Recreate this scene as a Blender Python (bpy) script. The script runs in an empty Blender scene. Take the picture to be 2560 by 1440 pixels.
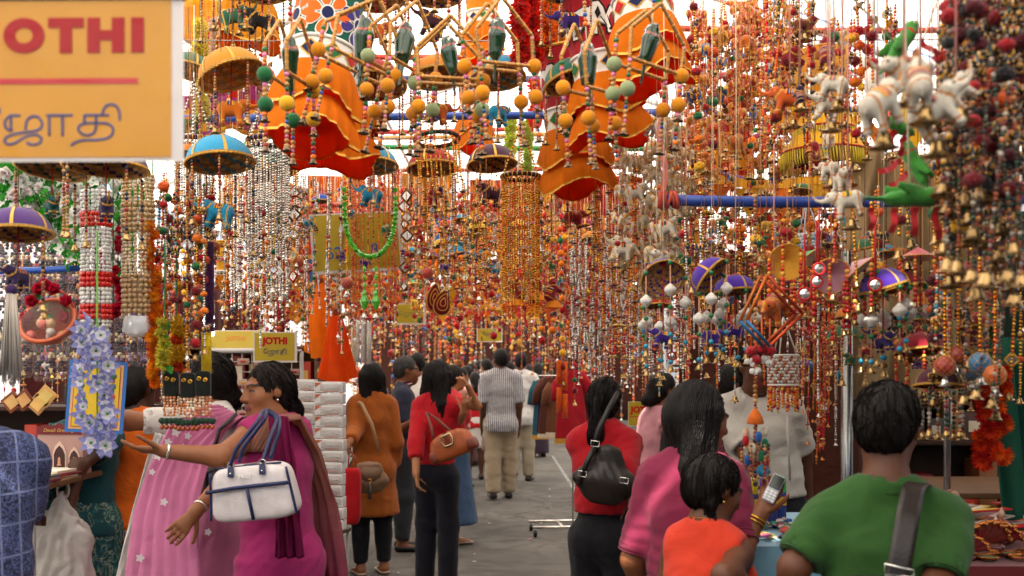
import bpy, math, random
import numpy as np
from mathutils import Vector, Matrix, Euler
R = random.Random(11)
NR = np.random.RandomState(5)
scene = bpy.context.scene
COL = scene.collection
rad = math.radians
# ---------------------------------------------------------------- camera, sky, sun, exposure
F, HX, HY, CZ = 2489.0, 1280.0, 915.0, 1.55
cam_d = bpy.data.cameras.new('camera')
cam = bpy.data.objects.new('camera', cam_d)
COL.objects.link(cam)
cam.location = (0, 0, CZ)
cam.rotation_euler = (rad(90), 0, 0)
cam_d.lens = 35.0
cam_d.sensor_width = 36.0
cam_d.shift_y = 0.0762
cam_d.clip_end = 2000
cam_d.clip_start = 0.05
cam_d.dof.use_dof = True
cam_d.dof.focus_distance = 4.6
cam_d.dof.aperture_fstop = 3.5
scene.camera = cam
SUN_EL, SUN_AZ = 62.0, 215.0      # azimuth: where the sun stands, degrees clockwise from +Y
world = bpy.data.worlds.new('World')
scene.world = world
world.use_nodes = True
wn = world.node_tree
sky = wn.nodes.new('ShaderNodeTexSky')
sky.sky_type = 'NISHITA'
sky.sun_disc = False
sky.sun_elevation = rad(SUN_EL)
sky.sun_rotation = rad(SUN_AZ)
sky.dust_density = 3.0
wn.links.new(sky.outputs[0], wn.nodes['Background'].inputs[0])
wn.nodes['Background'].inputs[1].default_value = 0.11
sd = bpy.data.lights.new('sun', 'SUN')
sd.energy = 5.0
sd.angle = rad(0.6)
sd.color = (1.0, 0.92, 0.80)
sun = bpy.data.objects.new('sun', sd)
COL.objects.link(sun)
_d = Vector((math.sin(rad(SUN_AZ)) * math.cos(rad(SUN_EL)), math.cos(rad(SUN_AZ)) * math.cos(rad(SUN_EL)), math.sin(rad(SUN_EL))))
sun.rotation_euler = (-_d).to_track_quat('-Z', 'Y').to_euler()
vs = scene.view_settings
vs.view_transform = 'Standard'
vs.look = 'None'
vs.gamma = 1.0
vs.exposure = 1.66
vs.use_curve_mapping = False
scene.cycles.max_bounces = 6
scene.cycles.diffuse_bounces = 3
scene.cycles.glossy_bounces = 2
scene.cycles.transmission_bounces = 4
scene.cycles.transparent_max_bounces = 8
scene.cycles.caustics_reflective = False
scene.cycles.caustics_refractive = False
scene.cycles.sample_clamp_indirect = 6.0
scene.cycles.use_denoising = True
# ---------------------------------------------------------------- small helpers
def P(x, y, Y):
 return Vector(((x - HX) * Y / F, Y, CZ - (y - HY) * Y / F))
def V3(*a):
 return np.array(a, float)
def lin(c):
 if isinstance(c, str):
  c = c.lstrip('#')
  c = tuple(int(c[i:i + 2], 16) / 255 for i in (0, 2, 4))
 return tuple((v / 12.92 if v <= 0.04045 else ((v + 0.055) / 1.055) ** 2.4) for v in c[:3])
PAL = {k: lin(v) for k, v in dict(
 red='#b3121d', dred='#7c1018', maroon='#5a1220', orange='#ee7a12', dorange='#d9540f', yellow='#efb01c', lemon='#e6d33a',
 green='#1f6b3a', dgreen='#123d26', lime='#63b53a', teal='#12706b', turq='#1f8fae', blue='#2456a8', navy='#1c2350',
 purple='#4b2a78', dpurple='#33204a', plum='#5a2a44', pink='#e07aa6', magenta='#b5246a', hotpink='#d6246a',
 white='#e8e2d8', cream='#e0d2b4', ivory='#d8cdb8', black='#191615', grey='#8a8784', silver='#d8d4cc', gold='#d9a441',
 brass='#a98a58', copper='#b8703a', tan='#c08a4e', wood='#b5783c', brown='#6b4023', dbrown='#3d2517', cork='#b98a52').items()}
def C(c):
 if isinstance(c, str) and c in PAL:
  return PAL[c]
 if isinstance(c, str):
  return lin(c)
 return c
def jit(c, a=0.12, rng=R):
 c = C(c)
 m = 1 + rng.uniform(-a, a)
 return tuple(min(1, max(0, v * m * (1 + rng.uniform(-a, a) * 0.5))) for v in c)
# ---------------------------------------------------------------- materials (colour from the "Col" attribute of the mesh)
MATS = {}
def material(name, rough=0.6, metal=0.0, bump=0.0, bscale=200.0, mottle=0.12, mscale=25.0, sheen=0.0, trans=0.0, spec=0.5, translucent=0.0,
             sss=0.0, coat=0.0, wave=None, rnd=0.10, alpha=1.0, crease=0.0):
 m = bpy.data.materials.new(name)
 m.use_nodes = True
 nt = m.node_tree
 b = nt.nodes['Principled BSDF']
 at = nt.nodes.new('ShaderNodeAttribute')
 at.attribute_name = 'Col'
 tc = nt.nodes.new('ShaderNodeTexCoord')
 no = nt.nodes.new('ShaderNodeTexNoise')
 no.inputs['Scale'].default_value = mscale
 no.inputs['Detail'].default_value = 3
 nt.links.new(tc.outputs['Object'], no.inputs['Vector'])
 oi = nt.nodes.new('ShaderNodeObjectInfo')
 mr = nt.nodes.new('ShaderNodeMapRange')
 mr.inputs[1].default_value, mr.inputs[2].default_value = 0.25, 0.75
 mr.inputs[3].default_value, mr.inputs[4].default_value = 1 - mottle, 1 + mottle
 nt.links.new(no.outputs[0], mr.inputs[0])
 mo = nt.nodes.new('ShaderNodeMapRange')
 mo.inputs[3].default_value, mo.inputs[4].default_value = 1 - rnd, 1 + rnd
 nt.links.new(oi.outputs['Random'], mo.inputs[0])
 mu = nt.nodes.new('ShaderNodeMath')
 mu.operation = 'MULTIPLY'
 nt.links.new(mr.outputs[0], mu.inputs[0])
 nt.links.new(mo.outputs[0], mu.inputs[1])
 vm = nt.nodes.new('ShaderNodeVectorMath')
 vm.operation = 'SCALE'
 nt.links.new(at.outputs['Color'], vm.inputs[0])
 nt.links.new(mu.outputs[0], vm.inputs['Scale'])
 nt.links.new(vm.outputs[0], b.inputs['Base Color'])
 b.inputs['Roughness'].default_value = rough
 b.inputs['Metallic'].default_value = metal
 b.inputs['Specular IOR Level'].default_value = spec
 if sheen:
  b.inputs['Sheen Weight'].default_value = sheen
 if trans:
  b.inputs['Transmission Weight'].default_value = trans
 if coat:
  b.inputs['Coat Weight'].default_value = coat
  b.inputs['Coat Roughness'].default_value = 0.1
 if sss:
  b.inputs['Subsurface Weight'].default_value = sss
  b.inputs['Subsurface Radius'].default_value = (0.012, 0.004, 0.002)
  b.inputs['Subsurface Scale'].default_value = 0.5
 if alpha < 1:
  b.inputs['Alpha'].default_value = alpha
 if bump:
  bn = nt.nodes.new('ShaderNodeBump')
  bn.inputs['Strength'].default_value = bump
  bn.inputs['Distance'].default_value = 0.004
  if wave:
   wv = nt.nodes.new('ShaderNodeTexWave')
   wv.bands_direction = wave
   wv.inputs['Scale'].default_value = bscale
   wv.inputs['Distortion'].default_value = 6.0
   wv.inputs['Detail'].default_value = 2.0
   wv.inputs['Detail Scale'].default_value = 1.5
   nt.links.new(tc.outputs['Object'], wv.inputs['Vector'])
   nt.links.new(wv.outputs['Fac'], bn.inputs['Height'])
  else:
   n2 = nt.nodes.new('ShaderNodeTexNoise')
   n2.inputs['Scale'].default_value = bscale
   n2.inputs['Detail'].default_value = 4
   nt.links.new(tc.outputs['Object'], n2.inputs['Vector'])
   nt.links.new(n2.outputs[0], bn.inputs['Height'])
  nt.links.new(bn.outputs[0], b.inputs['Normal'])
 if crease:
  n3 = nt.nodes.new('ShaderNodeTexNoise')
  n3.inputs['Scale'].default_value = crease
  n3.inputs['Detail'].default_value = 2.5
  n3.inputs['Distortion'].default_value = 0.8
  nt.links.new(tc.outputs['Object'], n3.inputs['Vector'])
  sb = nt.nodes.new('ShaderNodeMath')
  sb.operation = 'SUBTRACT'
  sb.inputs[1].default_value = 0.5
  ab = nt.nodes.new('ShaderNodeMath')
  ab.operation = 'ABSOLUTE'
  nt.links.new(n3.outputs[0], sb.inputs[0])
  nt.links.new(sb.outputs[0], ab.inputs[0])
  b2 = nt.nodes.new('ShaderNodeBump')
  b2.inputs['Strength'].default_value = 0.36
  b2.inputs['Distance'].default_value = 0.05
  nt.links.new(ab.outputs[0], b2.inputs['Height'])
  nt.links.new(bn.outputs[0], b2.inputs['Normal'])
  nt.links.new(b2.outputs[0], b.inputs['Normal'])
 if translucent:
  tr = nt.nodes.new('ShaderNodeBsdfTranslucent')
  nt.links.new(vm.outputs[0], tr.inputs['Color'])
  mx = nt.nodes.new('ShaderNodeMixShader')
  mx.inputs[0].default_value = translucent
  nt.links.new(b.outputs[0], mx.inputs[1])
  nt.links.new(tr.outputs[0], mx.inputs[2])
  nt.links.new(mx.outputs[0], nt.nodes['Material Output'].inputs['Surface'])
 MATS[name] = m
 return m
material('felt', 0.95, bump=0.5, bscale=260, mottle=0.18, mscale=60, sheen=0.25, spec=0.2)
material('bead', 0.28, mottle=0.05, spec=0.5)
material('metal', 0.24, metal=0.95, mottle=0.12, bump=0.08, bscale=120)
material('braid', 0.42, metal=0.55, bump=0.5, bscale=320, mottle=0.2, mscale=90)
material('basket', 0.8, bump=0.5, bscale=150, mottle=0.25, mscale=60)
material('cloth', 0.88, bump=0.4, bscale=420, mottle=0.09, mscale=9, sheen=0.1, spec=0.25, rnd=0.05, crease=6.0)
material('thin_cloth', 0.85, bump=0.3, bscale=300, mottle=0.1, mscale=12, spec=0.2, translucent=0.55, rnd=0.05)
material('rope', 0.9, bump=0.3, bscale=14, mottle=0.15, mscale=9, spec=0.2, wave='X', rnd=0.05)
material('satin', 0.38, bump=0.1, bscale=90, mottle=0.08, mscale=14, sheen=0.2, spec=0.5)
material('plastic', 0.22, mottle=0.04, spec=0.5)
material('paper', 0.55, mottle=0.05, mscale=8, rnd=0.03)
material('pipe', 0.35, mottle=0.12, mscale=6, bump=0.1, bscale=30, rnd=0.0)
material('crystal', 0.08, trans=0.3, mottle=0.03, spec=0.6)
material('skin', 0.5, mottle=0.07, mscale=40, bump=0.08, bscale=240, sss=0.08, spec=0.35, rnd=0.0)
material('hair', 0.5, bump=0.6, bscale=55, mottle=0.3, mscale=30, spec=0.2, wave='X', rnd=0.0)
material('hair_strand', 0.75, mottle=0.1, spec=0.06, rnd=0.0)
material('leaf', 0.5, mottle=0.2, mscale=40, translucent=0.42)
material('petal', 0.7, mottle=0.12, mscale=50, translucent=0.45)
material('leather', 0.42, bump=0.35, bscale=160, mottle=0.15, mscale=20, spec=0.45, rnd=0.0)
material('wooden', 0.6, bump=0.3, bscale=60, mottle=0.2, mscale=14, spec=0.3)
material('glossy_enamel', 0.12, mottle=0.25, mscale=70, coat=0.6)
material('bag_plastic', 0.28, bump=0.2, bscale=60, mottle=0.1, mscale=8, spec=0.5, translucent=0.4, crease=11.0)
material('clear_film', 0.12, trans=0.0, alpha=0.07, mottle=0.05, bump=0.6, bscale=22)
# ---------------------------------------------------------------- mesh collecting
class MB:
 def __init__(self):
  self.v, self.f, self.n = [], [], 0
 def add(self, vf, mat='bead', col='white', M=None, smooth=True, cols=None):
  v, f = np.asarray(vf[0], float), vf[1]
  if M is not None:
   M = np.array(M)
   v = v @ M[:3, :3].T + M[:3, 3]
  fl = f if isinstance(f, list) else [np.asarray(f)]
  for g in fl:
   g = np.asarray(g, int)
   if len(g) == 0:
    continue
   cc = np.tile(np.array(C(col)), (len(g), 1)) if cols is None else cols
   self.f.append((g + self.n, mat, cc, smooth))
  self.v.append(v)
  self.n += len(v)
  return self
 def many(self, vf, pos, scl, mat, cols, smooth=True, rot=None):
  """copies of a shape at many points; cols: one colour per copy"""
  v = np.asarray(vf[0], float)
  pos = np.asarray(pos, float).reshape(-1, 3)
  N = len(pos)
  if N == 0:
   return self
  s = np.asarray(scl, float)
  s = s.reshape(-1, 1, 1) if s.ndim == 1 else (s.reshape(-1, 1, 3) if s.ndim == 2 else np.full((N, 1, 1), float(s)))
  base = v[None] * s
  if rot is not None:
   base = np.einsum('nij,nkj->nki', np.asarray(rot), base)
  vv = base + pos[:, None, :]
  fl = vf[1] if isinstance(vf[1], list) else [np.asarray(vf[1])]
  cols = np.array([C(c) for c in cols])
  if len(cols) == 1:
   cols = np.repeat(cols, N, 0)
  for g in fl:
   g = np.asarray(g, int)
   ff = (g[None] + (np.arange(N) * len(v))[:, None, None]).reshape(-1, g.shape[1])
   self.f.append((ff + self.n, mat, np.repeat(cols, len(g), 0), smooth))
  self.v.append(vv.reshape(-1, 3))
  self.n += N * len(v)
  return self
 def merge(self, other, M=None):
  v = np.concatenate(other.v)
  if M is not None:
   M = np.array(M)
   v = v @ M[:3, :3].T + M[:3, 3]
  self.v.append(v)
  for g, m, c, s in other.f:
   self.f.append((g + self.n, m, c, s))
  self.n += len(v)
  return self
 def mesh(self, name):
  me = bpy.data.meshes.new(name)
  v = np.concatenate(self.v).astype(np.float32)
  mats = []
  idx, start, mi, sm, cc = [], [], [], [], []
  off = 0
  for g, m, c, s in self.f:
   if m not in mats:
    mats.append(m)
   k = g.shape[1]
   idx.append(g.ravel())
   start.append(off + np.arange(len(g)) * k)
   off += g.size
   mi.append(np.full(len(g), mats.index(m)))
   sm.append(np.full(len(g), s))
   cc.append(c)
  idx = np.concatenate(idx).astype(np.int32)
  start = np.concatenate(start).astype(np.int32)
  me.vertices.add(len(v))
  me.vertices.foreach_set('co', v.ravel())
  me.loops.add(len(idx))
  me.loops.foreach_set('vertex_index', idx)
  me.polygons.add(len(start))
  me.polygons.foreach_set('loop_start', start)
  me.polygons.foreach_set('material_index', np.concatenate(mi).astype(np.int32))
  me.polygons.foreach_set('use_smooth', np.concatenate(sm).astype(bool))
  for m in mats:
   me.materials.append(MATS[m])
  cc = np.concatenate(cc)
  a = me.attributes.new('Col', 'FLOAT_COLOR', 'FACE')
  rgba = np.ones((len(cc), 4), np.float32)
  rgba[:, :3] = cc
  a.data.foreach_set('color', rgba.ravel())
  me.update(calc_edges=True)
  return me
 def build(self, name, parent=None, loc=None, rot=None):
  return part(parent, name, self.mesh(name), loc, rot)
def part(parent, name, mesh, loc=None, rot=None, scl=None):
 o = bpy.data.objects.new(name, mesh)
 COL.objects.link(o)
 if parent is not None:
  o.parent = parent
 if loc is not None:
  o.location = loc
 if rot is not None:
  o.rotation_euler = rot
 if scl is not None:
  o.scale = (scl,) * 3 if not hasattr(scl, '__len__') else scl
 return o
LABELS_LATE = []      # (object, prefix) whose label gets a landmark at the end
LANDMARKS = []        # (phrase, x, y) in the photograph
def tag(o, label=None, cat=None, group=None, kind=None):
 for k, v in (('label', label), ('category', cat), ('group', group), ('kind', kind)):
  if v:
   o[k] = v
 return o
def thing(name, label, cat, loc=(0, 0, 0), rot=None, group=None, scl=None):
 o = bpy.data.objects.new(name, None)
 o.empty_display_size = 0.05
 COL.objects.link(o)
 o.location = loc
 if rot is not None:
  o.rotation_euler = rot if hasattr(rot, '__len__') else (0, 0, rot)
 if scl is not None:
  o.scale = (scl,) * 3
 return tag(o, label, cat, group)
# ---------------------------------------------------------------- shapes
def TR(loc=(0, 0, 0), rot=(0, 0, 0), s=(1, 1, 1)):
 s = (s,) * 3 if not hasattr(s, '__len__') else s
 return Matrix.LocRotScale(Vector(loc), Euler(rot), Vector(s))
def lathe(prof, n=16, caps=True):
 """prof: [(r, z)] from top to bottom"""
 prof = np.array(prof, float)
 a = np.arange(n) * 2 * math.pi / n
 v = np.stack([np.outer(prof[:, 0], np.cos(a)), np.outer(prof[:, 0], np.sin(a)), np.repeat(prof[:, 1][:, None], n, 1)], -1).reshape(-1, 3)
 q = []
 for i in range(len(prof) - 1):
  for j in range(n):
   k = (j + 1) % n
   q.append((i * n + j, (i + 1) * n + j, (i + 1) * n + k, i * n + k))
 f = [np.array(q)]
 return v, f
def ball(r=1.0, n=10, m=7, sq=1.0):
 t = np.linspace(0.02, math.pi - 0.02, m)
 return lathe(np.stack([r * np.sin(t), r * sq * np.cos(t)], 1), n)
def octa(r=1.0):
 v = np.array([(1, 0, 0), (0, 1, 0), (-1, 0, 0), (0, -1, 0), (0, 0, 1), (0, 0, -1)], float) * r
 return v, np.array([(0, 1, 4), (1, 2, 4), (2, 3, 4), (3, 0, 4), (1, 0, 5), (2, 1, 5), (3, 2, 5), (0, 3, 5)])
def box(sx, sy, sz, bev=0.0):
 x, y, z = sx / 2, sy / 2, sz / 2
 if not bev:
  v = np.array([(a * x, b * y, c * z) for c in (-1, 1) for b in (-1, 1) for a in (-1, 1)])
  return v, np.array([(0, 2, 3, 1), (4, 5, 7, 6), (0, 1, 5, 4), (2, 6, 7, 3), (0, 4, 6, 2), (1, 3, 7, 5)])
 import bmesh
 bm = bmesh.new()
 bmesh.ops.create_cube(bm, size=1.0)
 bmesh.ops.scale(bm, vec=(sx, sy, sz), verts=bm.verts)
 bmesh.ops.bevel(bm, geom=bm.edges[:], offset=bev, segments=2, affect='EDGES', profile=0.6)
 bm.verts.index_update()
 v = np.array([w.co[:] for w in bm.verts])
 by = {}
 for fc in bm.faces:
  by.setdefault(len(fc.verts), []).append([w.index for w in fc.verts])
 bm.free()
 return v, [np.array(x) for x in by.values()]
def tube(pts, r, n=6, close=False):
 pts = np.array(pts, float)
 m = len(pts)
 r = np.full(m, r) if np.isscalar(r) else np.array(r, float)
 tan = np.gradient(pts, axis=0) if not close else np.roll(pts, -1, 0) - np.roll(pts, 1, 0)
 tan /= np.linalg.norm(tan, axis=1)[:, None] + 1e-9
 up = np.array([0, 0, 1.0]) if abs(tan[0][2]) < 0.9 else np.array([1.0, 0, 0])
 vs_ = []
 s = np.cross(tan[0], up)
 s /= np.linalg.norm(s)
 a = np.arange(n) * 2 * math.pi / n
 for i in range(m):
  s = s - tan[i] * np.dot(s, tan[i])
  s /= np.linalg.norm(s) + 1e-9
  w = np.cross(tan[i], s)
  vs_.append(pts[i] + r[i] * (np.outer(np.cos(a), s) + np.outer(np.sin(a), w)))
 v = np.concatenate(vs_)
 q = []
 for i in range(m if close else m - 1):
  i2 = (i + 1) % m
  for j in range(n):
   k = (j + 1) % n
   q.append((i * n + j, i * n + k, i2 * n + k, i2 * n + j))
 f = [np.array(q)]
 if not close:
  f.append(np.array([list(range(n))[::-1], [(m - 1) * n + j for j in range(n)]]))
 return v, f
def ring(R_, r, n=24, k=6, M=None):
 a = np.arange(n) * 2 * math.pi / n
 return tube(np.stack([R_ * np.cos(a), R_ * np.sin(a), 0 * a], 1), r, k, True)
def sheet(fn, nu, nv, closed=False):
 """fn(u, v) -> point arrays, u and v in 0..1"""
 u, v = np.meshgrid(np.linspace(0, 1, nu), np.linspace(0, 1, nv), indexing='ij')
 p = np.stack(fn(u, v), -1).reshape(-1, 3)
 i, j = np.meshgrid(np.arange(nu - 1), np.arange(nv - 1), indexing='ij')
 a = (i * nv + j).ravel()
 return p, np.stack([a, a + nv, a + nv + 1, a + 1], 1)
def sheet_cols(fn, nu, nv):
 """face colours for a sheet: fn(u, v) -> palette colour"""
 out = []
 for i in range(nu - 1):
  for j in range(nv - 1):
   out.append(C(fn((i + .5) / (nu - 1), (j + .5) / (nv - 1))))
 return np.array(out)
def poly(pts2, z=0.0):
 """flat n-gon in the XZ plane facing -Y"""
 v = np.array([(x, 0, zz) for x, zz in pts2], float)
 return v, np.array([list(range(len(v)))])
# ---------------------------------------------------------------- signed distance bodies (smooth unions of tapered limbs)
def unit(v):
 v = np.asarray(v, float)
 return v / (np.linalg.norm(v) + 1e-12)
class SDF:
 def __init__(self):
  self.p, self.cuts = [], []
 def cap(self, a, b, ra, rb=None, side=None, k=0.03, sub=False, flat=False, flat0=False, col=None, end=None):
  rb = ra if rb is None else rb
  ra = (ra, ra) if np.isscalar(ra) else ra
  rb = (rb, rb) if np.isscalar(rb) else rb
  a, b = np.array(a, float), np.array(b, float)
  if np.linalg.norm(b - a) < 1e-5:
   b = a + np.array((0, 0, 1e-4))
  ax = unit(b - a)
  s = np.array((1.0, 0, 0)) if side is None else np.array(side, float)
  if abs(np.dot(s, ax)) > 0.95:
   s = np.array((0, 1.0, 0))
  s = unit(s - ax * np.dot(s, ax))
  self.p.append(dict(a=a, b=b, ra=ra, rb=rb, ax=ax, s=s, f=np.cross(ax, s), k=k, sub=sub, flat=flat, flat0=flat0, col=col, end=end))
  return self
 def ell(self, c, r, rot=None, k=0.02, sub=False, col=None):
  self.p.append(dict(c=np.array(c, float), r=np.array(r if hasattr(r, '__len__') else (r,) * 3, float), m=np.eye(3) if rot is None else np.array(rot)[:3, :3], k=k, sub=sub, col=col))
  return self
 def cut(self, o, n):
  self.cuts.append((np.array(o, float), unit(n)))
  return self
 @staticmethod
 def dist(p, X, Y, Z):
  if 'c' in p:
   x, y, z = X - p['c'][0], Y - p['c'][1], Z - p['c'][2]
   m, r = p['m'], p['r']
   q = 0
   for i in range(3):
    q = q + ((m[0, i] * x + m[1, i] * y + m[2, i] * z) / r[i]) ** 2
   return (np.sqrt(q) - 1) * r.min()
  a, ax, s, f = p['a'], p['ax'], p['s'], p['f']
  L = np.linalg.norm(p['b'] - a)
  x, y, z = X - a[0], Y - a[1], Z - a[2]
  al = x * ax[0] + y * ax[1] + z * ax[2]
  t = np.clip(al / L, 0, 1)
  da = al - t * L
  ds = x * s[0] + y * s[1] + z * s[2]
  df = x * f[0] + y * f[1] + z * f[2]
  rs = p['ra'][0] + t * (p['rb'][0] - p['ra'][0])
  rf = p['ra'][1] + t * (p['rb'][1] - p['ra'][1])
  rm = np.minimum(rs, rf)
  re = rm if p['end'] is None else p['end']
  d = (np.sqrt((ds / rs) ** 2 + (df / rf) ** 2 + (da / re) ** 2) - 1) * rm
  if p['flat']:
   d = np.maximum(d, al - L)
  if p['flat0']:
   d = np.maximum(d, -al)
  return d
 def box(self, p, g):
  if 'c' in p:
   e = p['r'].max() + g
   return p['c'] - e, p['c'] + e
  e = max(*p['ra'], *p['rb']) + g
  return np.minimum(p['a'], p['b']) - e, np.maximum(p['a'], p['b']) + e
 def nets(self, vox):
  los, his = zip(*[self.box(p, 0) for p in self.p if not p['sub']])
  lo = np.min(los, 0) - 3 * vox
  hi = np.max(his, 0) + 3 * vox
  n = np.ceil((hi - lo) / vox).astype(int) + 1
  ax = [lo[i] + vox * np.arange(n[i]) for i in range(3)]
  f = np.full(n, 10.0, np.float32)
  for p in self.p:
   bl, bh = self.box(p, p['k'] + 2 * vox)
   i0 = np.clip(np.floor((bl - lo) / vox).astype(int), 0, n)
   i1 = np.clip(np.ceil((bh - lo) / vox).astype(int) + 1, 0, n)
   if np.any(i1 <= i0):
    continue
   sl = tuple(slice(i0[i], i1[i]) for i in range(3))
   X, Y, Z = ax[0][sl[0]][:, None, None], ax[1][sl[1]][None, :, None], ax[2][sl[2]][None, None, :]
   d = self.dist(p, X, Y, Z).astype(np.float32)
   g, k = f[sl], p['k']
   if p['sub']:
    h = np.maximum(k - np.abs(g + d), 0) / k
    f[sl] = np.maximum(g, -d) + h * h * k * .25
   else:
    h = np.maximum(k - np.abs(g - d), 0) / k
    f[sl] = np.minimum(g, d) - h * h * k * .25
  for o, nn in self.cuts:
   pl = (ax[0][:, None, None] - o[0]) * nn[0] + (ax[1][None, :, None] - o[1]) * nn[1] + (ax[2][None, None, :] - o[2]) * nn[2]
   f = np.maximum(f, pl.astype(np.float32))
  s = f < 0
  cnt = np.zeros(tuple(n - 1), np.uint8)
  for d in np.ndindex(2, 2, 2):
   cnt += s[d[0]:n[0] - 1 + d[0], d[1]:n[1] - 1 + d[1], d[2]:n[2] - 1 + d[2]]
  act = (cnt > 0) & (cnt < 8)
  I = np.argwhere(act)
  idx = np.full(act.shape, -1, np.int32)
  idx[act] = np.arange(len(I))
  cs = list(np.ndindex(2, 2, 2))
  cv = np.stack([f[I[:, 0] + c[0], I[:, 1] + c[1], I[:, 2] + c[2]] for c in cs], 1)
  acc, num = np.zeros((len(I), 3)), np.zeros(len(I))
  for a in range(8):
   for b in range(a + 1, 8):
    if sum(abs(cs[a][i] - cs[b][i]) for i in range(3)) != 1:
     continue
    x = (cv[:, a] < 0) != (cv[:, b] < 0)
    t = np.where(x, cv[:, a] / np.where(x, cv[:, a] - cv[:, b], 1), 0)
    p = np.array(cs[a], float)[None] + t[:, None] * (np.array(cs[b], float) - np.array(cs[a], float))[None]
    acc += p * x[:, None]
    num += x
  v = lo + (I + acc / num[:, None]) * vox
  q = []
  for A in range(3):
   B, D = (A + 1) % 3, (A + 2) % 3
   sa = [slice(None)] * 3
   sb = [slice(None)] * 3
   sa[A], sb[A] = slice(0, -1), slice(1, None)
   e0, e1 = s[tuple(sa)], s[tuple(sb)]
   ch = np.argwhere(e0 != e1)
   ch = ch[(ch[:, B] > 0) & (ch[:, D] > 0) & (ch[:, B] < n[B] - 1) & (ch[:, D] < n[D] - 1)]
   if not len(ch):
    continue
   def cell(db, dd):
    c = ch.copy()
    c[:, B] -= db
    c[:, D] -= dd
    return idx[c[:, 0], c[:, 1], c[:, 2]]
   quad = np.stack([cell(1, 1), cell(0, 1), cell(0, 0), cell(1, 0)], 1)
   fl = ~s[ch[:, 0], ch[:, 1], ch[:, 2]]
   quad[fl] = quad[fl][:, ::-1]
   q.append(quad)
  q = np.concatenate(q)
  q = q[(q >= 0).all(1)]
  # one light smoothing pass
  nb = np.zeros_like(v)
  nc = np.zeros(len(v))
  for a in range(4):
   b = (a + 1) % 4
   np.add.at(nb, q[:, a], v[q[:, b]])
   np.add.at(nb, q[:, b], v[q[:, a]])
   np.add.at(nc, q[:, a], 1)
   np.add.at(nc, q[:, b], 1)
  v = v * .55 + .45 * nb / np.maximum(nc, 1)[:, None]
  return v, q
 def colours(self, pts, default):
  best = np.full(len(pts), 1e9)
  col = np.tile(np.array(C(default)), (len(pts), 1))
  for p in self.p:
   if p['sub']:
    continue
   d = self.dist(p, pts[:, 0], pts[:, 1], pts[:, 2])
   m = d < best
   best[m] = d[m]
   col[m] = C(p['col'] if p['col'] is not None else default)
  return col
def normals(v, q):
 fn = np.cross(v[q[:, 2]] - v[q[:, 0]], v[q[:, 3]] - v[q[:, 1]])
 n = np.zeros_like(v)
 for a in range(4):
  np.add.at(n, q[:, a], fn)
 return n / (np.linalg.norm(n, axis=1)[:, None] + 1e-12)
def folds(v, q, amp, wl=0.09, seed=0, vertical=False):
 """push a cloth surface in and out along its normals in long creases"""
 n = normals(v, q)
 rs = np.random.RandomState(seed)
 out = np.zeros(len(v))
 w = 0.35 * np.stack([np.sin(v @ rs.uniform(-9, 9, 3) + rs.uniform(0, 6)) for _ in range(3)], 1) * wl
 p = v + w
 for i in range(6):
  d = unit(rs.normal(size=3) * ((1, 1, .15) if vertical else (1, 1, 1.1)))
  x = np.sin(p @ d * 2 * math.pi / (wl * rs.uniform(.7, 1.6)) + rs.uniform(0, 6))
  m = np.clip(.5 + .9 * np.sin(v @ rs.uniform(-7, 7, 3) + rs.uniform(0, 6)), 0, 1)
  out += (1 - np.abs(x)) * m * rs.choice([1, 1, -1])
 return v + n * (out * amp / 2.2)[:, None]
# ---------------------------------------------------------------- the setting
def node_mat(name):
 m = bpy.data.materials.new(name)
 m.use_nodes = True
 MATS[name] = m
 return m, m.node_tree, m.node_tree.nodes['Principled BSDF']
def ramp(nt, fac, stops):
 r = nt.nodes.new('ShaderNodeValToRGB')
 el = r.color_ramp.elements
 while len(el) < len(stops):
  el.new(0.5)
 for e, (p, c) in zip(el, stops):
  e.position = p
  e.color = (*C(c), 1)
 nt.links.new(fac, r.inputs[0])
 return r.outputs[0]
def noise(nt, scale, detail=4, coord='Object', dist=0.0):
 tc = nt.nodes.new('ShaderNodeTexCoord')
 n = nt.nodes.new('ShaderNodeTexNoise')
 n.inputs['Scale'].default_value = scale
 n.inputs['Detail'].default_value = detail
 n.inputs['Distortion'].default_value = dist
 nt.links.new(tc.outputs[coord], n.inputs['Vector'])
 return n.outputs[0]
m, nt, b = node_mat('asphalt')
big = ramp(nt, noise(nt, 0.9, 6), [(0.3, (0.062, 0.056, 0.049)), (0.52, (0.115, 0.105, 0.092)), (0.75, (0.165, 0.15, 0.13))])
fine = ramp(nt, noise(nt, 160, 3), [(0.35, (0.55, 0.55, 0.55)), (0.65, (1.35, 1.33, 1.3))])
mx = nt.nodes.new('ShaderNodeMix')
mx.data_type = 'RGBA'
mx.blend_type = 'MULTIPLY'
mx.inputs[0].default_value = 1
nt.links.new(big, mx.inputs[6])
nt.links.new(fine, mx.inputs[7])
vo = nt.nodes.new('ShaderNodeTexVoronoi')
vo.feature = 'DISTANCE_TO_EDGE'
vo.inputs['Scale'].default_value = 0.45
wp = nt.nodes.new('ShaderNodeVectorMath')
wp.operation = 'ADD'
nd = nt.nodes.new('ShaderNodeTexNoise')
nd.inputs['Scale'].default_value = 1.7
nd.inputs['Detail'].default_value = 6
tcg = nt.nodes.new('ShaderNodeTexCoord')
nt.links.new(tcg.outputs['Object'], nd.inputs['Vector'])
nt.links.new(tcg.outputs['Object'], wp.inputs[0])
nt.links.new(nd.outputs['Color'], wp.inputs[1])
nt.links.new(wp.outputs[0], vo.inputs['Vector'])
crk = ramp(nt, vo.outputs['Distance'], [(0.0, (0.45, 0.44, 0.43)), (0.012, (1, 1, 1))])
m2 = nt.nodes.new('ShaderNodeMix')
m2.data_type = 'RGBA'
m2.blend_type = 'MULTIPLY'
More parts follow.
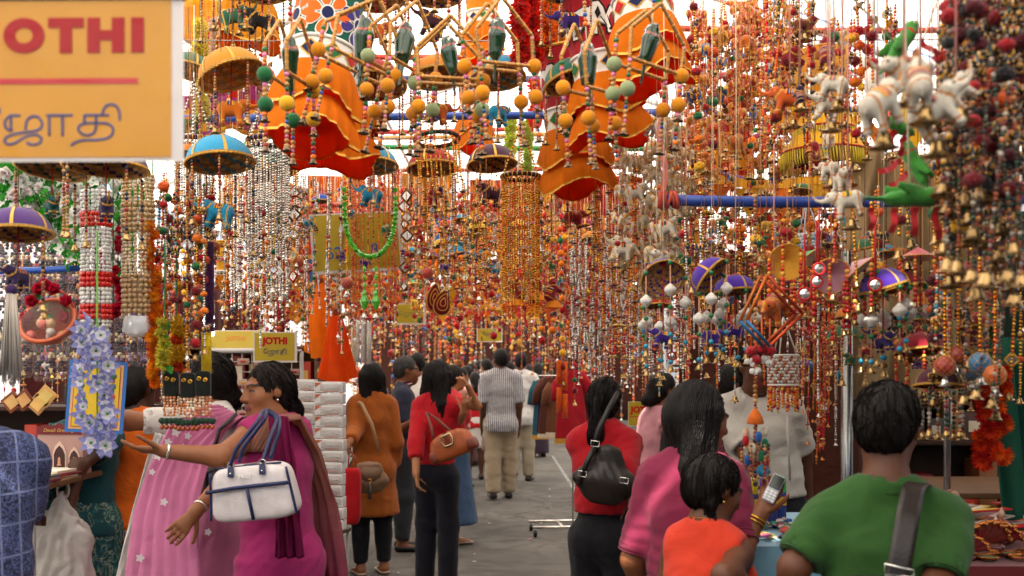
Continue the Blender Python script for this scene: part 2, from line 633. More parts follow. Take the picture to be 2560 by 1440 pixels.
m2.inputs[0].default_value = 1
nt.links.new(mx.outputs[2], m2.inputs[6])
nt.links.new(crk, m2.inputs[7])
st = ramp(nt, noise(nt, 2.6, 8, dist=1.5), [(0.42, (0.68, 0.67, 0.66)), (0.55, (1, 1, 1))])
m3 = nt.nodes.new('ShaderNodeMix')
m3.data_type = 'RGBA'
m3.blend_type = 'MULTIPLY'
m3.inputs[0].default_value = 1
nt.links.new(m2.outputs[2], m3.inputs[6])
nt.links.new(st, m3.inputs[7])
nt.links.new(m3.outputs[2], b.inputs['Base Color'])
b.inputs['Roughness'].default_value = 0.8
bn = nt.nodes.new('ShaderNodeBump')
bn.inputs['Strength'].default_value = 0.5
bn.inputs['Distance'].default_value = 0.01
nt.links.new(noise(nt, 120, 5), bn.inputs['Height'])
nt.links.new(bn.outputs[0], b.inputs['Normal'])
m, nt, b = node_mat('tarpaulin')
tr = nt.nodes.new('ShaderNodeBsdfTranslucent')
tr.inputs[0].default_value = (0.86, 0.82, 0.75, 1)
b.inputs['Base Color'].default_value = (0.8, 0.79, 0.77, 1)
b.inputs['Roughness'].default_value = 0.6
ms = nt.nodes.new('ShaderNodeMixShader')
ms.inputs[0].default_value = 0.62
nt.links.new(b.outputs[0], ms.inputs[1])
nt.links.new(tr.outputs[0], ms.inputs[2])
nt.links.new(ms.outputs[0], nt.nodes['Material Output'].inputs['Surface'])
bn = nt.nodes.new('ShaderNodeBump')
bn.inputs['Strength'].default_value = 0.4
bn.inputs['Distance'].default_value = 0.05
nt.links.new(noise(nt, 3, 4), bn.inputs['Height'])
nt.links.new(bn.outputs[0], b.inputs['Normal'])
m, nt, b = node_mat('sleeve_film')
gl = nt.nodes.new('ShaderNodeBsdfGlossy')
gl.inputs['Roughness'].default_value = 0.16
tp = nt.nodes.new('ShaderNodeBsdfTransparent')
ms = nt.nodes.new('ShaderNodeMixShader')
ms.inputs[0].default_value = 0.018
nt.links.new(tp.outputs[0], ms.inputs[1])
nt.links.new(gl.outputs[0], ms.inputs[2])
nt.links.new(ms.outputs[0], nt.nodes['Material Output'].inputs['Surface'])
bn = nt.nodes.new('ShaderNodeBump')
bn.inputs['Strength'].default_value = 0.35
bn.inputs['Distance'].default_value = 0.02
nt.links.new(noise(nt, 9, 2, dist=1.5), bn.inputs['Height'])
nt.links.new(bn.outputs[0], gl.inputs['Normal'])
m, nt, b = node_mat('faded_line')
col = ramp(nt, noise(nt, 14, 6), [(0.4, (0.1, 0.095, 0.09)), (0.6, (0.34, 0.33, 0.32))])
nt.links.new(col, b.inputs['Base Color'])
b.inputs['Roughness'].default_value = 0.8
g = tag(MB().add(sheet(lambda u, v: ((u - .5) * 240, (v - .5) * 240 + 60, 0 * u), 25, 25), 'asphalt').build('ground'), kind='structure')
ln = MB().add(sheet(lambda u, v: (0.82 + (u - .5) * .045 - .5 * (v - .3) * 0.35, 7.2 + v * 10, 0 * u + .004), 2, 30), 'faded_line').build('road_line')
tag(ln, 'faded white painted line on the asphalt of the aisle', 'road line', kind='structure')
# litter on the ground
for i in range(34):
 Yg = R.uniform(5.5, 13)
 x = R.uniform(-0.9, 1.0) * (1 if Yg > 7 else .8)
 s = R.uniform(.008, .022)
 mb = MB()
 n = R.randint(4, 6)
 pts = [(s * R.uniform(.6, 1.4) * math.cos(a * 6.283 / n), s * .7 * R.uniform(.6, 1.4) * math.sin(a * 6.283 / n), R.uniform(0, .004)) for a in range(n)]
 top = np.array(pts)
 bot = top - (0, 0, .002)
 mb.add((np.concatenate([top, bot]), [np.array([list(range(n))]), np.array([[i2, i2 + n, (i2 + 1) % n + n, (i2 + 1) % n] for i2 in range(n)])]), 'paper', R.choice(['white', 'cream', 'grey', 'white', 'pink']), smooth=False)
 o = mb.build('paper_scrap', None, (x, Yg, .006), (0, 0, R.uniform(0, 6)))
 tag(o, 'tiny pale paper scrap lying on the grey asphalt aisle', 'litter', 'paper scraps on the asphalt')
# canopy: a long white tarpaulin gable with rafters
cn = thing('tent_canopy', 'white translucent tarpaulin roof on slim white rafters over the aisle', 'canopy', (0, 0, 0))
RX, RZ, EZ, HW = 0.2, 5.1, 3.55, 4.6
Y0, Y1 = -5.0, 34.0
for s in (-1, 1):
 n = 12
 for k in range(n):
  ya, yb = Y0 + (Y1 - Y0) * k / n + .02, Y0 + (Y1 - Y0) * (k + 1) / n - .02
  v, f = sheet(lambda u, w: (RX + s * u * HW, ya + (yb - ya) * w, RZ - (RZ - EZ) * u - .10 * np.sin(math.pi * w) * np.sin(math.pi * np.clip(u, 0, 1))), 9, 7)
  MB().add((v, f), 'tarpaulin').build('roof_panel', cn)
for k in range(13):
 y = Y0 + (Y1 - Y0) * k / 12
 for s in (-1, 1):
  MB().add(tube([(RX, y, RZ - .1), (RX + s * HW, y, EZ - .1)], .032, 6), 'pipe', (0.75, 0.75, 0.73)).build('rafter', cn)
for s in (-1, 1):
 for t in (0.02, .36, .68, 1.0):
  MB().add(tube([(RX + s * HW * t, Y0, RZ - (RZ - EZ) * t - .13), (RX + s * HW * t, Y1, RZ - (RZ - EZ) * t - .13)], .026, 6), 'pipe', (0.75, 0.75, 0.73)).build('purlin', cn)
for s in (-1, 1):
 for k in (1, 3, 5, 7, 9, 11):
  y = Y0 + (Y1 - Y0) * k / 12
  MB().add(tube([(RX + s * HW, y, 0), (RX + s * HW, y, EZ - .06)], .04, 8), 'pipe', (0.5, 0.5, 0.5)).build('post', cn)
# tarpaulin side sheets
for s, nm in ((-1, 'side_tarpaulin'), (1, 'side_tarpaulin')):
 v, f = sheet(lambda u, w: (RX + s * (HW + .12 + .05 * np.sin(u * 90) * (1 - w) + .03 * np.sin(u * 41)), -5 + u * 38.2, .15 + w * (EZ - .3)), 190, 8)
 o = MB().add((v, f), 'tarpaulin').build(nm)
 tag(o, 'white tarpaulin side sheet hanging behind the %s row of stalls' % ('left' if s < 0 else 'right'), 'tarpaulin')
v, f = sheet(lambda u, w: ((u - .5) * 9.4 + RX, 33.6 + .06 * np.sin(u * 80), .05 + w * 3.6), 80, 6)
tag(MB().add((v, f), 'tarpaulin').build('end_tarpaulin'), 'white tarpaulin sheet closing the far end of the aisle', 'tarpaulin')
# coloured pipes overhead
PIPES = {}
def pipe(colname, word, x0, y0, x1, y1, Ya, label, r=.02, Yb=None, ends=True):
 a, b_ = P(x0, y0, Ya), P(x1, y1, Yb or Ya)
 t = thing('overhead_pipe', label, 'pipe', (a + b_) / 2, None, 'coloured overhead pipes')
 d = (b_ - a) / 2
 n = 9
 pts = [(-d) * (1 - 2 * i / (n - 1)) for i in range(n)]
 pts = [(p.x, p.y, p.z - .012 * (1 - (2 * i / (n - 1) - 1) ** 2)) for i, p in enumerate(pts)]
 MB().add(tube(pts, r, 12), 'pipe', colname).build('rail', t)
 for s in (-1, 1):
  e = d * s
  MB().add(tube([e * .985, e * 1.003], r * 1.12, 12), 'pipe', jit(colname, .2)).build('end_sleeve', t)
 return t
pipe('#2f57b0', 'blue', -900, 300, 1660, 283, 5.25, 'long blue pipe behind the orange cloth skirts', .021)
pipe('#24459a', 'blue', 1652, 500, 2620, 494, 3.7, 'blue pipe with pink wrapped end above the purple umbrellas', .021)
pipe('#2a4a98', 'blue', 900, 192, 1500, 196, 6.6, 'short blue pipe behind the house frames and green umbrella')
pipe('#1f8a48', 'green', 560, 362, 2100, 372, 7.6, 'long green pipe above the row of small umbrellas')
pipe('#c23a2c', 'red', 700, 140, 1700, 138, 6.9, 'red pipe high behind the bird frames')
pipe('#c9412c', 'red', 1660, 70, 2420, 74, 6.4, 'red orange pipe high at the upper right')
pipe('#c9372c', 'red', 860, 330, 1330, 320, 8.6, 'red and tan pipe under the blue pipe')
pipe('#c48a3c', 'tan', 840, 345, 1400, 334, 9.2, 'tan bamboo pole under the red pipe')
pipe('#b5302a', 'red', 900, 425, 1560, 418, 9.6, 'red pipe behind the small red umbrella')
pipe('#1f8a48', 'green', 1620, 318, 2150, 324, 7.2, 'green pipe among the gold elephants')
pipe('#2c4f9e', 'blue', 900, 560, 1500, 556, 12.5, 'far blue pipe in the middle of the aisle')
pipe('#b5302a', 'red', 1340, 632, 1600, 634, 9.0, 'short red pipe beside the silver bead curtain')
pipe('#2050a8', 'blue', -200, 671, 215, 669, 4.3, 'blue rail behind the purple umbrella and white tassel', .014)
pipe('#b5302a', 'red', 560, 505, 900, 512, 8.2, 'red pipe behind the silver elephant strings')
pipe('#b5302a', 'red', 700, 628, 1500, 622, 14.0, 'red pipe far down the aisle')
# ---------------------------------------------------------------- ornaments: shared pieces
CACHE = {}
def cached(fn):
 def w(*a):
  k = (fn.__name__,) + a
  if k not in CACHE:
   CACHE[k] = fn(*a)
  return CACHE[k]
 return w
@cached
def elephant_geo(up, vox):
 s = SDF()
 s.cap((-.2, 0, 0), (.2, 0, .01), .25, .23, k=.06)
 s.cap((.2, 0, .04), (.42, 0, .15), .19, .16, k=.08)
 s.ell((.44, 0, .17), (.17, .155, .17), k=.06)
 if up:
  tr = [(.54, 0, .13, .085), (.72, 0, .10, .065), (.86, 0, .18, .05), (.95, 0, .33, .04)]
 else:
  tr = [(.55, 0, .12, .085), (.69, 0, .0, .065), (.78, 0, -.14, .05), (.90, 0, -.19, .04)]
 for a, b in zip(tr[:-1], tr[1:]):
  s.cap(a[:3], b[:3], a[3], b[3], k=.03)
 for y in (-1, 1):
  s.ell((.33, y * .19, .15), (.12, .035, .15), Euler((0, .2, y * .5)).to_matrix(), k=.03)
  for x, dx in ((-.25, -.05), (.22, .08)):
   s.cap((x, y * .13, -.1), (x + dx * (1 if y > 0 else .6), y * .15, -.44), .105, .085, k=.05)
   s.ell((x + dx * (1 if y > 0 else .6) + .015, y * .15, -.47), (.1, .1, .075), k=.03)
  s.cap((.53, y * .07, .06), (.62, y * .085, .03), .025, .012, k=.01)
 s.cap((-.43, 0, .06), (-.5, 0, -.16), .03, .02, k=.03)
 return s.nets(vox)
@cached
def elephant_mesh(col, band, up, lo):
 v, q = elephant_geo(up, .075 if lo else .046)
 c = v[q].mean(1)
 cols = np.tile(np.array(C(col)), (len(q), 1))
 g = np.array(C(band))
 foot = (c[:, 2] < -.355) & (c[:, 2] > -.41)
 neck = np.abs(c[:, 0] * .8 + c[:, 2] * .6 - .31) < .028
 girth = (np.abs(c[:, 0] + .3) < .022)
 eye = (np.abs(c[:, 0] - .53) < .028) & (np.abs(c[:, 2] - .22) < .028) & (np.abs(c[:, 1]) > .08)
 strap = (np.abs(np.abs(c[:, 1]) - .10) < .02) & (c[:, 0] > .1) & (c[:, 0] < .3) & (c[:, 2] < .1) & (c[:, 2] > -.2)
 trunkb = (np.abs(c[:, 1]) < .025) & (c[:, 0] > .45)
 cols[foot | neck | girth | strap | trunkb] = g
 cols[eye] = C('black')
 return MB().add((v, q), 'rope' if str(col) in ('#cfc5b4', '#dcd2c0', '#d2c4a8', '#e2dccf') else 'felt', cols=cols).mesh('elephant')
@cached
def saddle_mesh(seed):
 rr = random.Random(seed)
 st = [rr.choice(['gold', 'red', 'green', 'pink', 'black', 'yellow', 'blue', 'orange']) for _ in range(9)]
 st[0] = st[8] = 'gold'
 def fn(u, v):
  a = (v - .5) * 2.6
  r = .262
  return (-.13 + .26 * u, r * np.sin(a), .005 + r * np.cos(a))
 mb = MB().add(sheet(fn, 10, 13), 'cloth', cols=sheet_cols(lambda u, v: st[int(u * 9) % 9], 10, 13))
 return mb.mesh('saddle_blanket')
def bell_shape(n=10):
 return lathe([(.12, 1.0), (.32, .97), (.42, .8), (.5, .45), (.62, .2), (.86, .03), (1.0, 0), (.95, -.03), (.72, .08), (.52, .3), (.3, .75), (.02, .8)], n)
@cached
def bell_mesh(col):
 mb = MB().add(bell_shape(12), 'metal', col)
 mb.add(ring(.16, .05, 8, 5), 'metal', col, TR((0, 0, 1.12), (math.pi / 2, 0, 0)))
 mb.add(tube([(0, 0, .7), (0, 0, .0)], .05, 5), 'metal', 'grey').add(ball(.15, 6, 5), 'metal', col, TR((0, 0, -.06)))
 return mb.mesh('bell')
@cached
def pom_mesh(col, seed):
 rs = np.random.RandomState(seed)
 v, f = ball(1, 12, 9, .8)
 v = v * (1 + rs.uniform(-.16, .16, (len(v), 1)))
 mb = MB().add((v, f), 'felt', col)
 n = 70
 d = rs.normal(size=(n, 3))
 d /= np.linalg.norm(d, axis=1)[:, None]
 d[:, 2] *= .8
 mb.many(octa(1), d * .98, rs.uniform(.1, .19, n), 'felt', [jit(col, .25) for _ in range(n)])
 return mb.mesh('pompom')
@cached
def feltball_mesh(col):
 v, f = ball(1, 18, 13)
 return MB().add((v, f), 'felt', col).mesh('felt_ball')
MIX = {
 'candy': ['tan', 'cork', 'orange', 'wood', 'pink', 'blue', 'green', 'cork', 'red', 'tan'],
 'wood': ['#a8703a', '#8a4a20', '#b88a4a', '#8a1c1c', '#1c2a3a', '#b8783c', '#c09a60', '#9a3a1c'],
 'gold': ['#e0a030', '#c88a2a', 'gold', '#c8602a', 'gold', 'orange'],
 'silver': ['silver', 'white', 'silver', 'grey', 'silver'],
 'red': ['red', '#c81a1c', 'orange', 'gold', 'red', '#d8321c'],
 'dark': ['dred', 'dbrown', 'black', 'copper', 'dgreen', '#8a3a14', 'dbrown', '#a89a8a'],
 'orange': ['dorange', 'orange', 'red', 'gold', 'orange'],
 'mixed': ['silver', 'gold', 'red', 'green', 'silver', 'orange', 'turq'],
 'green': ['lime', 'green', 'lime'],
 'pinkish': ['pink', 'cream', 'white', 'copper', 'cream']}
def strand(mb, mix, z0, z1, r=.006, x=0., y=0., rng=R, gap=1.9, lo=False, sway=.0):
 """a thread of beads from z0 down to z1"""
 mb.add(tube([(x, y, z0), (x, y, z1)], .0012, 3), 'cloth', 'cream')
 z, pos, sc, cols = z0, [], [], []
 cs = MIX[mix]
 while z > z1:
  rr = r * rng.choice([.75, .85, 1, 1, 1.2])
  pos.append((x + sway * rng.uniform(-1, 1), y + sway * rng.uniform(-1, 1), z - rr))
  sc.append(rr)
  cols.append(jit(rng.choice(cs), .15, rng))
  z -= rr * gap * (1.7 if lo else 1)
 m = 'metal' if mix in ('gold', 'silver') else 'bead'
 mb.many(octa(1.15) if lo else ball(1, 6, 4), pos, sc, m, cols)
@cached
def strand_mesh(mix, L, r, seed):
 mb = MB()
 strand(mb, mix, 0, -L, r, rng=random.Random(seed))
 return mb.mesh('bead_string')
def bell(parent, loc, s, col='brass', rot=None):
 return part(parent, 'bell', bell_mesh(col), loc, rot, s)
def elephant_part(parent, loc, L, col, rot, band='gold', up=True, seed=0, bellcol='brass', name='elephant', lo=False):
 e = part(parent, name, elephant_mesh(col, band, up, lo), loc, rot, L)
 if not lo:
  part(e, 'saddle_blanket', saddle_mesh(seed))
  part(e, 'bell', bell_mesh(bellcol), (.26, 0, -.42), None, .11)
 return e
# ---------------------------------------------------------------- felt umbrella mobiles
@cached
def dome_meshes(col, ribs):
 pr = [(.02, .78), (.25, .765), (.5, .7), (.72, .56), (.88, .37), (.97, .17), (1.0, 0)]
 t = np.linspace(0, 1, len(pr))
 tt = np.linspace(0, 1, 13)
 pp = np.stack([np.interp(tt, t, [p[0] for p in pr]), np.interp(tt, t, [p[1] for p in pr])], 1)
 dome = MB().add(lathe(pp, 28), 'felt', col).mesh('dome')
 rib = MB()
 w = .055
 v, f = sheet(lambda u, s: (np.interp(u, t, [p[0] for p in pr]) * 1.0 + .012, (s - .5) * 2 * w * (.35 + .65 * u), np.interp(u, t, [p[1] for p in pr]) + .012 * (1 - u) + .006), 13, 3)
 rib.add((v, f), 'braid', 'gold')
 ribm = rib.mesh('ribbon')
 br = MB()
 a = np.arange(96) * 2 * math.pi / 96
 for k in range(2):
  br.add(tube(np.stack([(1.01 + .028 * np.sin(a * 24 + k * math.pi)) * np.cos(a), (1.01 + .028 * np.sin(a * 24 + k * math.pi)) * np.sin(a), .0 + .022 * np.cos(a * 24 + k * math.pi)], 1), .026, 5, True), 'braid', 'gold')
 br.add(ring(1.0, .022, 40, 5), 'braid', 'brass', TR((0, 0, .055)))
 brm = br.mesh('brim')
 # woven basket under the felt: staves and weavers with slits that show the felt
 bk = MB()
 inn = pp * (.965, .95) - (0, .012)
 nn = 36
 v, f = lathe(inn[1:], nn)
 rows = len(inn) - 2
 cols = []
 for i in range(rows):
  for j in range(nn):
   slit = (j % 2 == (i % 2)) and 1 < i and (i * 7 + j * 3) % 4 == 0
   cols.append(C(col) if slit else jit(R.choice(['#c8945a', '#b07e44', '#b88448', '#d8ac70']), .1))
 bk.add((v, [f[0][:, ::-1]]), 'basket', cols=np.array(cols), smooth=False)
 for k, (rr, z) in enumerate(inn[3::2]):
  bk.add(ring(rr * .985, .013, 36, 4), 'basket', '#8f6230', TR((0, 0, z - .006)))
 bkm = bk.mesh('basket')
 return dome, ribm, brm, bkm
def umbrella(x, y, w, Y, col, label, ele=None, tilt=(0, 0), strings=6, slen=.22, cord=None, ele_rot=0, mix='wood', band='gold', ele_drop=None, ribs=6, white_ball=False, ele_L=None, grp='felt umbrella mobiles', thread='brown', bellcol='brass', elename=None, mirror=None):
 r = w * Y / F / 2
 c = P(x, y, Y)
 t = thing('umbrella_mobile', label, 'mobile', c, None, grp)
 dm, rm, bm_, km = dome_meshes(col, ribs)
 rz = R.uniform(0, 1)
 rot = (-rad(tilt[0] + 4), rad(tilt[1]), rz)
 d = part(t, 'dome', dm, None, rot, r)
 for k in range(ribs):
  part(d, 'ribbon', rm, None, (0, 0, k * 2 * math.pi / ribs))
 part(d, 'brim', bm_)
 part(t, 'basket', km, None, rot, r)
 up_ = cord if cord else max(.2, 3.1 - c.z)
 MB().add(tube([(0, 0, .68 * r), (.004, 0, up_ * .5), (0, 0, up_)], .0014, 4), 'cloth', thread).add(ball(.012, 8, 6), 'bead', 'red', TR((0, 0, .72 * r))).build('cord', t)
 E = Euler(rot).to_matrix()
 for k in range(strings):
  a = k * 2 * math.pi / strings + .4
  q = E @ Vector((r * .98 * math.cos(a), r * .98 * math.sin(a), -.01))
  sl = slen * R.uniform(.85, 1.1)
  if white_ball:
   mb = MB()
   mb.add(tube([(0, 0, 0), (0, 0, -sl)], .0024, 6), 'cloth', '#c08a6c')
   zz = [0, -.09, -sl * .62, -sl]
   mb.many(ball(1, 8, 6), [(0, 0, z_) for z_ in zz], .009, 'bead', ['green', 'turq', 'green', 'turq'])
   s_ = mb.build('bead_string', t, q)
   wb = MB().add(lathe([(.15, 1), (.5, .7), (.9, .28), (1, 0), (.9, -.28), (.5, -.7), (.15, -1)], 14), 'cloth', 'white')
   for h_ in (-.5, -.2, .2, .5):
    wb.add(ring(1 - abs(h_) * .7, .06, 14, 4), 'cloth', 'ivory', TR((0, 0, h_)))
   part(s_, 'wound_bobbin', CACHE.setdefault('bobbin', wb.mesh('wound_bobbin')), (0, 0, -sl * .38), None, .022)
   bell(s_, (0, 0, -sl - .035), .018, 'brass')
  else:
   s_ = part(t, 'bead_string', strand_mesh(mix, round(sl, 1) + .02, .0062, k % 3), q)
   bell(s_, (0, 0, -round(sl, 1) - .02 - .022), .02, bellcol)
 if ele:
  L = ele_L or r * .95
  dr = ele_drop or (r * .2 + L * 1.1)
  MB().add(tube([(0, 0, .5 * r), (0, 0, -dr + .2 * L)], .0025, 4), 'cloth', 'red').build('elephant_cord', t)
  elephant_part(t, (0, 0, -dr), L, ele, (0, rad(R.uniform(-14, 6)), rad(ele_rot)), band, True, R.randint(0, 9))
 return t
# ---------------------------------------------------------------- bird in a stick house
@cached
def parrot_mesh(col):
 s = SDF()
 s.cap((0, 0, 0), (-.06, 0, -.34), (.2, .19), (.15, .14), side=(0, 1, 0), k=.06)
 s.ell((.06, 0, .2), (.15, .13, .15), k=.07)
 s.cap((.17, 0, .2), (.24, 0, .12), .05, .02, k=.02, col='#c46a2a')
 s.cap((-.08, 0, -.36), (-.22, 0, -.95), (.10, .05), (.045, .02), side=(0, 1, 0), k=.06)
 for y in (-1, 1):
  s.cap((0, y * .14, .02), (-.12, y * .12, -.5), (.03, .13), (.015, .05), side=(0, 1, 0), k=.03)
  s.cap((.08, y * .06, -.42), (.14, y * .06, -.5), .025, .02, k=.02, col='#8a5a30')
 s.cap((.0, 0, .33), (-.06, 0, .44), .03, .012, k=.03)
 v, q = s.nets(.035)
 cols = s.colours(v, col)[q[:, 0]]
 c = v[q].mean(1)
 cols[(np.abs(c[:, 0] - .13) < .035) & (np.abs(c[:, 2] - .24) < .03) & (np.abs(c[:, 1]) > .07)] = C('white')
 cols[(np.abs(c[:, 2] - .1) < .025)] = C('#a63a28')
 return MB().add((v, q), 'glossy_enamel', cols=cols).mesh('parrot')
def bird_house(x, y, w, Y, yaw, label, balls=('orange', 'orange', 'orange', 'orange'), roll=0., bird_yaw=0., drop=.10):
 s = w * Y / F
 t = thing('bird_mobile', label, 'mobile', P(x, y, Y), (0, rad(roll), rad(yaw)), 'stick house mobiles with green birds')
 h = s * .5
 pts = [(0, .62 * s), (.5 * s, .12 * s), (.48 * s, -.32 * s), (-.48 * s, -.32 * s), (-.5 * s, .12 * s)]
 D = .17 * s
 for yy in (-D, D):
  for i in range(5):
   a, b_ = pts[i], pts[(i + 1) % 5]
   mb = MB()
   A, B = Vector((a[0], yy, a[1])), Vector((b_[0], yy, b_[1]))
   n = 24
   mb.add(tube([A + (B - A) * (k / n) for k in range(n + 1)], [.0052 + .0009 * (k % 2) for k in range(n + 1)], 7), 'braid', '#b98348')
   for k in range(2, n, 5):
    mb.add(tube([A + (B - A) * (k / n), A + (B - A) * ((k + .7) / n)], .0066, 7), 'braid', 'gold')
   mb.build('stick', t)
 mb = MB()
 strand(mb, 'candy', .62 * s + .5, .62 * s, .0075)
 mb.build('bead_string', t)
 MB().add(tube([(0, 0, .62 * s), (0, 0, .2 * s)], .002, 4), 'cloth', 'cream').build('cord', t)
 part(t, 'parrot', parrot_mesh('#0f3a20'), (0.0, 0, .12 * s), (0, rad(-22), rad(bird_yaw)), s * .7)
 k = 0
 for (cx, cz) in ((-.48, -.32), (.48, -.32), (-.5, .12), (.5, .12)):
  for yy in (-D, D):
   b_ = balls[k % len(balls)]
   if k in (4, 7):
    k += 1
    continue
   st = part(t, 'bead_string', strand_mesh('candy', .07, .0075, k % 3), (cx * s, yy, cz * s))
   part(st, 'felt_ball', feltball_mesh(b_), (0, 0, -.07 - .02), None, .0225)
   part(st, 'lower_beads', strand_mesh('candy', .09, .0075, (k + 1) % 3), (0, 0, -.112))
   bell(st, (0, 0, -.112 - .09 - .022), .017, '#6e5a44')
   k += 1
 return t
# ---------------------------------------------------------------- cloth tube hangings with skirts
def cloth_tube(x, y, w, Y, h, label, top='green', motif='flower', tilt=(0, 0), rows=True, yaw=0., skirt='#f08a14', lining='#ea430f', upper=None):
 """x, y: centre of the lower hem in the photograph; w: its width; h: height of the patterned drum above the skirt, metres"""
 r = w * Y / F / 2
 t = thing('cloth_hanging', label, 'hanging', P(x, y, Y), (rad(tilt[0]), rad(tilt[1]), rad(yaw)), 'cloth tube hangings with orange skirts')
 sk = r * 1.55
 ph = R.uniform(0, 6)
 def wav(a, d):
  return 1 + d * (.06 * np.sin(a * 5 + ph) + .05 * np.abs(np.sin(a * 4.5 + 2 * ph)) + .03 * np.sin(a * 17 + ph) + .022 * np.sin(a * 29 + 2 * ph))
 def skirt_fn(z0, z1, r0, r1, droop=0.):
  def fn(u, v):
   a = u * 2 * math.pi
   puff = np.sin(np.clip(v, 0, 1) * math.pi * .5) ** .8
   rr = (r0 + (r1 - r0) * puff) * wav(a, v)
   return (rr * np.cos(a), rr * np.sin(a), z0 + (z1 - z0) * v - droop * v * np.sin(a * 3 + ph) * .03)
  return fn
 rb = r * .72
 tiers = [(sk * 1.0, sk * .42, rb, r * .95, 'upper_skirt'), (sk * .52, 0., rb * .98, r, 'lower_skirt')] if rows else [(sk * .9, 0, rb, r, 'lower_skirt')]
 for z0, z1, a0, a1, nm in tiers:
  fn = skirt_fn(z0, z1, a0, a1, 1.)
  s_ = MB().add(sheet(fn, 110, 16), 'thin_cloth', skirt).build(nm, t)
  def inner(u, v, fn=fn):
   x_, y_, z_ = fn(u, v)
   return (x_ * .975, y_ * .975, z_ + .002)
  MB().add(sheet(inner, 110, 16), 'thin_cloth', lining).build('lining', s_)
  def trim(u, v, fn=fn):
   x_, y_, z_ = fn(u, .94 + v * .06)
   return (x_ * 1.006, y_ * 1.006, z_)
  MB().add(sheet(trim, 110, 3), 'braid', 'gold').build('gold_trim', s_)
 # white band with diamonds
 zb = tiers[0][0]
 def drum(rr, z0, z1):
  return lambda u, v: (rr * np.cos(u * 2 * math.pi), rr * np.sin(u * 2 * math.pi), z1 + (z0 - z1) * v)
 bd = MB().add(sheet(drum(rb * 1.0, zb - .01, zb + r * .5), 40, 4), 'cloth', 'white')
 bd = bd.build('band', t)
 for k in range(9):
  a = k * 2 * math.pi / 9
  mb = MB()
  for sc_, cc, o_ in ((1, 'gold', .003), (.78, ['navy', 'green', 'red'][k % 3], .005)):
   def lozenge(u, v, sc_=sc_, o_=o_):
    uu, vv = (u - .5) * 2, (v - .5) * 2
    p_, q_ = (uu + vv) * .5 * sc_, (uu - vv) * .5 * sc_
    aa = a + p_ * .33
    return ((rb + o_) * np.cos(aa), (rb + o_) * np.sin(aa), zb + r * .24 + q_ * r * .2)
   mb.add(sheet(lozenge, 5, 5), 'cloth', cc)
  mb.build('diamond', bd)
 zt = zb + r * .5
 dr = MB().add(sheet(drum(rb * 1.01, zt, zt + h), 40, 6), 'cloth', top).build('drum', t)
 def applique(cu, cz, shape, mat, col, off):
  """shape: [(s, z)] closed outline in metres laid on the drum"""
  sh = np.array(shape)
  ctr = sh.mean(0)
  a = cu + sh[:, 0] / rb
  v = np.stack([(rb * 1.01 + off) * np.cos(a), (rb * 1.01 + off) * np.sin(a), cz + sh[:, 1]], 1)
  ca = cu + ctr[0] / rb
  v = np.concatenate([v, [[(rb * 1.012 + off) * math.cos(ca), (rb * 1.012 + off) * math.sin(ca), cz + ctr[1]]]])
  n = len(sh)
  return (v, np.array([(i, (i + 1) % n, n) for i in range(n)]))
 if motif == 'flower':
  S = r * .52
  for k in range(6):
   cu = -math.pi / 2 + k * math.pi / 3 - .15
   cz = zt + h * .42
   fl = MB()
   for p_ in range(7):
    an = p_ * 2 * math.pi / 7
    for sc_, cc, o_ in ((1.0, 'white', .003), (.8, ['#e8651a', '#3b2f7a', '#e8651a'][k % 3], .005)):
     pts = []
     for i in range(14):
      b_ = i * 2 * math.pi / 14
      px_, py_ = S * .62 + S * .4 * sc_ * math.cos(b_), S * .25 * sc_ * math.sin(b_) * (1 + .25 * math.cos(b_))
      pts.append((px_ * math.cos(an) - py_ * math.sin(an), px_ * math.sin(an) + py_ * math.cos(an)))
     fl.add(applique(cu, cz, pts, 'cloth', cc, o_), 'cloth', cc)
   for sc_, cc, o_ in ((.30, 'white', .006), (.23, 'navy', .008)):
    fl.add(applique(cu, cz, [(S * sc_ * math.cos(i * .45), S * sc_ * 1.15 * math.sin(i * .45)) for i in range(14)], 'cloth', cc, o_), 'cloth', cc)
   fl.build('flower', dr)
 elif motif == 'elephant':
  outline = np.array([(-.5, -.4), (-.5, .05), (-.35, .3), (-.05, .36), (.1, .32), (.18, .45), (.36, .45), (.46, .28), (.52, 0), (.6, -.25), (.52, -.3), (.42, -.1), (.34, .05), (.25, 0), (.22, -.4), (.08, -.4), (.06, -.12), (-.25, -.12), (-.28, -.4)])
  for k in range(5):
   cu = -math.pi / 2 + k * 2 * math.pi / 5 + .2
   cz = zt + h * .45
   fl = MB()
   for sc_, cc, o_ in ((r * 1.0, 'black', .003), (r * .9, 'white', .005)):
    fl.add(applique(cu, cz, outline * sc_, 'cloth', cc, o_), 'cloth', cc)
   fl.add(applique(cu, cz, np.array([(.2, .15), (.3, .3), (.34, .1), (.25, 0)]) * r, 'cloth', 'black', .007), 'cloth', 'black')
   fl.build('applique', dr)
 MB().add(ring(rb, .008, 40, 6), 'cloth', 'white', TR((0, 0, zt + .004))).build('piping', t)
 MB().add(ring(rb, .008, 40, 6), 'cloth', 'gold', TR((0, 0, zt + h))).build('piping', t)
 mb = MB()
 for k in range(4):
  a = k * math.pi / 2
  mb.add(tube([(rb * math.cos(a), rb * math.sin(a), zt + h), (0, 0, zt + h + .35)], .002, 4), 'cloth', 'cream')
 mb.build('cord', t)
 return t
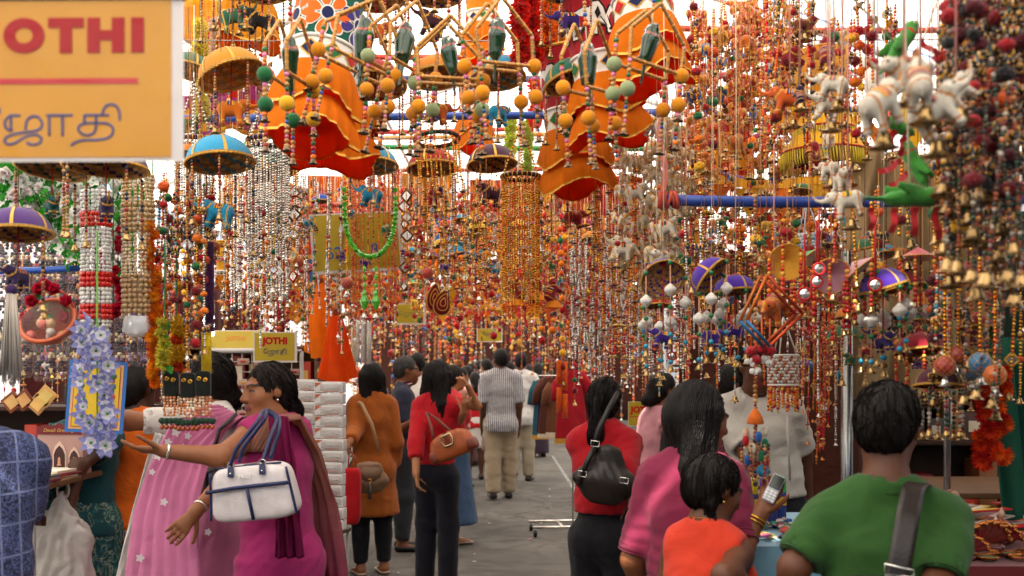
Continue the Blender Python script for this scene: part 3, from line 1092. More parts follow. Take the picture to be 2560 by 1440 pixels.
# ---------------------------------------------------------------- flowers
@cached
def flower_mesh(kind, col, col2):
 mb = MB()
 rs = random.Random(hash((kind, col)) % 1000 if False else len(kind) * 7 + len(col))
 def petal(L, W, cup, col, n=5, z=0., wob=0.):
  return sheet(lambda u, v: ((u * L), (v - .5) * W * np.sin(np.clip(u * .9 + .1, 0, 1) * math.pi) ** .6, z + cup * u * u + .25 * W * ((v - .5) * 2) ** 2 + wob * np.sin(u * 9 + v * 5)), n, 4)
 if kind == 'star':
  for k in range(6):
   v, f = petal(1, .62, .25 + .2 * (k % 2), col)
   nf = len(f)
   cols = sheet_cols(lambda u, w: col if u < .6 else col2, 5, 4)
   mb.add((v, f), 'petal', M=TR((0, 0, .02 * (k % 2)), (0, 0, k * math.pi / 3)), cols=cols)
  mb.add(ball(.16, 6, 4), 'petal', 'lime', TR((0, 0, .08)))
 elif kind == 'marigold':
  for ringi, (n, L, cup) in enumerate(((12, 1, .05), (11, .85, .35), (9, .65, .6), (7, .42, .62))):
   for k in range(n):
    mb.add(petal(L, .42, cup, col, 4, wob=.03), 'petal', jit(col if ringi < 2 else col2, .15, rs), TR((0, 0, .05 * ringi), (0, 0, (k + .5 * (ringi % 2)) * 2 * math.pi / n)))
 elif kind == 'rose':
  for ringi, (n, L, cup) in enumerate(((5, .95, .25), (5, .8, .6), (4, .6, .85), (3, .4, .9))):
   for k in range(n):
    mb.add(petal(L, .9, cup, col, 5), 'petal', jit(col, .2, rs), TR((0, 0, .04 * ringi), (0, 0, (k + .5 * (ringi % 2)) * 2 * math.pi / n)))
 elif kind == 'pomflower':
  rr = np.random.RandomState(4)
  n = 130
  d = rr.normal(size=(n, 3))
  d /= np.linalg.norm(d, axis=1)[:, None]
  pv = np.array([(0, -.1, 0), (0, .1, 0), (1, .16, .05), (1.05, 0, .12), (1, -.16, .05)])
  rots = []
  for k in range(n):
   rots.append(np.array(Vector(d[k]).to_track_quat('X', 'Z').to_matrix() @ Euler((rr.uniform(0, 6), 0, 0)).to_matrix()))
  mb.many((pv, np.array([(0, 1, 2, 3), ])), np.zeros((n, 3)), rr.uniform(.75, 1.05, n), 'petal', [jit(col, .2, rs) for _ in range(n)], rot=np.array(rots))
  mb.add(ball(.6, 8, 6), 'petal', col2)
 elif kind == 'leaf':
  for k, (ang, L) in enumerate(((0, 1), (.8, .75), (-.8, .75))):
   mb.add(petal(L, .62, -.25, col, 6), 'leaf', jit(col, .2, rs), TR((0, 0, 0), (0, 0, ang)))
 return mb.mesh('flower' if kind != 'leaf' else 'leaf')
def facing(dx, dy=-1., dz=0., spin=0.):
 """rotation that turns +Z of a flower towards a direction"""
 return (Vector((dx, dy, dz)).to_track_quat('Z', 'Y') @ Euler((0, 0, spin)).to_quaternion()).to_euler()
def garland(name, label, cat, x, y0, y1, Y, items, n, spread=.02, size=.02, thread='green', group=None, step=None, faceout=.6, name_of=None):
 """flowers strung on a vertical thread; items: [(mesh kind, col, col2, weight)]"""
 a, b_ = P(x, y0, Y), P(x, y1, Y)
 t = thing(name, label, cat, a, None, group)
 L = a.z - b_.z
 MB().add(tube([(0, 0, .3), (0, 0, -L)], .003, 4), 'cloth', thread).build('thread', t)
 for k in range(n):
  it = R.choices(items, [i[3] for i in items])[0]
  z = -L * (k + .5) / n + R.uniform(-.3, .3) * L / n
  ang = R.uniform(0, 2 * math.pi)
  rr = spread * R.uniform(.5, 1.1)
  dx, dy = math.cos(ang), math.sin(ang) * .8 - .35
  nm = 'leaf' if it[0] == 'leaf' else (name_of or 'flower')
  part(t, nm, flower_mesh(it[0], it[1], it[2]), (rr * dx, rr * dy, z), facing(dx * faceout, dy - .35, R.uniform(-.4, .3), R.uniform(0, 6)), size * R.uniform(.8, 1.15))
 return t
# ---------------------------------------------------------------- people
SK = dict(light='#a8714c', mid='#8f5a3a', tan='#7a4a2e', dark='#5e3722', deep='#4a2a1a')
def rotz(a):
 return np.array(Matrix.Rotation(a, 3, 'Z'))
class Human:
 def __init__(s, label, x, Y, rot, H, skin='mid', female=True, b=1.0, lean=(0, 0), head=(0, 0, 0), vox=.007, stride=0., group=None, shz=.82, face=True):
  s.H, s.b, s.fem, s.rot, s.skin = H, b, female, rad(rot), SK.get(skin, skin)
  s.root = thing('person', label, 'person', ((x - HX) * Y / F, Y, 0), s.rot, group)
  s.lo = np.array(s.root.location)
  s.Ri = rotz(-s.rot)
  s.vox, s.stride, s.face = vox, stride, face
  lx, ly = lean
  s.pel = V3(0, 0, .52 * H)
  s.wai = V3(lx * .4, ly * .4, .625 * H)
  s.che = V3(lx * .8, ly * .8, .735 * H)
  s.nec = V3(lx, ly - .005, (shz + .02) * H)
  s.sw = (.086 if female else .098) * H * b ** .5
  s.shL = V3(lx - s.sw, ly, shz * H - .032)
  s.shR = V3(lx + s.sw, ly, shz * H - .032)
  s.hs = .135 * H / .225
  s.Rh = np.array(Euler((rad(head[1]), rad(head[2]), rad(head[0])), 'XYZ').to_matrix())
  fwd = s.Rh @ V3(0, .02, 0)
  s.hc = V3(lx + fwd[0], ly + fwd[1] + .012, H - .118 * s.hs)
  s.arm = {}
  for sd, sh in ((-1, s.shL), (1, s.shR)):
   s.arm[sd] = dict(s=sh, e=sh + V3(sd * .045, -.03, -.175 * H), w=sh + V3(sd * .05, .05, -.325 * H), hd=V3(0, .25, -1), n=V3(-sd, 0, 0), curl=.35)
  s.ankle = {}
  st = stride
  for sd in (-1, 1):
   s.ankle[sd] = (V3(sd * .052 * H, 0, .5 * H), V3(sd * .054 * H, .012 + st * sd * .5, .285 * H), V3(sd * .056 * H, -.012 + st * sd, .05 * H + (.02 if st and sd < 0 else 0)))
 def T(s, x, y, Y):
  return s.Ri @ (np.array(P(x, y, Y)) - s.lo)
 def reach(s, sd, e, w, tip=None, n=None, curl=.3):
  a = s.arm[sd]
  a['e'], a['w'] = s.T(*e), s.T(*w)
  if tip is not None:
   a['hd'] = s.T(*tip) - a['w']
  else:
   a['hd'] = a['w'] - a['e']
  if n is not None:
   a['n'] = s.Ri @ V3(*n)
  a['curl'] = curl
  return s
 def hp(s, *p):
  return s.hc + s.Rh @ (np.array(p, float) * s.hs)
 def torso(s, S, g=0., k=.05):
  H, b = s.H, s.b
  f = 1 if s.fem else .98
  S.cap(s.pel, s.wai, (.097 * H * b + g, .072 * H * b + g), ((.080 if s.fem else .086) * H * b + g, .062 * H * b + g), side=(1, 0, 0), k=k)
  S.cap(s.wai, s.che, ((.080 if s.fem else .086) * H * b + g, .062 * H * b + g), (.092 * H * b + g, .066 * H * b + g), side=(1, 0, 0), k=k)
  S.cap(s.shL * .9 + s.shR * .1, s.shR * .9 + s.shL * .1, .033 * H * b ** .5 + g, side=(0, 1, 0), k=k)
  S.cap(s.che, s.nec - V3(0, 0, .045 * H), (.090 * H * b + g, .064 * H * b + g), (.062 * H * b + g, .046 * H * b + g), side=(1, 0, 0), k=k)
  for q in (-1, 1):
   sh = s.shL if q < 0 else s.shR
   S.cap(sh * .75 + s.nec * .25 + V3(0, -.01, .012), s.nec + V3(q * .012, -.008, .022 * H), .024 * H + g, .022 * H + g * .6, k=k)
   if s.fem:
    S.ell(s.che + V3(q * .043 * H, .052 * H, -.012 * H), np.array((.046, .04, .046)) * H + g, k=.04)
   S.ell(s.pel + V3(q * .04 * H, -.038 * H, -.02 * H), np.array((.055, .05, .06)) * H * b + g, k=.05)
 def limbs(s, S, sd, g=0., upto=1., fore=0., k=.03, flat=False):
  """arm sleeve or skin: upper arm to the fraction upto, forearm to the fraction fore"""
  a, H, b = s.arm[sd], s.H, s.b ** .6
  e = a['s'] + (a['e'] - a['s']) * upto
  r0, r1, r2 = .031 * H * b, .025 * H * b, .0165 * H
  S.cap(a['s'], e, r0 + g, r0 + (r1 - r0) * upto + g, k=k, flat=flat and not fore)
  if fore:
   w = a['e'] + (a['w'] - a['e']) * fore
   S.cap(a['e'], w, r1 + g, r1 + (r2 - r1) * fore + g, k=k, flat=flat)
 def hand(s, S, sd):
  a, H = s.arm[sd], s.H
  q = H / 1.65
  w, d, n = a['w'], unit(a['hd']), a['n']
  n = unit(n - d * np.dot(n, d))
  t = np.cross(d, n) * (1 if sd > 0 else -1)
  c = a['curl']
  S.cap(w, w + d * .085 * q, (.024 * q, .015 * q), (.036 * q, .014 * q), side=t, k=.015)
  for i, L in enumerate((.068, .078, .072, .056)):
   o = w + d * .083 * q + t * (1.5 - i) * .0195 * q
   dd = unit(d + t * (1.5 - i) * .05)
   r = .0088 * q
   for j, fr in enumerate((.45, .31, .24)):
    an = c * (.6 if j == 0 else 1.0) * (1 + .12 * i)
    dd = unit(dd * math.cos(an) + n * math.sin(an))
    o2 = o + dd * L * fr * q
    S.cap(o, o2, r, r * .93, k=.004)
    o, r = o2, r * .93
  o = w + d * .022 * q + t * .024 * q + n * .006
  dd = unit(d * .62 + t * .7 + n * (.25 + .4 * c))
  for L, r in ((.04, .0115), (.032, .0095), (.026, .0085)):
   o2 = o + dd * L * q
   S.cap(o, o2, r * q, r * .92 * q, k=.005)
   o, dd = o2, unit(dd + d * .35 + n * c * .4)
 def body(s, hands=True):
  S, H = SDF(), s.H
  s.torso(S, 0)
  S.cap(s.nec - V3(0, 0, .02), s.hc + s.Rh @ V3(0, -.012, -.05), (.031 if s.fem else .036) * H, (.029 if s.fem else .034) * H, k=.03)
  for sd in (-1, 1):
   h, kn, an = s.ankle[sd]
   S.cap(h, kn, .052 * H, .034 * H, k=.04)
   S.cap(kn, an, .034 * H, .021 * H, k=.03)
   S.ell(kn * .62 + an * .38 + V3(0, -.014, 0), np.array((.03, .034, .07)) * H, k=.03)
   S.cap(an - V3(0, .02, .022 * H), an + V3(sd * .012, .085 * H, -.034 * H), (.024 * H, .022 * H), (.026 * H, .012 * H), side=(1, 0, 0), k=.03)
   s.limbs(S, sd, 0, 1, 1)
   if hands:
    s.hand(S, sd)
  def he(c, r, k=.02, sub=False, col=None):
   S.ell(s.hp(*c), np.array(r) * s.hs, s.Rh, k * s.hs, sub, col)
  he((0, -.014, .03), (.075, .094, .088))
  he((0, .024, -.035), (.058, .07, .078), .03)
  he((0, .07, -.093), (.021, .019, .017), .03)
  he((0, .03, -.07), (.05, .05, .035), .03)
  for q in (-1, 1):
   he((q * .078, -.008, .0), (.009, .02, .031), .01)
   if s.face:
    he((q * .03, .084, .03), (.024, .012, .009), .02)
    he((q * .033, .1, .01), (.017, .014, .010), .014, True)
    he((q * .032, .0775, .008), (.0145, .0125, .0115), .006, False)
    he((q * .038, .064, -.022), (.026, .024, .024), .03)
    he((q * .0115, .1, -.03), (.0095, .011, .008), .008)
  if s.face:
   S.cap(s.hp(0, .088, .02), s.hp(0, .115, -.024), .0085 * s.hs, .0125 * s.hs, k=.014)
   he((0, .0925, -.056), (.023, .011, .0065), .008)
   he((0, .0905, -.068), (.02, .012, .0085), .008)
  v, q = S.nets(s.vox)
  cols = np.tile(np.array(C(s.skin)), (len(q), 1))
  if s.face:
   c = (v[q].mean(1) - s.hc) @ s.Rh / s.hs
   ax = np.abs(c[:, 0])
   fr = c[:, 1] > .05
   cols[fr & (ax < .026) & (c[:, 2] < -.05) & (c[:, 2] > -.077) & (c[:, 1] > .08)] = C('#7a3434')
   ey = fr & (((ax - .032) / .0155) ** 2 + ((c[:, 2] - .009) / .0055) ** 2 < 1)
   cols[ey] = C('#2a1a14')
   cols[fr & (np.abs(c[:, 2] - .036 + .3 * np.abs(ax - .036)) < .0042) & (np.abs(ax - .036) < .022)] = C('#33211a')
  MB().add((v, q), 'skin', cols=cols).build('body', s.root)
  return s
 # ---- clothes
 def cloth(s, S, name, col, mat='cloth', amp=.007, wl=.1, vertical=False, vox=None, seed=None, colfn=None):
  v, q = S.nets(vox or max(.0105, s.vox * 1.3))
  if amp:
   v = folds(v, q, amp * .55, wl, seed if seed is not None else R.randint(0, 999), vertical)
  cols = None
  if colfn:
   cols = colfn(v[q].mean(1))
  return MB().add((v, q), mat, col, cols=cols).build(name, s.root)
 def shirt(s, name, col, hem=.5, sleeve=.75, fore=0., g=.014, neck=.045, amp=.007, mat='cloth', flare=0., sg=.006, colfn=None, vneck=0., wl=.1, hollow=True, seed=None):
  S, H = SDF(), s.H
  s.torso(S, g)
  if hem < .5:
   S.cap(s.pel, V3(s.pel[0], s.pel[1], hem * H), (.098 * H * s.b + g, .074 * H * s.b + g), ((.098 + flare) * H * s.b + g, (.074 + flare) * H * s.b + g), side=(1, 0, 0), k=.05, flat=True, end=.01)
  for sd in (-1, 1):
   if sleeve or fore:
    s.limbs(S, sd, g + sg, sleeve if not fore else 1., fore, .022, True)
   if hollow and not fore:
    a = s.arm[sd]
    c0 = (a['s'] + (a['e'] - a['s']) * sleeve) if not fore else (a['e'] + (a['w'] - a['e']) * fore)
    d = unit(a['e'] - a['s']) if not fore else unit(a['w'] - a['e'])
    bb = s.b ** .6
    r = (.031 - .006 * sleeve) * H * bb if not fore else (.025 * bb - (.025 * bb - .0165) * fore) * H
    if sleeve or fore:
     S.cap(c0 - d * .03, c0 + d * .06, r + .003, k=.004, sub=True, flat=False)
  # neck opening
  S.ell(s.nec + V3(0, .018, .03 + .02 * H), (neck * H * .95, neck * H, .028 * H), k=.01, sub=True)
  S.cap(s.nec, s.nec + V3(0, .0, .1), .033 * H, k=.01, sub=True)
  if not sleeve and not fore:
   for sd in (-1, 1):
    S.ell(s.arm[sd]['s'] + V3(sd * .045, 0, -.012), (.05, .055, .075), k=.01, sub=True)
  S.cut((0, 0, hem * H), (0, 0, -1))
  return s.cloth(S, name, col, mat, amp, wl, colfn=colfn, seed=seed)
 def trousers(s, col, g=.012, to=.06, flare=.0, amp=.009, mat='cloth', name='trousers', top=.6):
  S, H = SDF(), s.H
  S.cap(s.pel - V3(0, 0, .03), s.wai * .6 + s.pel * .4, (.097 * H * s.b + g, .072 * H * s.b + g), (.082 * H * s.b + g, .064 * H * s.b + g), side=(1, 0, 0), k=.05)
  for q in (-1, 1):
   S.ell(s.pel + V3(q * .04 * H, -.038 * H, -.02 * H), np.array((.055, .05, .06)) * H * s.b + g, k=.05)
   h, kn, an = s.ankle[q]
   e = an + V3(0, 0, to * H - .05 * H)
   S.cap(h, kn, .054 * H * s.b ** .5 + g, .036 * H + g + flare * .4, k=.04)
   S.cap(kn, e, .036 * H + g + flare * .4, .026 * H + g + flare, k=.03, flat=True)
   S.ell(kn * .62 + an * .38 + V3(0, -.014, 0), np.array((.03, .034, .07)) * H + g, k=.03)
   S.ell(kn, .037 * H + g, k=.03)
  S.cut((0, 0, top * H), (0, 0, 1))
  return s.cloth(S, name, col, mat, amp, .12, vox=max(.014, s.vox * 1.5))
 def skirt(s, col, to=.03, r=.12, top=.6, mat='cloth', amp=.012, name='skirt', shift=(0, 0), colfn=None, wl=.11):
  S, H = SDF(), s.H
  S.cap(s.pel, s.wai, (.1 * H * s.b + .016, .076 * H * s.b + .016), (.083 * H * s.b + .014, .065 * H * s.b + .014), side=(1, 0, 0), k=.05)
  S.cap(s.pel, V3(shift[0], shift[1], to * H), (.1 * H * s.b + .016, .08 * H * s.b + .016), (r * H * s.b, r * .85 * H * s.b), side=(1, 0, 0), k=.06, flat=True)
  S.cut((0, 0, top * H), (0, 0, 1))
  return s.cloth(S, name, col, mat, amp, wl, True, colfn=colfn)
 def shoes(s, col, sole='black', sandal=False):
  for sd in (-1, 1):
   S, H = SDF(), s.H
   an = s.ankle[sd][2]
   z = .012 + an[2] - .05 * H
   S.cap((an[0], an[1] - .03, z + .02), (an[0] + sd * .012, an[1] + .1 * H, z + .012), (.027 * H, .022 * H), (.031 * H, .014 * H), side=(1, 0, 0), k=.02)
   S.cut((0, 0, an[2] - .05 * H + .003), (0, 0, -1))
   if sandal:
    S.cut((0, 0, z + .016), (0, 0, 1))
   s.cloth(S, 'shoe', col, 'leather', 0, vox=.012)
  return s
 # ---- hair
 def hair(s, style, col='#17120f', amp=.004):
  S = SDF()
  def he(c, r, k=.02, sub=False, cl=None):
   S.ell(s.hp(*c), np.array(r) * s.hs, s.Rh, k * s.hs, sub, cl)
  def hcap(a, b, ra, rb, k=.03, side=None):
   S.cap(s.hp(*a), s.hp(*b), np.array(ra) * s.hs if hasattr(ra, '__len__') else ra * s.hs, np.array(rb) * s.hs if hasattr(rb, '__len__') else rb * s.hs, k=k * s.hs, side=s.Rh @ V3(1, 0, 0) if side is None else side)
  he((0, -.022, .036), (.086, .104, .097))
  he((0, -.055, -.01), (.079, .072, .085) if style != 'short' else (.068, .06, .075), .03)
  dn = s.Rh.T @ V3(0, 0, -1)      # straight down seen from the head
  if style == 'short':
   he((0, .105, -.02), (.078, .075, .092), .012, True)
   for q in (-1, 1):
    he((q * .085, .012, -.025), (.024, .034, .045), .012, True)
   he((0, -.06, -.115), (.1, .09, .04), .02, True)
  else:
   he((0, .108, -.03), (.074, .08, .108), .012, True)
   for q in (-1, 1):
    he((q * .088, .03, -.05), (.025, .04, .05), .012, True)
  if style == 'bun':
   he((0, -.135, -.03), (.042, .036, .042), .02)
   he((0, -.07, -.07), (.06, .05, .04), .03)
  if style == 'lowbun':
   he((0, -.125, -.085), (.048, .04, .052), .025)
   he((0, -.07, -.075), (.06, .05, .045), .03)
  if style.startswith('long'):
   L = float(style[4:] or .3) / s.hs
   for q in (-1, 0, 1):
    a = np.array((q * .055, -.055, .0))
    b_ = a + dn * (L * .55) + np.array((q * .026, -.015, 0))
    c_ = a + dn * L * (1 - .04 * abs(q)) + np.array((q * .03, -.02, 0))
    hcap(a, b_, (.046, .05), (.05, .036), .03)
    hcap(b_, c_, (.05, .036), (.042, .018), .03)
   for q in (-1, 1):
    a = np.array((q * .078, .0, .03))
    hcap(a, a + dn * L * .55 + np.array((q * .006, -.02, 0)), (.02, .045), (.018, .03), .03)
  if style.startswith('pony'):
   L = float(style[4:] or .25) / s.hs
   hcap((0, -.12, 0), np.array((0, -.135, -.01)) + dn * L * .5, .036, .042, .03)
   hcap(np.array((0, -.135, -.01)) + dn * L * .5, np.array((0, -.125, 0)) + dn * L, .042, .014, .02)
  if style == 'braid':
   p = np.array((.055, -.04, -.06))
   for i in range(9):
    he(p + dn * i * .034 + np.array((.008 * (-1) ** i, .004 * i, 0)), (.026 - .001 * i, .026 - .001 * i, .028), .008)
  v, q = S.nets(max(.008, s.vox))
  n = normals(v, q)
  c = (v - s.hc) @ s.Rh
  an = np.arctan2(c[:, 0], -c[:, 1] + .02)
  st = np.sin(an * 26 + 3 * np.sin(c[:, 2] * 18)) * .5 + np.sin(an * 47 + 2 * np.sin(c[:, 2] * 31) + 1) * .35 + np.sin(an * 13 + c[:, 2] * 9) * .5
  v = v + n * (st * amp)[:, None]
  mb = MB().add((v, q), 'hair', col)
  if s.vox < .0115 and not style.startswith('long'):
   from mathutils.kdtree import KDTree
   kd = KDTree(len(v))
   for i, p in enumerate(v):
    kd.insert(p, i)
   kd.balance()
   n = normals(v, q)
   rs = np.random.RandomState(len(v) % 97)
   tgt = s.hp(0, -.125, -.07) if 'bun' in style else (s.hp(0, -.13, -.01) if style.startswith('pony') else None)
   for i in rs.choice(len(v), 340):
    p, pts = v[i].copy(), []
    w = rs.normal(size=3) * .12
    for j in range(rs.randint(5, 10)):
     _, k, _ = kd.find(p)
     nn = n[k]
     pts.append(v[k] + nn * rs.uniform(.0005, .0022))
     d = unit(tgt - v[k]) if tgt is not None and np.linalg.norm(tgt - v[k]) > .05 else V3(0, 0, -1.)
     if style == 'short':
      d = unit(V3(0, 0, -.6) + s.Rh @ V3(0, .35, 0) + w * 2)
     d = d + w
     p = v[k] + unit(d - nn * np.dot(d, nn)) * .016
    pts = np.array(pts)
    if len(pts) > 2 and np.linalg.norm(np.diff(pts, axis=0), axis=1).min() > .003:
     mb.add(tube(pts, np.linspace(.0016, .0006, len(pts)), 3), 'hair_strand', jit(col, .35))
  mb.build('hair', s.root)
  return s
 def hems(s, col, sleeve, g, sg=.006):
  for sd in (-1, 1):
   a = s.arm[sd]
   d = a['e'] - a['s']
   for t_ in (sleeve - .1, sleeve - .015):
    r = (.031 - .006 * t_) * s.H * s.b ** .6 + g + sg
    M = Matrix.Translation(Vector(a['s'] + d * t_)) @ Vector(d).to_track_quat('Z', 'Y').to_matrix().to_4x4()
    MB().add(ring(r + .0005, .0022, 30, 5), 'cloth', col, M).build('sleeve_seam', s.root)
 def ring_on(s, name, sd, t, r, col='gold', w=.0035, mat='metal'):
  a = s.arm[sd]
  c = a['e'] + (a['w'] - a['e']) * t
  d = Vector(a['w'] - a['e'])
  M = Matrix.Translation(Vector(c)) @ d.to_track_quat('Z', 'Y').to_matrix().to_4x4()
  return MB().add(ring(r, w, 24, 6), mat, col, M).build(name, s.root)
def supere(a, b, c, e1=.35, e2=.35, n=28, m=16, taper=0.):
 u = np.linspace(-math.pi / 2 + .02, math.pi / 2 - .02, m)
 w = np.arange(n) * 2 * math.pi / n
 f = lambda x, e: np.sign(x) * np.abs(x) ** e
 v, q = [], []
 for t in u:
  z = f(math.sin(t), e1)
  k = 1 - taper * (z * .5 + .5)
  v.append(np.stack([a * k * f(math.cos(t), e1) * f(np.cos(w), e2), b * k * f(math.cos(t), e1) * f(np.sin(w), e2), np.full(n, c * z)], 1))
 for i in range(m - 1):
  for j in range(n):
   q.append((i * n + j, i * n + (j + 1) % n, (i + 1) * n + (j + 1) % n, (i + 1) * n + j))
 return np.concatenate(v), np.array(q)
def text(body, size, col, parent, loc, rot, offset=0., mat='paper', align='CENTER', name='lettering', shear=0., fit=None):
 cu = bpy.data.curves.new(name, 'FONT')
 cu.body = body
 cu.size = size
 cu.align_x = align
 cu.align_y = 'CENTER'
 cu.offset = offset
 cu.extrude = .0006
 cu.shear = shear
 key = 'ink_' + str(col)
 if key not in MATS:
  m_ = bpy.data.materials.new(key)
  m_.use_nodes = True
  b_ = m_.node_tree.nodes['Principled BSDF']
  b_.inputs['Base Color'].default_value = (*C(col), 1)
  b_.inputs['Roughness'].default_value = .75
  b_.inputs['Specular IOR Level'].default_value = .2
  MATS[key] = m_
 cu.materials.append(MATS[key])
 tmp = bpy.data.objects.new('tmp_text', cu)
 COL.objects.link(tmp)
 bpy.context.view_layer.update()
 me = bpy.data.meshes.new_from_object(tmp.evaluated_get(bpy.context.evaluated_depsgraph_get()))
 bpy.data.objects.remove(tmp)
 if fit:
  co = np.zeros(len(me.vertices) * 3, np.float32)
  me.vertices.foreach_get('co', co)
  co = co.reshape(-1, 3)
  for i, (a_, b_) in enumerate(((fit[0], fit[1]), (fit[2], fit[3]))):
   lo_, hi_ = co[:, i].min(), co[:, i].max()
   co[:, i] = a_ + (co[:, i] - lo_) / (hi_ - lo_) * (b_ - a_)
  me.vertices.foreach_set('co', co.ravel())
  me.update()
 me.name = name
 return part(parent, name, me, loc, rot)
# patterned cloths
def pattern_mat(name, build, rough=.85):
 m_, nt_, b_ = node_mat(name)
 tc = nt_.nodes.new('ShaderNodeTexCoord')
 c = build(nt_, tc.outputs['Object'])
 nt_.links.new(c, b_.inputs['Base Color'])
 b_.inputs['Roughness'].default_value = rough
 bn_ = nt_.nodes.new('ShaderNodeBump')
 bn_.inputs['Strength'].default_value = .3
 bn_.inputs['Distance'].default_value = .003
 nt_.links.new(noise(nt_, 350, 3), bn_.inputs['Height'])
 nt_.links.new(bn_.outputs[0], b_.inputs['Normal'])
def scaled(nt_, co, s):
 mp = nt_.nodes.new('ShaderNodeMapping')
 mp.inputs['Scale'].default_value = s
 nt_.links.new(co, mp.inputs[0])
 return mp.outputs[0]
def stripes(nt_, co):
 w = nt_.nodes.new('ShaderNodeTexWave')
 w.bands_direction = 'X'
 w.inputs['Scale'].default_value = 14
 w.inputs['Distortion'].default_value = .4
 nt_.links.new(co, w.inputs[0])
 return ramp(nt_, w.outputs['Fac'], [(.3, '#4a4c5c'), (.5, '#a8a7ac'), (.72, '#d0cdcb')])
pattern_mat('striped_shirting', stripes)
def batik(nt_, co):
 b_ = nt_.nodes.new('ShaderNodeTexBrick')
 b_.offset = 0
 b_.inputs['Scale'].default_value = 1
 b_.inputs['Mortar Size'].default_value = .003
 b_.inputs['Brick Width'].default_value = .055
 b_.inputs['Row Height'].default_value = .085
 b_.inputs['Color1'].default_value = (*C('#141a36'), 1)
 b_.inputs['Color2'].default_value = (*C('#1c2446'), 1)
 b_.inputs['Mortar'].default_value = (*C('#6e7698'), 1)
 sx = nt_.nodes.new('ShaderNodeMapping')
 sx.inputs['Rotation'].default_value = (rad(90), 0, 0)
 nt_.links.new(co, sx.inputs[0])
 nt_.links.new(sx.outputs[0], b_.inputs['Vector'])
 f = ramp(nt_, noise(nt_, 45, 3, dist=2.5), [(.47, (0, 0, 0)), (.53, (1, 1, 1)), (.56, (1, 1, 1)), (.62, (0, 0, 0))])
 mx_ = nt_.nodes.new('ShaderNodeMix')
 mx_.data_type = 'RGBA'
 nt_.links.new(f, mx_.inputs[0])
 nt_.links.new(b_.outputs[0], mx_.inputs[6])
 mx_.inputs[7].default_value = (*C('#4c5888'), 1)
 return mx_.outputs[2]
pattern_mat('batik', batik)
def tealprint(nt_, co):
 return ramp(nt_, noise(nt_, 16, 3, dist=1.6), [(.38, '#0d3d40'), (.48, '#1c6a6a'), (.52, '#8f9a86'), (.56, '#123c3a'), (.7, '#255a52')])
pattern_mat('teal_print', tealprint)
def check(nt_, co):
 b_ = nt_.nodes.new('ShaderNodeTexChecker')
 b_.inputs['Scale'].default_value = 36
 b_.inputs['Color1'].default_value = (*C('#8c8478'), 1)
 b_.inputs['Color2'].default_value = (*C('#c9b8a4'), 1)
 nt_.links.new(co, b_.inputs[0])
 return b_.outputs[0]
pattern_mat('checked', check)
def plaid(nt_, co):
 b_ = nt_.nodes.new('ShaderNodeTexChecker')
 b_.inputs['Scale'].default_value = 22
 b_.inputs['Color1'].default_value = (*C('#24262c'), 1)
 b_.inputs['Color2'].default_value = (*C('#3c4048'), 1)
 nt_.links.new(co, b_.inputs[0])
 return b_.outputs[0]
pattern_mat('dark_plaid', plaid)
def maroonprint(nt_, co):
 return ramp(nt_, noise(nt_, 24, 3, dist=1.2), [(.4, '#3c1420'), (.55, '#6a2434'), (.62, '#a86a5a')])
pattern_mat('maroon_print', maroonprint)
# ---- woman in magenta, arm stretched out
h = Human('woman in sleeveless magenta tunic stretching her bare arm towards the flower garland', 696, 3.95, 52, 1.555, 'mid', head=(80, -2, 4), vox=0.0065, shz=.835, lean=(0, .03))
h.reach(-1, (552, 1142, 3.62), (412, 1128, 3.55), (300, 1118, 3.52), (0, .2, 1), .22)
h.reach(1, (592, 1165, 4.0), (490, 1278, 3.78), (425, 1350, 3.7), (-.7, .3, -.6), .3)
h.body().hair('lowbun', '#1a1210')
h.shirt('tunic', '#9c2460', .2, 0, 0, .016, .06, .008, flare=.06, hollow=False, seed=3)
h.trousers('#9a7a4a', .0, flare=.0, amp=.003)
h.shoes('brown', sandal=True)
def ombre(c):
 t_ = np.clip((1.28 - c[:, 2]) / .75, 0, 1)[:, None]
 return (1 - t_) * np.array(C('#bc8672')) + t_ * np.array(C('#a03468'))
# scarf over the shoulder and down the back
def scarf(h, name, curve, width, colfn, mat='thin_cloth', nfold=5, amp=.018, th=.003, n=46, m=26):
 """curve: points (local) the scarf's middle follows; width: [(along, across vector)]"""
 pts = np.array(curve, float)
 tt = np.linspace(0, 1, len(pts))
 wv = np.array([w for w in width], float)
 def fn(u, v):
  p = np.stack([np.interp(u, tt, pts[:, i]) for i in range(3)], -1)
  w = np.stack([np.interp(u, np.linspace(0, 1, len(wv)), wv[:, i]) for i in range(3)], -1)
  nrm = np.cross(np.gradient(p, axis=0), w)
  nrm = nrm / (np.linalg.norm(nrm, axis=-1)[..., None] + 1e-9)
  f = np.sin((v * nfold + .35 * np.sin(u * 5)) * 2 * math.pi) + .5 * np.sin(v * nfold * 4.4 * math.pi + 7 * u)
  p = p + w * (v - .5)[..., None] + nrm * (amp * f * (.35 + .65 * u))[..., None]
  return p[..., 0], p[..., 1], p[..., 2]
 v, q = sheet(fn, n, m)
 cols = colfn(v[q].mean(1)) if callable(colfn) else np.tile(np.array(C(colfn)), (len(q), 1))
 o = MB().add((v, q), mat, cols=cols).build(name, h.root)
 md = o.modifiers.new('thickness', 'SOLIDIFY')
 md.thickness = th
 return o
sh = h.nec
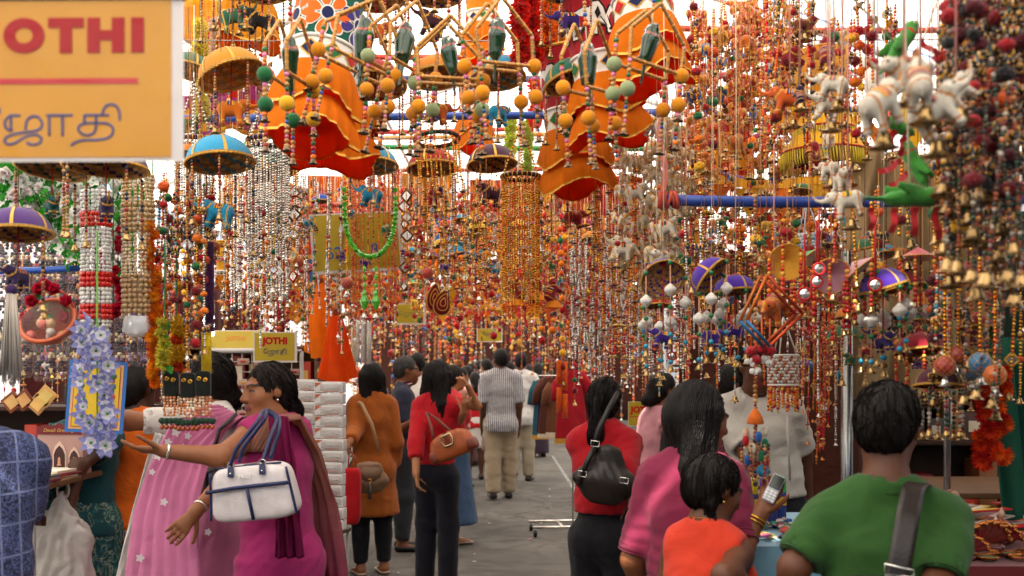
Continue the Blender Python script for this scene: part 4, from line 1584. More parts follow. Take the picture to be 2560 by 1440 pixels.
scarf(h, 'scarf', [h.T(640, 1130, 3.8), h.T(690, 1046, 3.82), h.T(728, 1046, 3.95), h.T(765, 1130, 4.06), h.T(790, 1260, 4.1), h.T(800, 1420, 4.1), h.T(802, 1560, 4.1)],
      [h.T(700, 1040, 3.8) - h.T(648, 1040, 3.8), h.T(720, 1040, 3.8) - h.T(660, 1040, 3.86), h.T(740, 1040, 3.8) - h.T(690, 1050, 3.95), h.T(770, 1040, 3.9) - h.T(700, 1040, 4.0), h.T(800, 1000, 3.9) - h.T(705, 1000, 4.05), h.T(810, 1000, 3.9) - h.T(690, 1000, 4.1), h.T(830, 1000, 3.9) - h.T(690, 1000, 4.1)], ombre)
scarf(h, 'scarf_end', [h.T(695, 1040, 3.78), h.T(712, 1150, 3.72), h.T(716, 1280, 3.7), h.T(722, 1395, 3.7)], [h.T(740, 1040, 3.8) - h.T(690, 1040, 3.8), h.T(745, 1040, 3.8) - h.T(690, 1040, 3.8), h.T(750, 1040, 3.8) - h.T(680, 1040, 3.8)], '#8c2054', nfold=3)
MB().add(ball(.006, 8, 6), 'metal', 'silver', TR(h.hp(-.08, -.004, -.036))).build('earring', h.root)
h.ring_on('wristwatch', -1, .94, .026, 'silver', .0065)
h.ring_on('bracelet', 1, .9, .026, 'silver', .005)
# white handbag on her shoulder
def bag_root(name, label, x, y, Y, rot):
 return thing(name, label, 'bag', P(x, y, Y), rot)
t = bag_root('handbag', 'white bowling handbag with navy trim under the arm of the woman in magenta', 638, 1228, 3.5, (rad(4), rad(-6), rad(-8)))
MB().add(supere(.162, .062, .098, .38, .45, 40, 22, .16), 'leather', '#d6cdcc').build('body', t)
mb = MB()
mb.add(tube([(-.15, -.0655, .02), (-.05, -.067, .028), (.06, -.066, .030), (.149, -.062, .030)], .0072, 6), 'leather', 'navy', TR((0, 0, 0), (0, 0, 0), (1, 1, 1)))
mb.build('stripe', t)
MB().add(tube([(0.0, -.067, .026), (.004, -.0665, -.03), (.008, -.063, -.088)], .006, 6), 'leather', 'navy').build('stripe', t)
for s in (-1, 1):
 a = np.linspace(-.5, 1, 16)
 MB().add(tube([(s * (.158 - .02 * (z_ + .09) / .18), -.040, z_) for z_ in np.linspace(-.085, .082, 12)], .0045, 6), 'leather', 'navy').build('piping', t)
MB().add(tube([(x_, -.03, .0965) for x_ in np.linspace(-.12, .12, 10)], .004, 6), 'leather', 'navy').build('piping', t)
for s in (-.055, .06):
 MB().add(box(.022, .006, .034, .002), 'leather', 'navy', TR((s, -.057, .082), (rad(-18), 0, 0))).add(ball(.004, 8, 5), 'metal', 'silver', TR((s, -.062, .078))).build('strap_tab', t)
 MB().add(ring(.012, .0022, 14, 5), 'metal', 'silver', TR((s, -.05, .104), (math.pi / 2, 0, 0))).build('buckle', t)
top = np.array(P(690, 1040, 3.74) - P(638, 1228, 3.5))
for yy in (-.05, .02):
 pts = [(-.055, yy, .105), (-.03, yy, .16), (.05, yy + .04, .25), (top[0] - .01, yy * .3 + .17, top[2] + .02), (top[0] + .03, yy * .3 + .19, top[2] - .02), (.085, yy + .06, .2), (.06, yy, .105)]
 p_ = np.array(pts)
 tt_ = np.linspace(0, 1, 7)
 uu = np.linspace(0, 1, 40)
 pp_ = np.stack([np.interp(uu, tt_, p_[:, i]) for i in range(3)], 1)
 for _ in range(3):
  pp_[1:-1] = (pp_[:-2] + pp_[1:-1] * 2 + pp_[2:]) / 4
 MB().add(tube(pp_, .0078, 8), 'leather', 'navy').build('strap', t)
text('FILO', .022, '#e8e4e4', t, (-.005, -.0645, .066), (rad(82), 0, 0), .0006)
# ---- woman in pink
h = Human('woman in pale pink sari and white sleeves holding up the blue framed print', 535, 4.4, 118, 1.6, 'mid', head=(-16, 0, 0), vox=0.0112, shz=.83, b=1.08)
h.reach(1, (318, 1052, 4.45), (238, 1040, 4.25), (200, 1030, 4.2), (0, -1, 0), .5)
h.reach(-1, (585, 1190, 4.25), (520, 1230, 4.1), (470, 1235, 4.0), (0, 0, 1), .4)
h.body().hair('lowbun', '#17110f')
h.shirt('blouse', '#d8d2cc', .45, .8, 0, .012, .055, .006, seed=8)
def pinkcol(c):
 t_ = (np.sin(c[:, 0] * 43) * np.sin(c[:, 2] * 37 + 1) * np.sin(c[:, 1] * 41)) > .62
 out = np.tile(np.array(C('#cc7299')), (len(c), 1))
 out[t_] = C('#e2cdd6')
 return out
h.skirt('#c87a9c', .02, .21, .62, amp=.016, name='sari_skirt', shift=(0, .16))
pk = '#c06e94'
# draped end: from the far hip across the chest over the near shoulder and down the back
scarf(h, 'sari_drape', [h.T(405, 1640, 3.92), h.T(405, 1460, 3.92), h.T(412, 1320, 3.95), h.T(432, 1210, 3.98), h.T(474, 1100, 4.02), h.T(540, 1040, 4.1), h.T(575, 1030, 4.2), h.T(600, 1080, 4.42), h.T(600, 1250, 4.5), h.T(590, 1480, 4.5)],
      [h.T(600, 1100, 4.0) - h.T(400, 1060, 4.1), h.T(590, 1100, 4.0) - h.T(405, 1050, 4.1), h.T(575, 1100, 4.0) - h.T(415, 1030, 4.1), h.T(570, 1080, 4.0) - h.T(440, 1010, 4.1), h.T(560, 1080, 4.02) - h.T(460, 1000, 4.1), h.T(560, 1070, 4.05) - h.T(500, 1010, 4.1), h.T(570, 1060, 4.1) - h.T(510, 1030, 4.15), h.T(600, 1000, 4.3) - h.T(520, 1000, 4.5), h.T(620, 1000, 4.3) - h.T(520, 1000, 4.5), h.T(620, 1000, 4.3) - h.T(500, 1000, 4.5)], lambda c: np.tile(np.array(C(pk)), (len(c), 1)), 'cloth', 6, .012)
scarf(h, 'white_border', [h.T(405, 1085, 4.2), h.T(385, 1180, 4.16), h.T(355, 1310, 4.1), h.T(325, 1440, 4.08), h.T(305, 1620, 4.08)], [h.T(420, 1100, 4.15) - h.T(385, 1090, 4.15), h.T(430, 1100, 4.15) - h.T(380, 1090, 4.15), h.T(440, 1100, 4.15) - h.T(370, 1090, 4.15), h.T(450, 1100, 4.15) - h.T(370, 1090, 4.15)], '#d9d2cc', 'cloth', 3, .012)
# embroidered flowers on the chest and skirt
fl_ = MB()
for k in range(5):
 fl_.add(sheet(lambda u, v: (u, (v - .5) * .7 * np.sin(u * 2.9 + .2), .05 * u), 4, 3), 'cloth', '#e9dde0', TR((0, 0, 0), (0, 0, k * 1.2566)))
flm = fl_.mesh('embroidered_flower')
for (x, y, s_) in ((395, 1140, 12), (440, 1080, 13), (420, 1105, 11), (455, 1120, 12), (410, 1255, 11), (470, 1090, 10), (445, 1400, 12), (350, 1395, 12), (520, 1330, 10), (380, 1180, 9), (545, 1270, 9)):
 part(h.root, 'embroidered_flower', flm, h.T(x, y, 3.93), (rad(90), 0, -h.rot), s_ * 3.95 / F)
S = SDF()
pts = [h.T(590, 1035, 4.0), h.T(545, 1080, 4.0), h.T(532, 1140, 4.0), h.T(535, 1200, 4.05)]
for a, b_ in zip(pts[:-1], pts[1:]):
 S.cap(a, b_, (.012, .006), (.012, .006), k=.01)
t = thing('shoulder_bag', 'black shoulder bag hanging on the woman in pink', 'bag', P(540, 1215, 4.05), rad(20))
MB().add(supere(.05, .06, .075, .5, .5), 'leather', '#1c1716').build('body', t)
for yy in (0, .02):
 MB().add(tube([P(590, 1036, 4.12 + yy) - P(540, 1215, 4.05), P(548, 1075, 3.98 + yy) - P(540, 1215, 4.05), P(533, 1130, 3.97 + yy) - P(540, 1215, 4.05), Vector((0, 0, .06))], .008, 7), 'leather', '#1c1716', TR((0, 0, 0), (0, 0, rad(-20)))).build('strap', t)
# ---- orange shirt
h = Human('person in orange T-shirt over checked shirt and jeans with back turned', 292, 4.95, -8, 1.54, 'deep', False, .98, lean=(.07, .05), head=(-25, -12, 0), vox=0.0125, face=False)
h.body().hair('bun', '#15100e')
h.shirt('t_shirt', '#cc5e10', .49, .8, 0, .018, .042, .012, seed=5)
h.shirt('checked_shirt', 'white', .455, .5, 0, .013, .042, .006, 'checked', flare=.01)
h.trousers('#1d2433')
h.shoes('black')
# ---- teal sari with plastic bag
h = Human('woman in dark teal printed sari carrying a white plastic bag', 205, 4.75, 15, 1.5, 'deep', True, 1.0, head=(10, -5, 0), vox=0.0125, face=False)
h.reach(1, (196, 1165, 4.5), (168, 1290, 4.4), (160, 1330, 4.38), (-1, 0, 0), .9)
h.body().hair('bun')
h.shirt('blouse', '#14464a', .5, .6, 0, .012, .05)
h.skirt('teal', .02, .16, .66, 'teal_print', .016, 'sari')
scarf(h, 'sari_end', [h.T(230, 1090, 4.55), h.T(170, 1060, 4.6), h.T(150, 1180, 4.6), h.T(140, 1320, 4.6)], [(.16, 0, 0), (.16, .05, 0), (.18, .04, 0), (.2, .02, 0)], '#14464a', 'teal_print')
S = SDF()
S.cap((0, 0, .3), (0, 0, .1), (.02, .02), (.12, .08), k=.03)
S.cap((0, 0, .1), (0, 0, -.1), (.12, .08), (.15, .10), k=.06)
S.ell((-.09, 0, .14), (.035, .03, .09), k=.03)
S.ell((.07, -.02, .1), (.03, .03, .08), k=.03)
v, q = S.nets(.011)
v = folds(v, q, .026, .08, 4, True)
t = thing('plastic_bag', 'full white plastic carrier bag held low by the woman in teal', 'bag', P(152, 1408, 4.35))
MB().add((v, q), 'bag_plastic', '#d8d2cc').build('body', t)
MB().add(ring(.04, .008, 16, 6), 'thin_cloth', '#cfc8c2', TR((.01, 0, .32), (math.pi / 2, 0, .6), (.6, 1, 1))).build('handle', t)
text('Fenice', .055, '#2a2424', t, (.07, -.128, -.06), (rad(84), rad(-14), rad(10)), .001)
# ---- batik shirt at the edge
h = Human('man in navy batik shirt cut by the edge of the picture', -118, 2.75, 35, 1.58, 'dark', False, 1.15, lean=(.02, .12), head=(0, -20, 0), vox=0.0125, face=False)
h.reach(1, (40, 1300, 3.0), (70, 1290, 3.4), (90, 1290, 3.5), (0, 0, -1), .4)
h.body().hair('short')
h.shirt('batik_shirt', 'navy', .42, .95, 0, .03, .04, .012, 'batik', flare=.02)
h.trousers('#23262e')
h.shoes('black')
# ---- woman in brown tunic
h = Human('woman with long black hair in rust brown tunic seen from behind', 930, 7.4, 22, 1.57, 'mid', b=.88, head=(8, -4, 0), vox=0.013, face=False)
h.reach(-1, (888, 1075, 7.25), (872, 1110, 7.0), (868, 1130, 6.9), (1, 0, 0), .5)
h.body().hair('long.42', '#120e0d')
h.shirt('tunic', '#a5581c', .285, .9, .75, .018, .045, .011, flare=.04, seed=2)
h.trousers('#16151a', .013, amp=.003)
h.shoes('#b89a86', sandal=True)
t = thing('shoulder_bag', 'taupe slouchy bag with tassel on the woman in the brown tunic', 'bag', P(924, 1192, 7.13), rad(10))
S = SDF()
S.cap((0, 0, .08), (0, 0, -.03), (.09, .03), (.125, .05), k=.03)
S.cap((0, 0, -.03), (0, 0, -.08), (.125, .05), (.1, .04), k=.03)
v, q = S.nets(.01)
MB().add((folds(v, q, .008, .08, 3), q), 'leather', '#8a6a4e').build('body', t)
MB().add(lathe([(.02, .05), (.075, .05), (.08, -.01), (.05, -.05), (.01, -.06)], 16), 'leather', '#7a5c42', TR((0, -.045, .02), (0, 0, 0), (1, .25, 1))).build('flap', t)
MB().add(ring(.012, .004, 12, 5), 'metal', 'gold', TR((0, -.07, -.02), (math.pi / 2, 0, 0))).build('clasp', t)
MB().add(tube([(0, -.07, -.03), (0, -.072, -.15)], [.008, .016], 7), 'leather', '#4a4440').build('tassel', t)
MB().add(tube([P(952, 1130, 7.2) - P(924, 1192, 7.13), P(935, 1060, 7.22) - P(924, 1192, 7.13), P(912, 1010, 7.25) - P(924, 1192, 7.13), P(905, 1003, 7.35) - P(924, 1192, 7.13)], .014, 6), 'leather', '#b08a62').build('strap', t)
# ---- older man in polo
h = Human('grey haired man in navy polo shirt seen in profile', 1008, 8.4, -82, 1.62, 'tan', False, 1.0, head=(0, -4, 0), vox=0.013)
h.reach(1, (1000, 1075, 8.15), (1040, 1050, 8.0), (1058, 1035, 7.95), (0, 0, 1), .7)
h.body().hair('short', '#3c3a38')
h.shirt('polo_shirt', '#26283a', .54, .85, 0, .016, .04, .011, seed=12)
MB().add(ring(.07, .012, 22, 5), 'cloth', '#26283a', TR(h.nec + V3(0, .01, .045), (rad(12), 0, 0), (1, 1, 1))).add(ring(.078, .005, 22, 4), 'cloth', '#b53a30', TR(h.nec + V3(0, .01, .036), (rad(12), 0, 0))).add(ring(.08, .004, 22, 4), 'cloth', 'white', TR(h.nec + V3(0, .01, .029), (rad(12), 0, 0))).build('collar', h.root)
h.trousers('#34363c', .02)
h.shoes('black')
# ---- woman in red cardigan
h = Human('woman with wavy hair in red cardigan carrying a tan handbag', 1092, 6.9, -22, 1.58, 'light', b=.82, head=(-18, -4, 0), vox=0.0125, face=False)
h.reach(-1, (1040, 1110, 6.75), (1040, 1185, 6.62), (1046, 1225, 6.6), (1, 0, 0), .7)
h.reach(1, (1135, 1080, 7.0), (1160, 1030, 6.8), (1165, 1000, 6.75), (0, 1, 0), .6)
h.body().hair('long.34', '#120e0d', .007)
h.shirt('cardigan', '#b5121f', .555, .95, .5, .014, .045, .012, seed=9)
h.trousers('#15151f', .010, .035, .018)
h.shoes('black')
def leather_bag(name, label, x, y, Y, rot, col, dims, buckle=True, strap=None):
 t = bag_root(name, label, x, y, Y, rot)
 a, b_, c = dims
 v, q = supere(a, b_, c, .55, .6, 40, 22, .25)
 MB().add((folds(v, q, .012, .12, 5), q), 'leather', col).build('body', t)
 for s in (-1, 1):
  MB().add(supere(a * .22, b_ * 1.04, c * .5, .6, .6, 20, 12, .1), 'leather', jit('#7a3420', .1), TR((s * a * .78, 0, -c * .45))).build('corner_patch', t)
 if buckle:
  MB().add(tube([(-.035, 0, .035), (.035, 0, .035), (.04, 0, 0), (.03, 0, -.035), (-.03, 0, -.035), (-.04, 0, 0)], .007, 7, True), 'metal', '#d8c49a', TR((-.0, -b_ * 1.02, c * .45))).build('buckle', t)
  MB().add(box(.03, .008, .09, .003), 'leather', '#7a3420', TR((0, -b_ * .98, c * .5))).build('buckle_strap', t)
 if strap:
  MB().add(tube([Vector(p_) for p_ in strap], .011, 7), 'leather', '#6e3422').build('strap', t)
 return t
M_ = P(1130, 1112, 6.6)
leather_bag('handbag', 'tan leather handbag with big buckle on the woman in the red cardigan', 1130, 1112, 6.6, (0, rad(-22), rad(-12)), '#a85426', (.17, .07, .085), True, [(-.11, 0, .06), (-.1, .04, .16), (-.12, .12, .27), (-.06, .1, .2), (.03, 0, .075)])
# ---- denim skirt woman behind
h = Human('woman in long denim skirt half hidden behind the red cardigan', 1128, 8.7, -60, 1.55, 'light', head=(0, 0, 0), vox=0.014)
h.reach(1, (1192, 1015, 8.5), (1170, 965, 8.4), (1160, 950, 8.38), (-1, 0, 0), .8)
h.body().hair('pony.2')
h.shirt('blouse', '#c8323a', .5, .6)
h.skirt('#3a5270', .12, .17, .62, amp=.01)
h.shoes('#c0a090', sandal=True)
# ---- striped shirt man
h = Human('man in grey striped shirt and beige trousers walking away down the aisle', 1252, 11.6, 6, 1.74, 'dark', False, .95, head=(22, -3, 0), vox=0.014, stride=.09)
h.body().hair('short')
h.shirt('striped_shirt', 'grey', .45, .92, 0, .026, .042, .014, 'striped_shirting', flare=.008)
h.trousers('#a8967c', .022, .04, .015, amp=.014)
h.shoes('#1c1512')
t = thing('plastic_bag', 'small clear plastic bag in the hand of the striped shirt man', 'bag', P(1212, 1110, 11.55))
MB().add(supere(.05, .03, .09, .7, .7, 16, 10, .4), 'thin_cloth', '#c8b0a8').build('body', t)
MB().add(ring(.03, .004, 12, 4), 'thin_cloth', '#c8b0a8', TR((0, 0, .1), (math.pi / 2, 0, 0))).build('handle', t)
h = Human('man in white shirt and pale trousers walking ahead of the striped shirt man', 1302, 13.4, -8, 1.72, 'dark', False, .92, head=(0, -3, 0), vox=0.014, stride=.07, face=False)
h.body().hair('short')
h.shirt('shirt', '#d8d6d2', .44, .95, .8, .024, .042, .014)
h.trousers('#a89c86', .022, .04, .01)
h.shoes('#2a2420')
# ---- far crowd
far = [(1042, 10.6, 1.68, 'white', 0, 'm', 'man in white behind the polo shirt man', '#34363c', 20), (1108, 12.2, 1.58, '#7a2030', -60, 'f', 'woman in dark red far down the aisle', '#3a2030', 20), (1150, 12.8, 1.52, '#c08a80', -70, 'f', 'woman in pale pink beside the raised arm', '#8a6a60', 10),
       (1132, 13.6, 1.5, '#3a4a3a', 40, 'f', 'dark haired woman deep in the crowd', '#2a2a30', 0), (1188, 13.6, 1.46, '#c01a22', 10, 'f', 'girl in red top and white skirt in the crowd', '#d8d4ce', 0), (1216, 16, 1.66, '#d0ccc4', 30, 'm', 'man in white shirt beyond the girl in red', '#3a3a40', 0),
       (1168, 15.5, 1.55, '#d8d8d4', -20, 'f', 'woman in white top far in the crowd', '#5a3a3a', 0), (1274, 16, 1.62, '#4a2a2a', 0, 'm', 'dark haired man beyond the striped shirt man', '#2a2a30', 0), (1345, 17, 1.6, '#6a3a3a', 20, 'f', 'woman far off near the clothes rail', '#3a2a3a', 0),
       (1080, 15, 1.6, '#b8a898', 10, 'm', 'man far off behind the red cardigan', '#3a3a40', 0), (1235, 19, 1.64, '#a04a3a', 0, 'f', 'farthest woman in the middle of the aisle', '#5a2a3a', 0)]
far += [(1062, 17.5, 1.62, '#8a3a4a', 20, 'f', 'woman in plum top far behind the polo shirt man', '#3a2a3a', 0), (1098, 18.5, 1.68, '#c8c0b4', -30, 'm', 'man in cream shirt far behind the red cardigan', '#34343c', 0), (1140, 18, 1.55, '#b8602a', 40, 'f', 'woman in orange top at the back of the crowd', '#4a2a2a', 0),
  (1200, 20, 1.66, '#3a4a6a', 0, 'm', 'man in blue shirt at the back of the crowd', '#2a2a30', 0), (1258, 21, 1.6, '#a83040', 10, 'f', 'woman in rose top beyond the striped shirt man', '#3a2030', 0), (1300, 19, 1.7, '#5a5a50', -20, 'm', 'man in olive shirt beyond the white shirt man', '#2a2a2a', 0), (1325, 21, 1.58, '#c87a3a', 0, 'f', 'woman in amber top near the clothes rail', '#4a3a2a', 0), (1178, 22, 1.62, '#7a2a2a', 0, 'f', 'small distant woman in maroon', '#3a2a2a', 0)]
for x, Y, H, c, rt, sx, lb, lower, hy in far:
 h = Human(lb, x, Y, rt, H, R.choice(['mid', 'tan', 'dark']), sx == 'f', .95, head=(hy, 0, 0), vox=0.02, face=False, group='people far down the aisle')
 h.body(False).hair('short' if sx == 'm' else R.choice(['lowbun', 'pony.2', 'long.2']), amp=.002)
 h.shirt('top', c, .48, .8, 0, .016, .045, .006)
 if lower.startswith('#d8') or R.random() < .3:
  h.skirt(lower, .3 if lower.startswith('#d8') else .04, .13)
 else:
  h.trousers(lower)
 h.shoes('black')
# ---- woman in red jacket
h = Human('woman with ponytail in bright red jacket and black trousers', 1506, 4.65, -18, 1.485, 'deep', True, .86, head=(-12, 6, 0), vox=0.011, face=False, lean=(0, .03))
h.reach(1, (1562, 1175, 4.5), (1575, 1250, 4.42), (1580, 1290, 4.4), (-1, 0, 0), .5)
h.reach(-1, (1452, 1120, 4.95), (1470, 1150, 5.1), (1480, 1150, 5.2), (1, 0, 0), .4)
h.body().hair('pony.26', '#120e0d', .006)
h.shirt('jacket', '#aa0f1c', .585, .9, .55, .02, .04, .013, flare=.018, seed=4)
S = SDF()
S.cap(h.nec + V3(-.05, -.01, .03), h.nec + V3(.05, -.01, .03), .032, k=.02)
S.cap(h.nec + V3(.05, .0, .03), h.nec + V3(.06, .05, .01), .026, k=.02)
h.cloth(S, 'hood', '#aa0f1c', amp=.006)
h.trousers('#131318', .008, .03, .004)
h.shoes('black')
t = thing('shoulder_bag', 'dark slouchy shoulder bag on the back of the red jacket', 'bag', P(1512, 1190, 4.42), (0, rad(8), rad(-10)))
S = SDF()
S.cap((0, 0, .11), (0, 0, -.02), (.06, .03), (.115, .05), k=.03)
S.cap((0, 0, -.02), (0, 0, -.08), (.125, .05), (.1, .045), k=.04)
v, q = S.nets(.009)
MB().add((folds(v, q, .012, .1, 6), q), 'leather', '#231a14').build('body', t)
for pp_ in ([(-.06, -.02, .1), (-.055, -.02, .2), (-.02, .02, .31), (0, .1, .37)], [(-.1, -.04, -.05), (-.085, -.05, .05), (-.06, -.03, .12)]):
 MB().add(tube(pp_, .013, 7), 'leather', '#17120f').build('strap', t)
for x_, z_ in ((-.058, .14), (-.095, .0), (.09, -.0)):
 MB().add(tube([(-.018, 0, .012), (.018, 0, .012), (.018, 0, -.012), (-.018, 0, -.012)], .003, 6, True), 'metal', 'silver', TR((x_, -.055, z_))).build('buckle', t)
# ---- woman in pink blouse further back
h = Human('woman in pale pink blouse with puffed sleeve behind the phone user', 1648, 6.3, -68, 1.5, 'tan', True, .95, head=(0, -10, 0), vox=0.013)
h.reach(1, (1668, 1080, 6.1), (1700, 1060, 6.1), (1712, 1050, 6.1), (0, 0, 1), .5)
h.body().hair('lowbun')
h.shirt('blouse', '#d08f98', .46, .8, 0, .018, .05, .012)
h.skirt('#5a2a34', .04, .14)
h.shoes('brown', sandal=True)
h = Human('woman in maroon printed sari behind the stall next to the white shirt', 1826, 5.25, -130, 1.55, 'dark', True, 1.0, head=(30, -8, 0), vox=0.0125)
h.reach(1, (1838, 1180, 5.0), (1855, 1250, 4.9), None, (0, 0, -1), .4)
h.body().hair('lowbun')
h.shirt('blouse', '#4c1a28', .45, .8, 0, .014, .05, .01, 'maroon_print')
h.skirt('maroon', .03, .15, .62, 'maroon_print')
# ---- vendor in white shirt
h = Human('vendor in white short sleeved shirt standing behind the stall table', 1935, 4.75, 172, 1.66, 'dark', False, .92, head=(12, -8, 0), vox=0.011, lean=(.085, 0))
h.reach(1, (1868, 1130, 4.6), (1880, 1230, 4.4), (1885, 1260, 4.3), (1, 0, 0), .5)
h.reach(-1, (2010, 1140, 4.8), (2020, 1240, 4.8), (2020, 1275, 4.8), (1, 0, 0), .5)
h.body().hair('short')
h.shirt('shirt', '#c8c2b8', .56, .9, 0, .018, .045, .010, flare=.01, seed=21)
MB().add(tube([h.T(1968, 1040, 4.48), h.T(1972, 1130, 4.5), h.T(1975, 1200, 4.52)], .006, 5), 'cloth', '#c4bdb2').build('placket', h.root)
h.trousers('#15161c')
h.shoes('black')
# ---- woman with phone
h = Human('woman with straight black hair in rose polo shirt looking at her phone', 1720, 3.1, -28, 1.49, 'tan', True, .9, head=(-44, -14, 0), vox=0.0075, lean=(0, .04))
h.reach(1, (1852, 1372, 2.95), (1898, 1288, 2.98), (1925, 1235, 3.0), (.2, -.3, 1), .75)
h.arm[-1]['e'] += V3(-.02, 0, 0)
h.body().hair('long.3', '#100d0d', .0035)
h.shirt('polo_shirt', '#7c2240', .6, .92, 0, .013, .04, .013, seed=31, wl=.13)
h.hems('#6a1c36', .92, .013)
S = SDF()
S.cap(h.wai - V3(.08, .0, .06), h.wai + V3(.08, 0, -.06), (.055, .09), (.055, .09), side=(0, 0, 1), k=.03)
h.cloth(S, 'tied_jacket', '#842644', amp=.012, wl=.06)
h.trousers('dgrey' if 0 else '#24262c', .02, mat='dark_plaid')
h.shoes('black')
h.ring_on('bangle', 1, .86, .028, 'gold', .004)
h.ring_on('bangle', 1, .76, .030, 'gold', .003)
w = P(1934, 1222, 2.94)
t = thing('mobile_phone', 'silver keypad phone held in the raised hand', 'phone', w, (rad(-25), rad(24), rad(-20)))
MB().add(box(.038, .014, .09, .005), 'plastic', '#b8b8bc').build('body', t)
MB().add(box(.034, .002, .042, .0008), 'plastic', '#2a302c', TR((0, -.0085, .02))).build('screen', t)
for r_ in range(4):
 for c_ in range(3):
  MB().add(box(.009, .002, .006, .0006), 'plastic', '#e0e0e0', TR(((c_ - 1) * .0115, -.0083, -.012 - r_ * .009))).build('key', t)
# ---- girl
h = Human('girl with braid in sleeveless coral top bending her head', 1748, 2.8, -38, 1.285, 'dark', True, .85, head=(-30, -22, 0), vox=0.0078, lean=(0, .05))
h.reach(1, (1810, 1440, 2.6), (1850, 1450, 2.65), None, (0, 0, -1), .4)
h.body().hair('braid', '#14100e', .003)
h.shirt('top', '#cc3a22', .45, 0, 0, .012, .05, .006, hollow=False)
MB().add(ring(.05, .002, 24, 5), 'metal', 'copper', TR(h.nec + V3(0, .004, .035), (rad(-10), 0, 0), (1, 1.05, 1))).build('necklace', h.root)
h.trousers('#2a3040')
h.shoes('black')
for q in (-1, 1):
 MB().add(ball(.004, 8, 6), 'metal', 'gold', TR(h.hp(q * .084, -.004, -.036))).build('earring', h.root)
# ---- man in green T-shirt
h = Human('man in plain green T-shirt with dark strap over his shoulder', 2192, 2.42, -12, 1.50, 'dark', False, .9, lean=(.03, .05), head=(-22, -8, 4), vox=0.0095, shz=.80)
h.reach(1, (2345, 1480, 2.3), (2330, 1650, 2.5), None, (-1, 0, 0), .4)
h.reach(-1, (1985, 1420, 2.45), (1935, 1560, 2.6), None, (1, 0, 0), .4)
h.body().hair('short', '#16110f', .003)
h.shirt('t_shirt', '#2c5220', .48, .82, 0, .014, .04, .014, seed=14, wl=.15)
MB().add(ring(.063, .009, 36, 8), 'cloth', '#284a1c', TR(h.nec + V3(0, -.002, .026), (rad(12), 0, 0), (1.0, .95, 1))).build('collar', h.root)
h.hems('#24441a', .82, .014)
MB().add(ring(.058, .0022, 32, 6), 'metal', 'gold', TR(h.nec + V3(0, .004, .042), (rad(14), 0, 0), (1, .95, 1))).build('necklace', h.root)
h.trousers('#20242c')
h.shoes('black')
t = thing('shoulder_strap_bag', 'black bag whose wide strap crosses the green T-shirt', 'bag', P(2225, 1545, 2.2), rad(-10))
MB().add(supere(.13, .04, .09, .4, .4), 'leather', '#1c1614').build('body', t)
def strapfn(u, v):
 pts = np.array([np.array(P(*a)) - np.array(t.location) for a in ((2318, 1222, 2.52), (2300, 1205, 2.40), (2285, 1215, 2.30), (2272, 1280, 2.22), (2255, 1380, 2.19), (2238, 1470, 2.18), (2225, 1545, 2.18))])
 pts = pts @ rotz(rad(10)).T
 tt_ = np.linspace(0, 1, len(pts))
 p = np.stack([np.interp(u, tt_, pts[:, i]) for i in range(3)], -1)
 return p[..., 0] + (v - .5) * .05, p[..., 1] + 0 * v, p[..., 2] - (v - .5) * .008
o = MB().add(sheet(strapfn, 26, 5), 'leather', '#241c18').build('strap', t)
md = o.modifiers.new('thickness', 'SOLIDIFY')
md.thickness = .005
p0 = P(2248, 1425, 2.17) - t.location
MB().add(tube([(-.03, 0, .012), (.03, 0, .0), (.03, 0, -.016), (-.03, 0, -.012)], .003, 6, True), 'metal', 'silver', TR(Vector(rotz(rad(10)) @ np.array(p0)))).build('buckle', t)
# ---------------------------------------------------------------- signs
def sign(name, label, x, y, w, hgt, Y, lines, rot=(0, 0, 0), margin=.035, rule=None):
 """yellow printed sheet in a clear sleeve; lines: [(text, size m, colour, dx, dz, offset, shear)]"""
 W, Hh = w * Y / F, hgt * Y / F
 t = thing(name, label, 'sign', P(x, y, Y), tuple(rad(a) for a in rot))
 MB().add(box(W, .0016, Hh), 'paper', '#d8d0c8', smooth=False).build('backing', t)
 MB().add(box(W - 2 * margin, .001, Hh - 2 * margin * .7), 'paper', '#b89e16', TR((-margin * .3, -.0016, margin * .25)), smooth=False).build('printed_sheet', t)
 for tx, sz, col, dx, dz, off, sh_ in lines:
  text(tx, sz, col, t, (dx, -.003, dz), (rad(90), 0, 0), off, shear=sh_)
 if rule:
  MB().add(box(rule[0], .0008, rule[1]), 'paper', '#c2161f', TR((rule[2], -.0028, rule[3])), smooth=False).build('rule', t)
 return t
t = thing('shop_sign', 'big yellow sign with red lettering and blue Tamil script in a clear sleeve', 'sign', P(128, 200, 1.62), (0, 0, rad(-1)))
_k = 1.62 / F
MB().add(box(.434, .0016, .2665), 'paper', '#d8d0cc', smooth=False).build('backing', t)
MB().add(box(.412, .001, .2560), 'paper', '#cc8c0a', TR((-.009, -.0016, .0015)), smooth=False).build('printed_sheet', t)
def big_text(body, x0, x1, y0, y1, col, off):
 text(body, .08, col, t, (0, -.003, 0), (rad(90), 0, 0), off, fit=((x0 - 128) * _k, (x1 - 128) * _k, (200 - y1) * _k, (200 - y0) * _k))
for ch, x0, x1 in (('J', -92, -8), ('O', 10, 113), ('T', 122, 212), ('H', 221, 314), ('I', 331, 363)):
 big_text(ch, x0, x1, 46, 134, '#a80c16', .006)
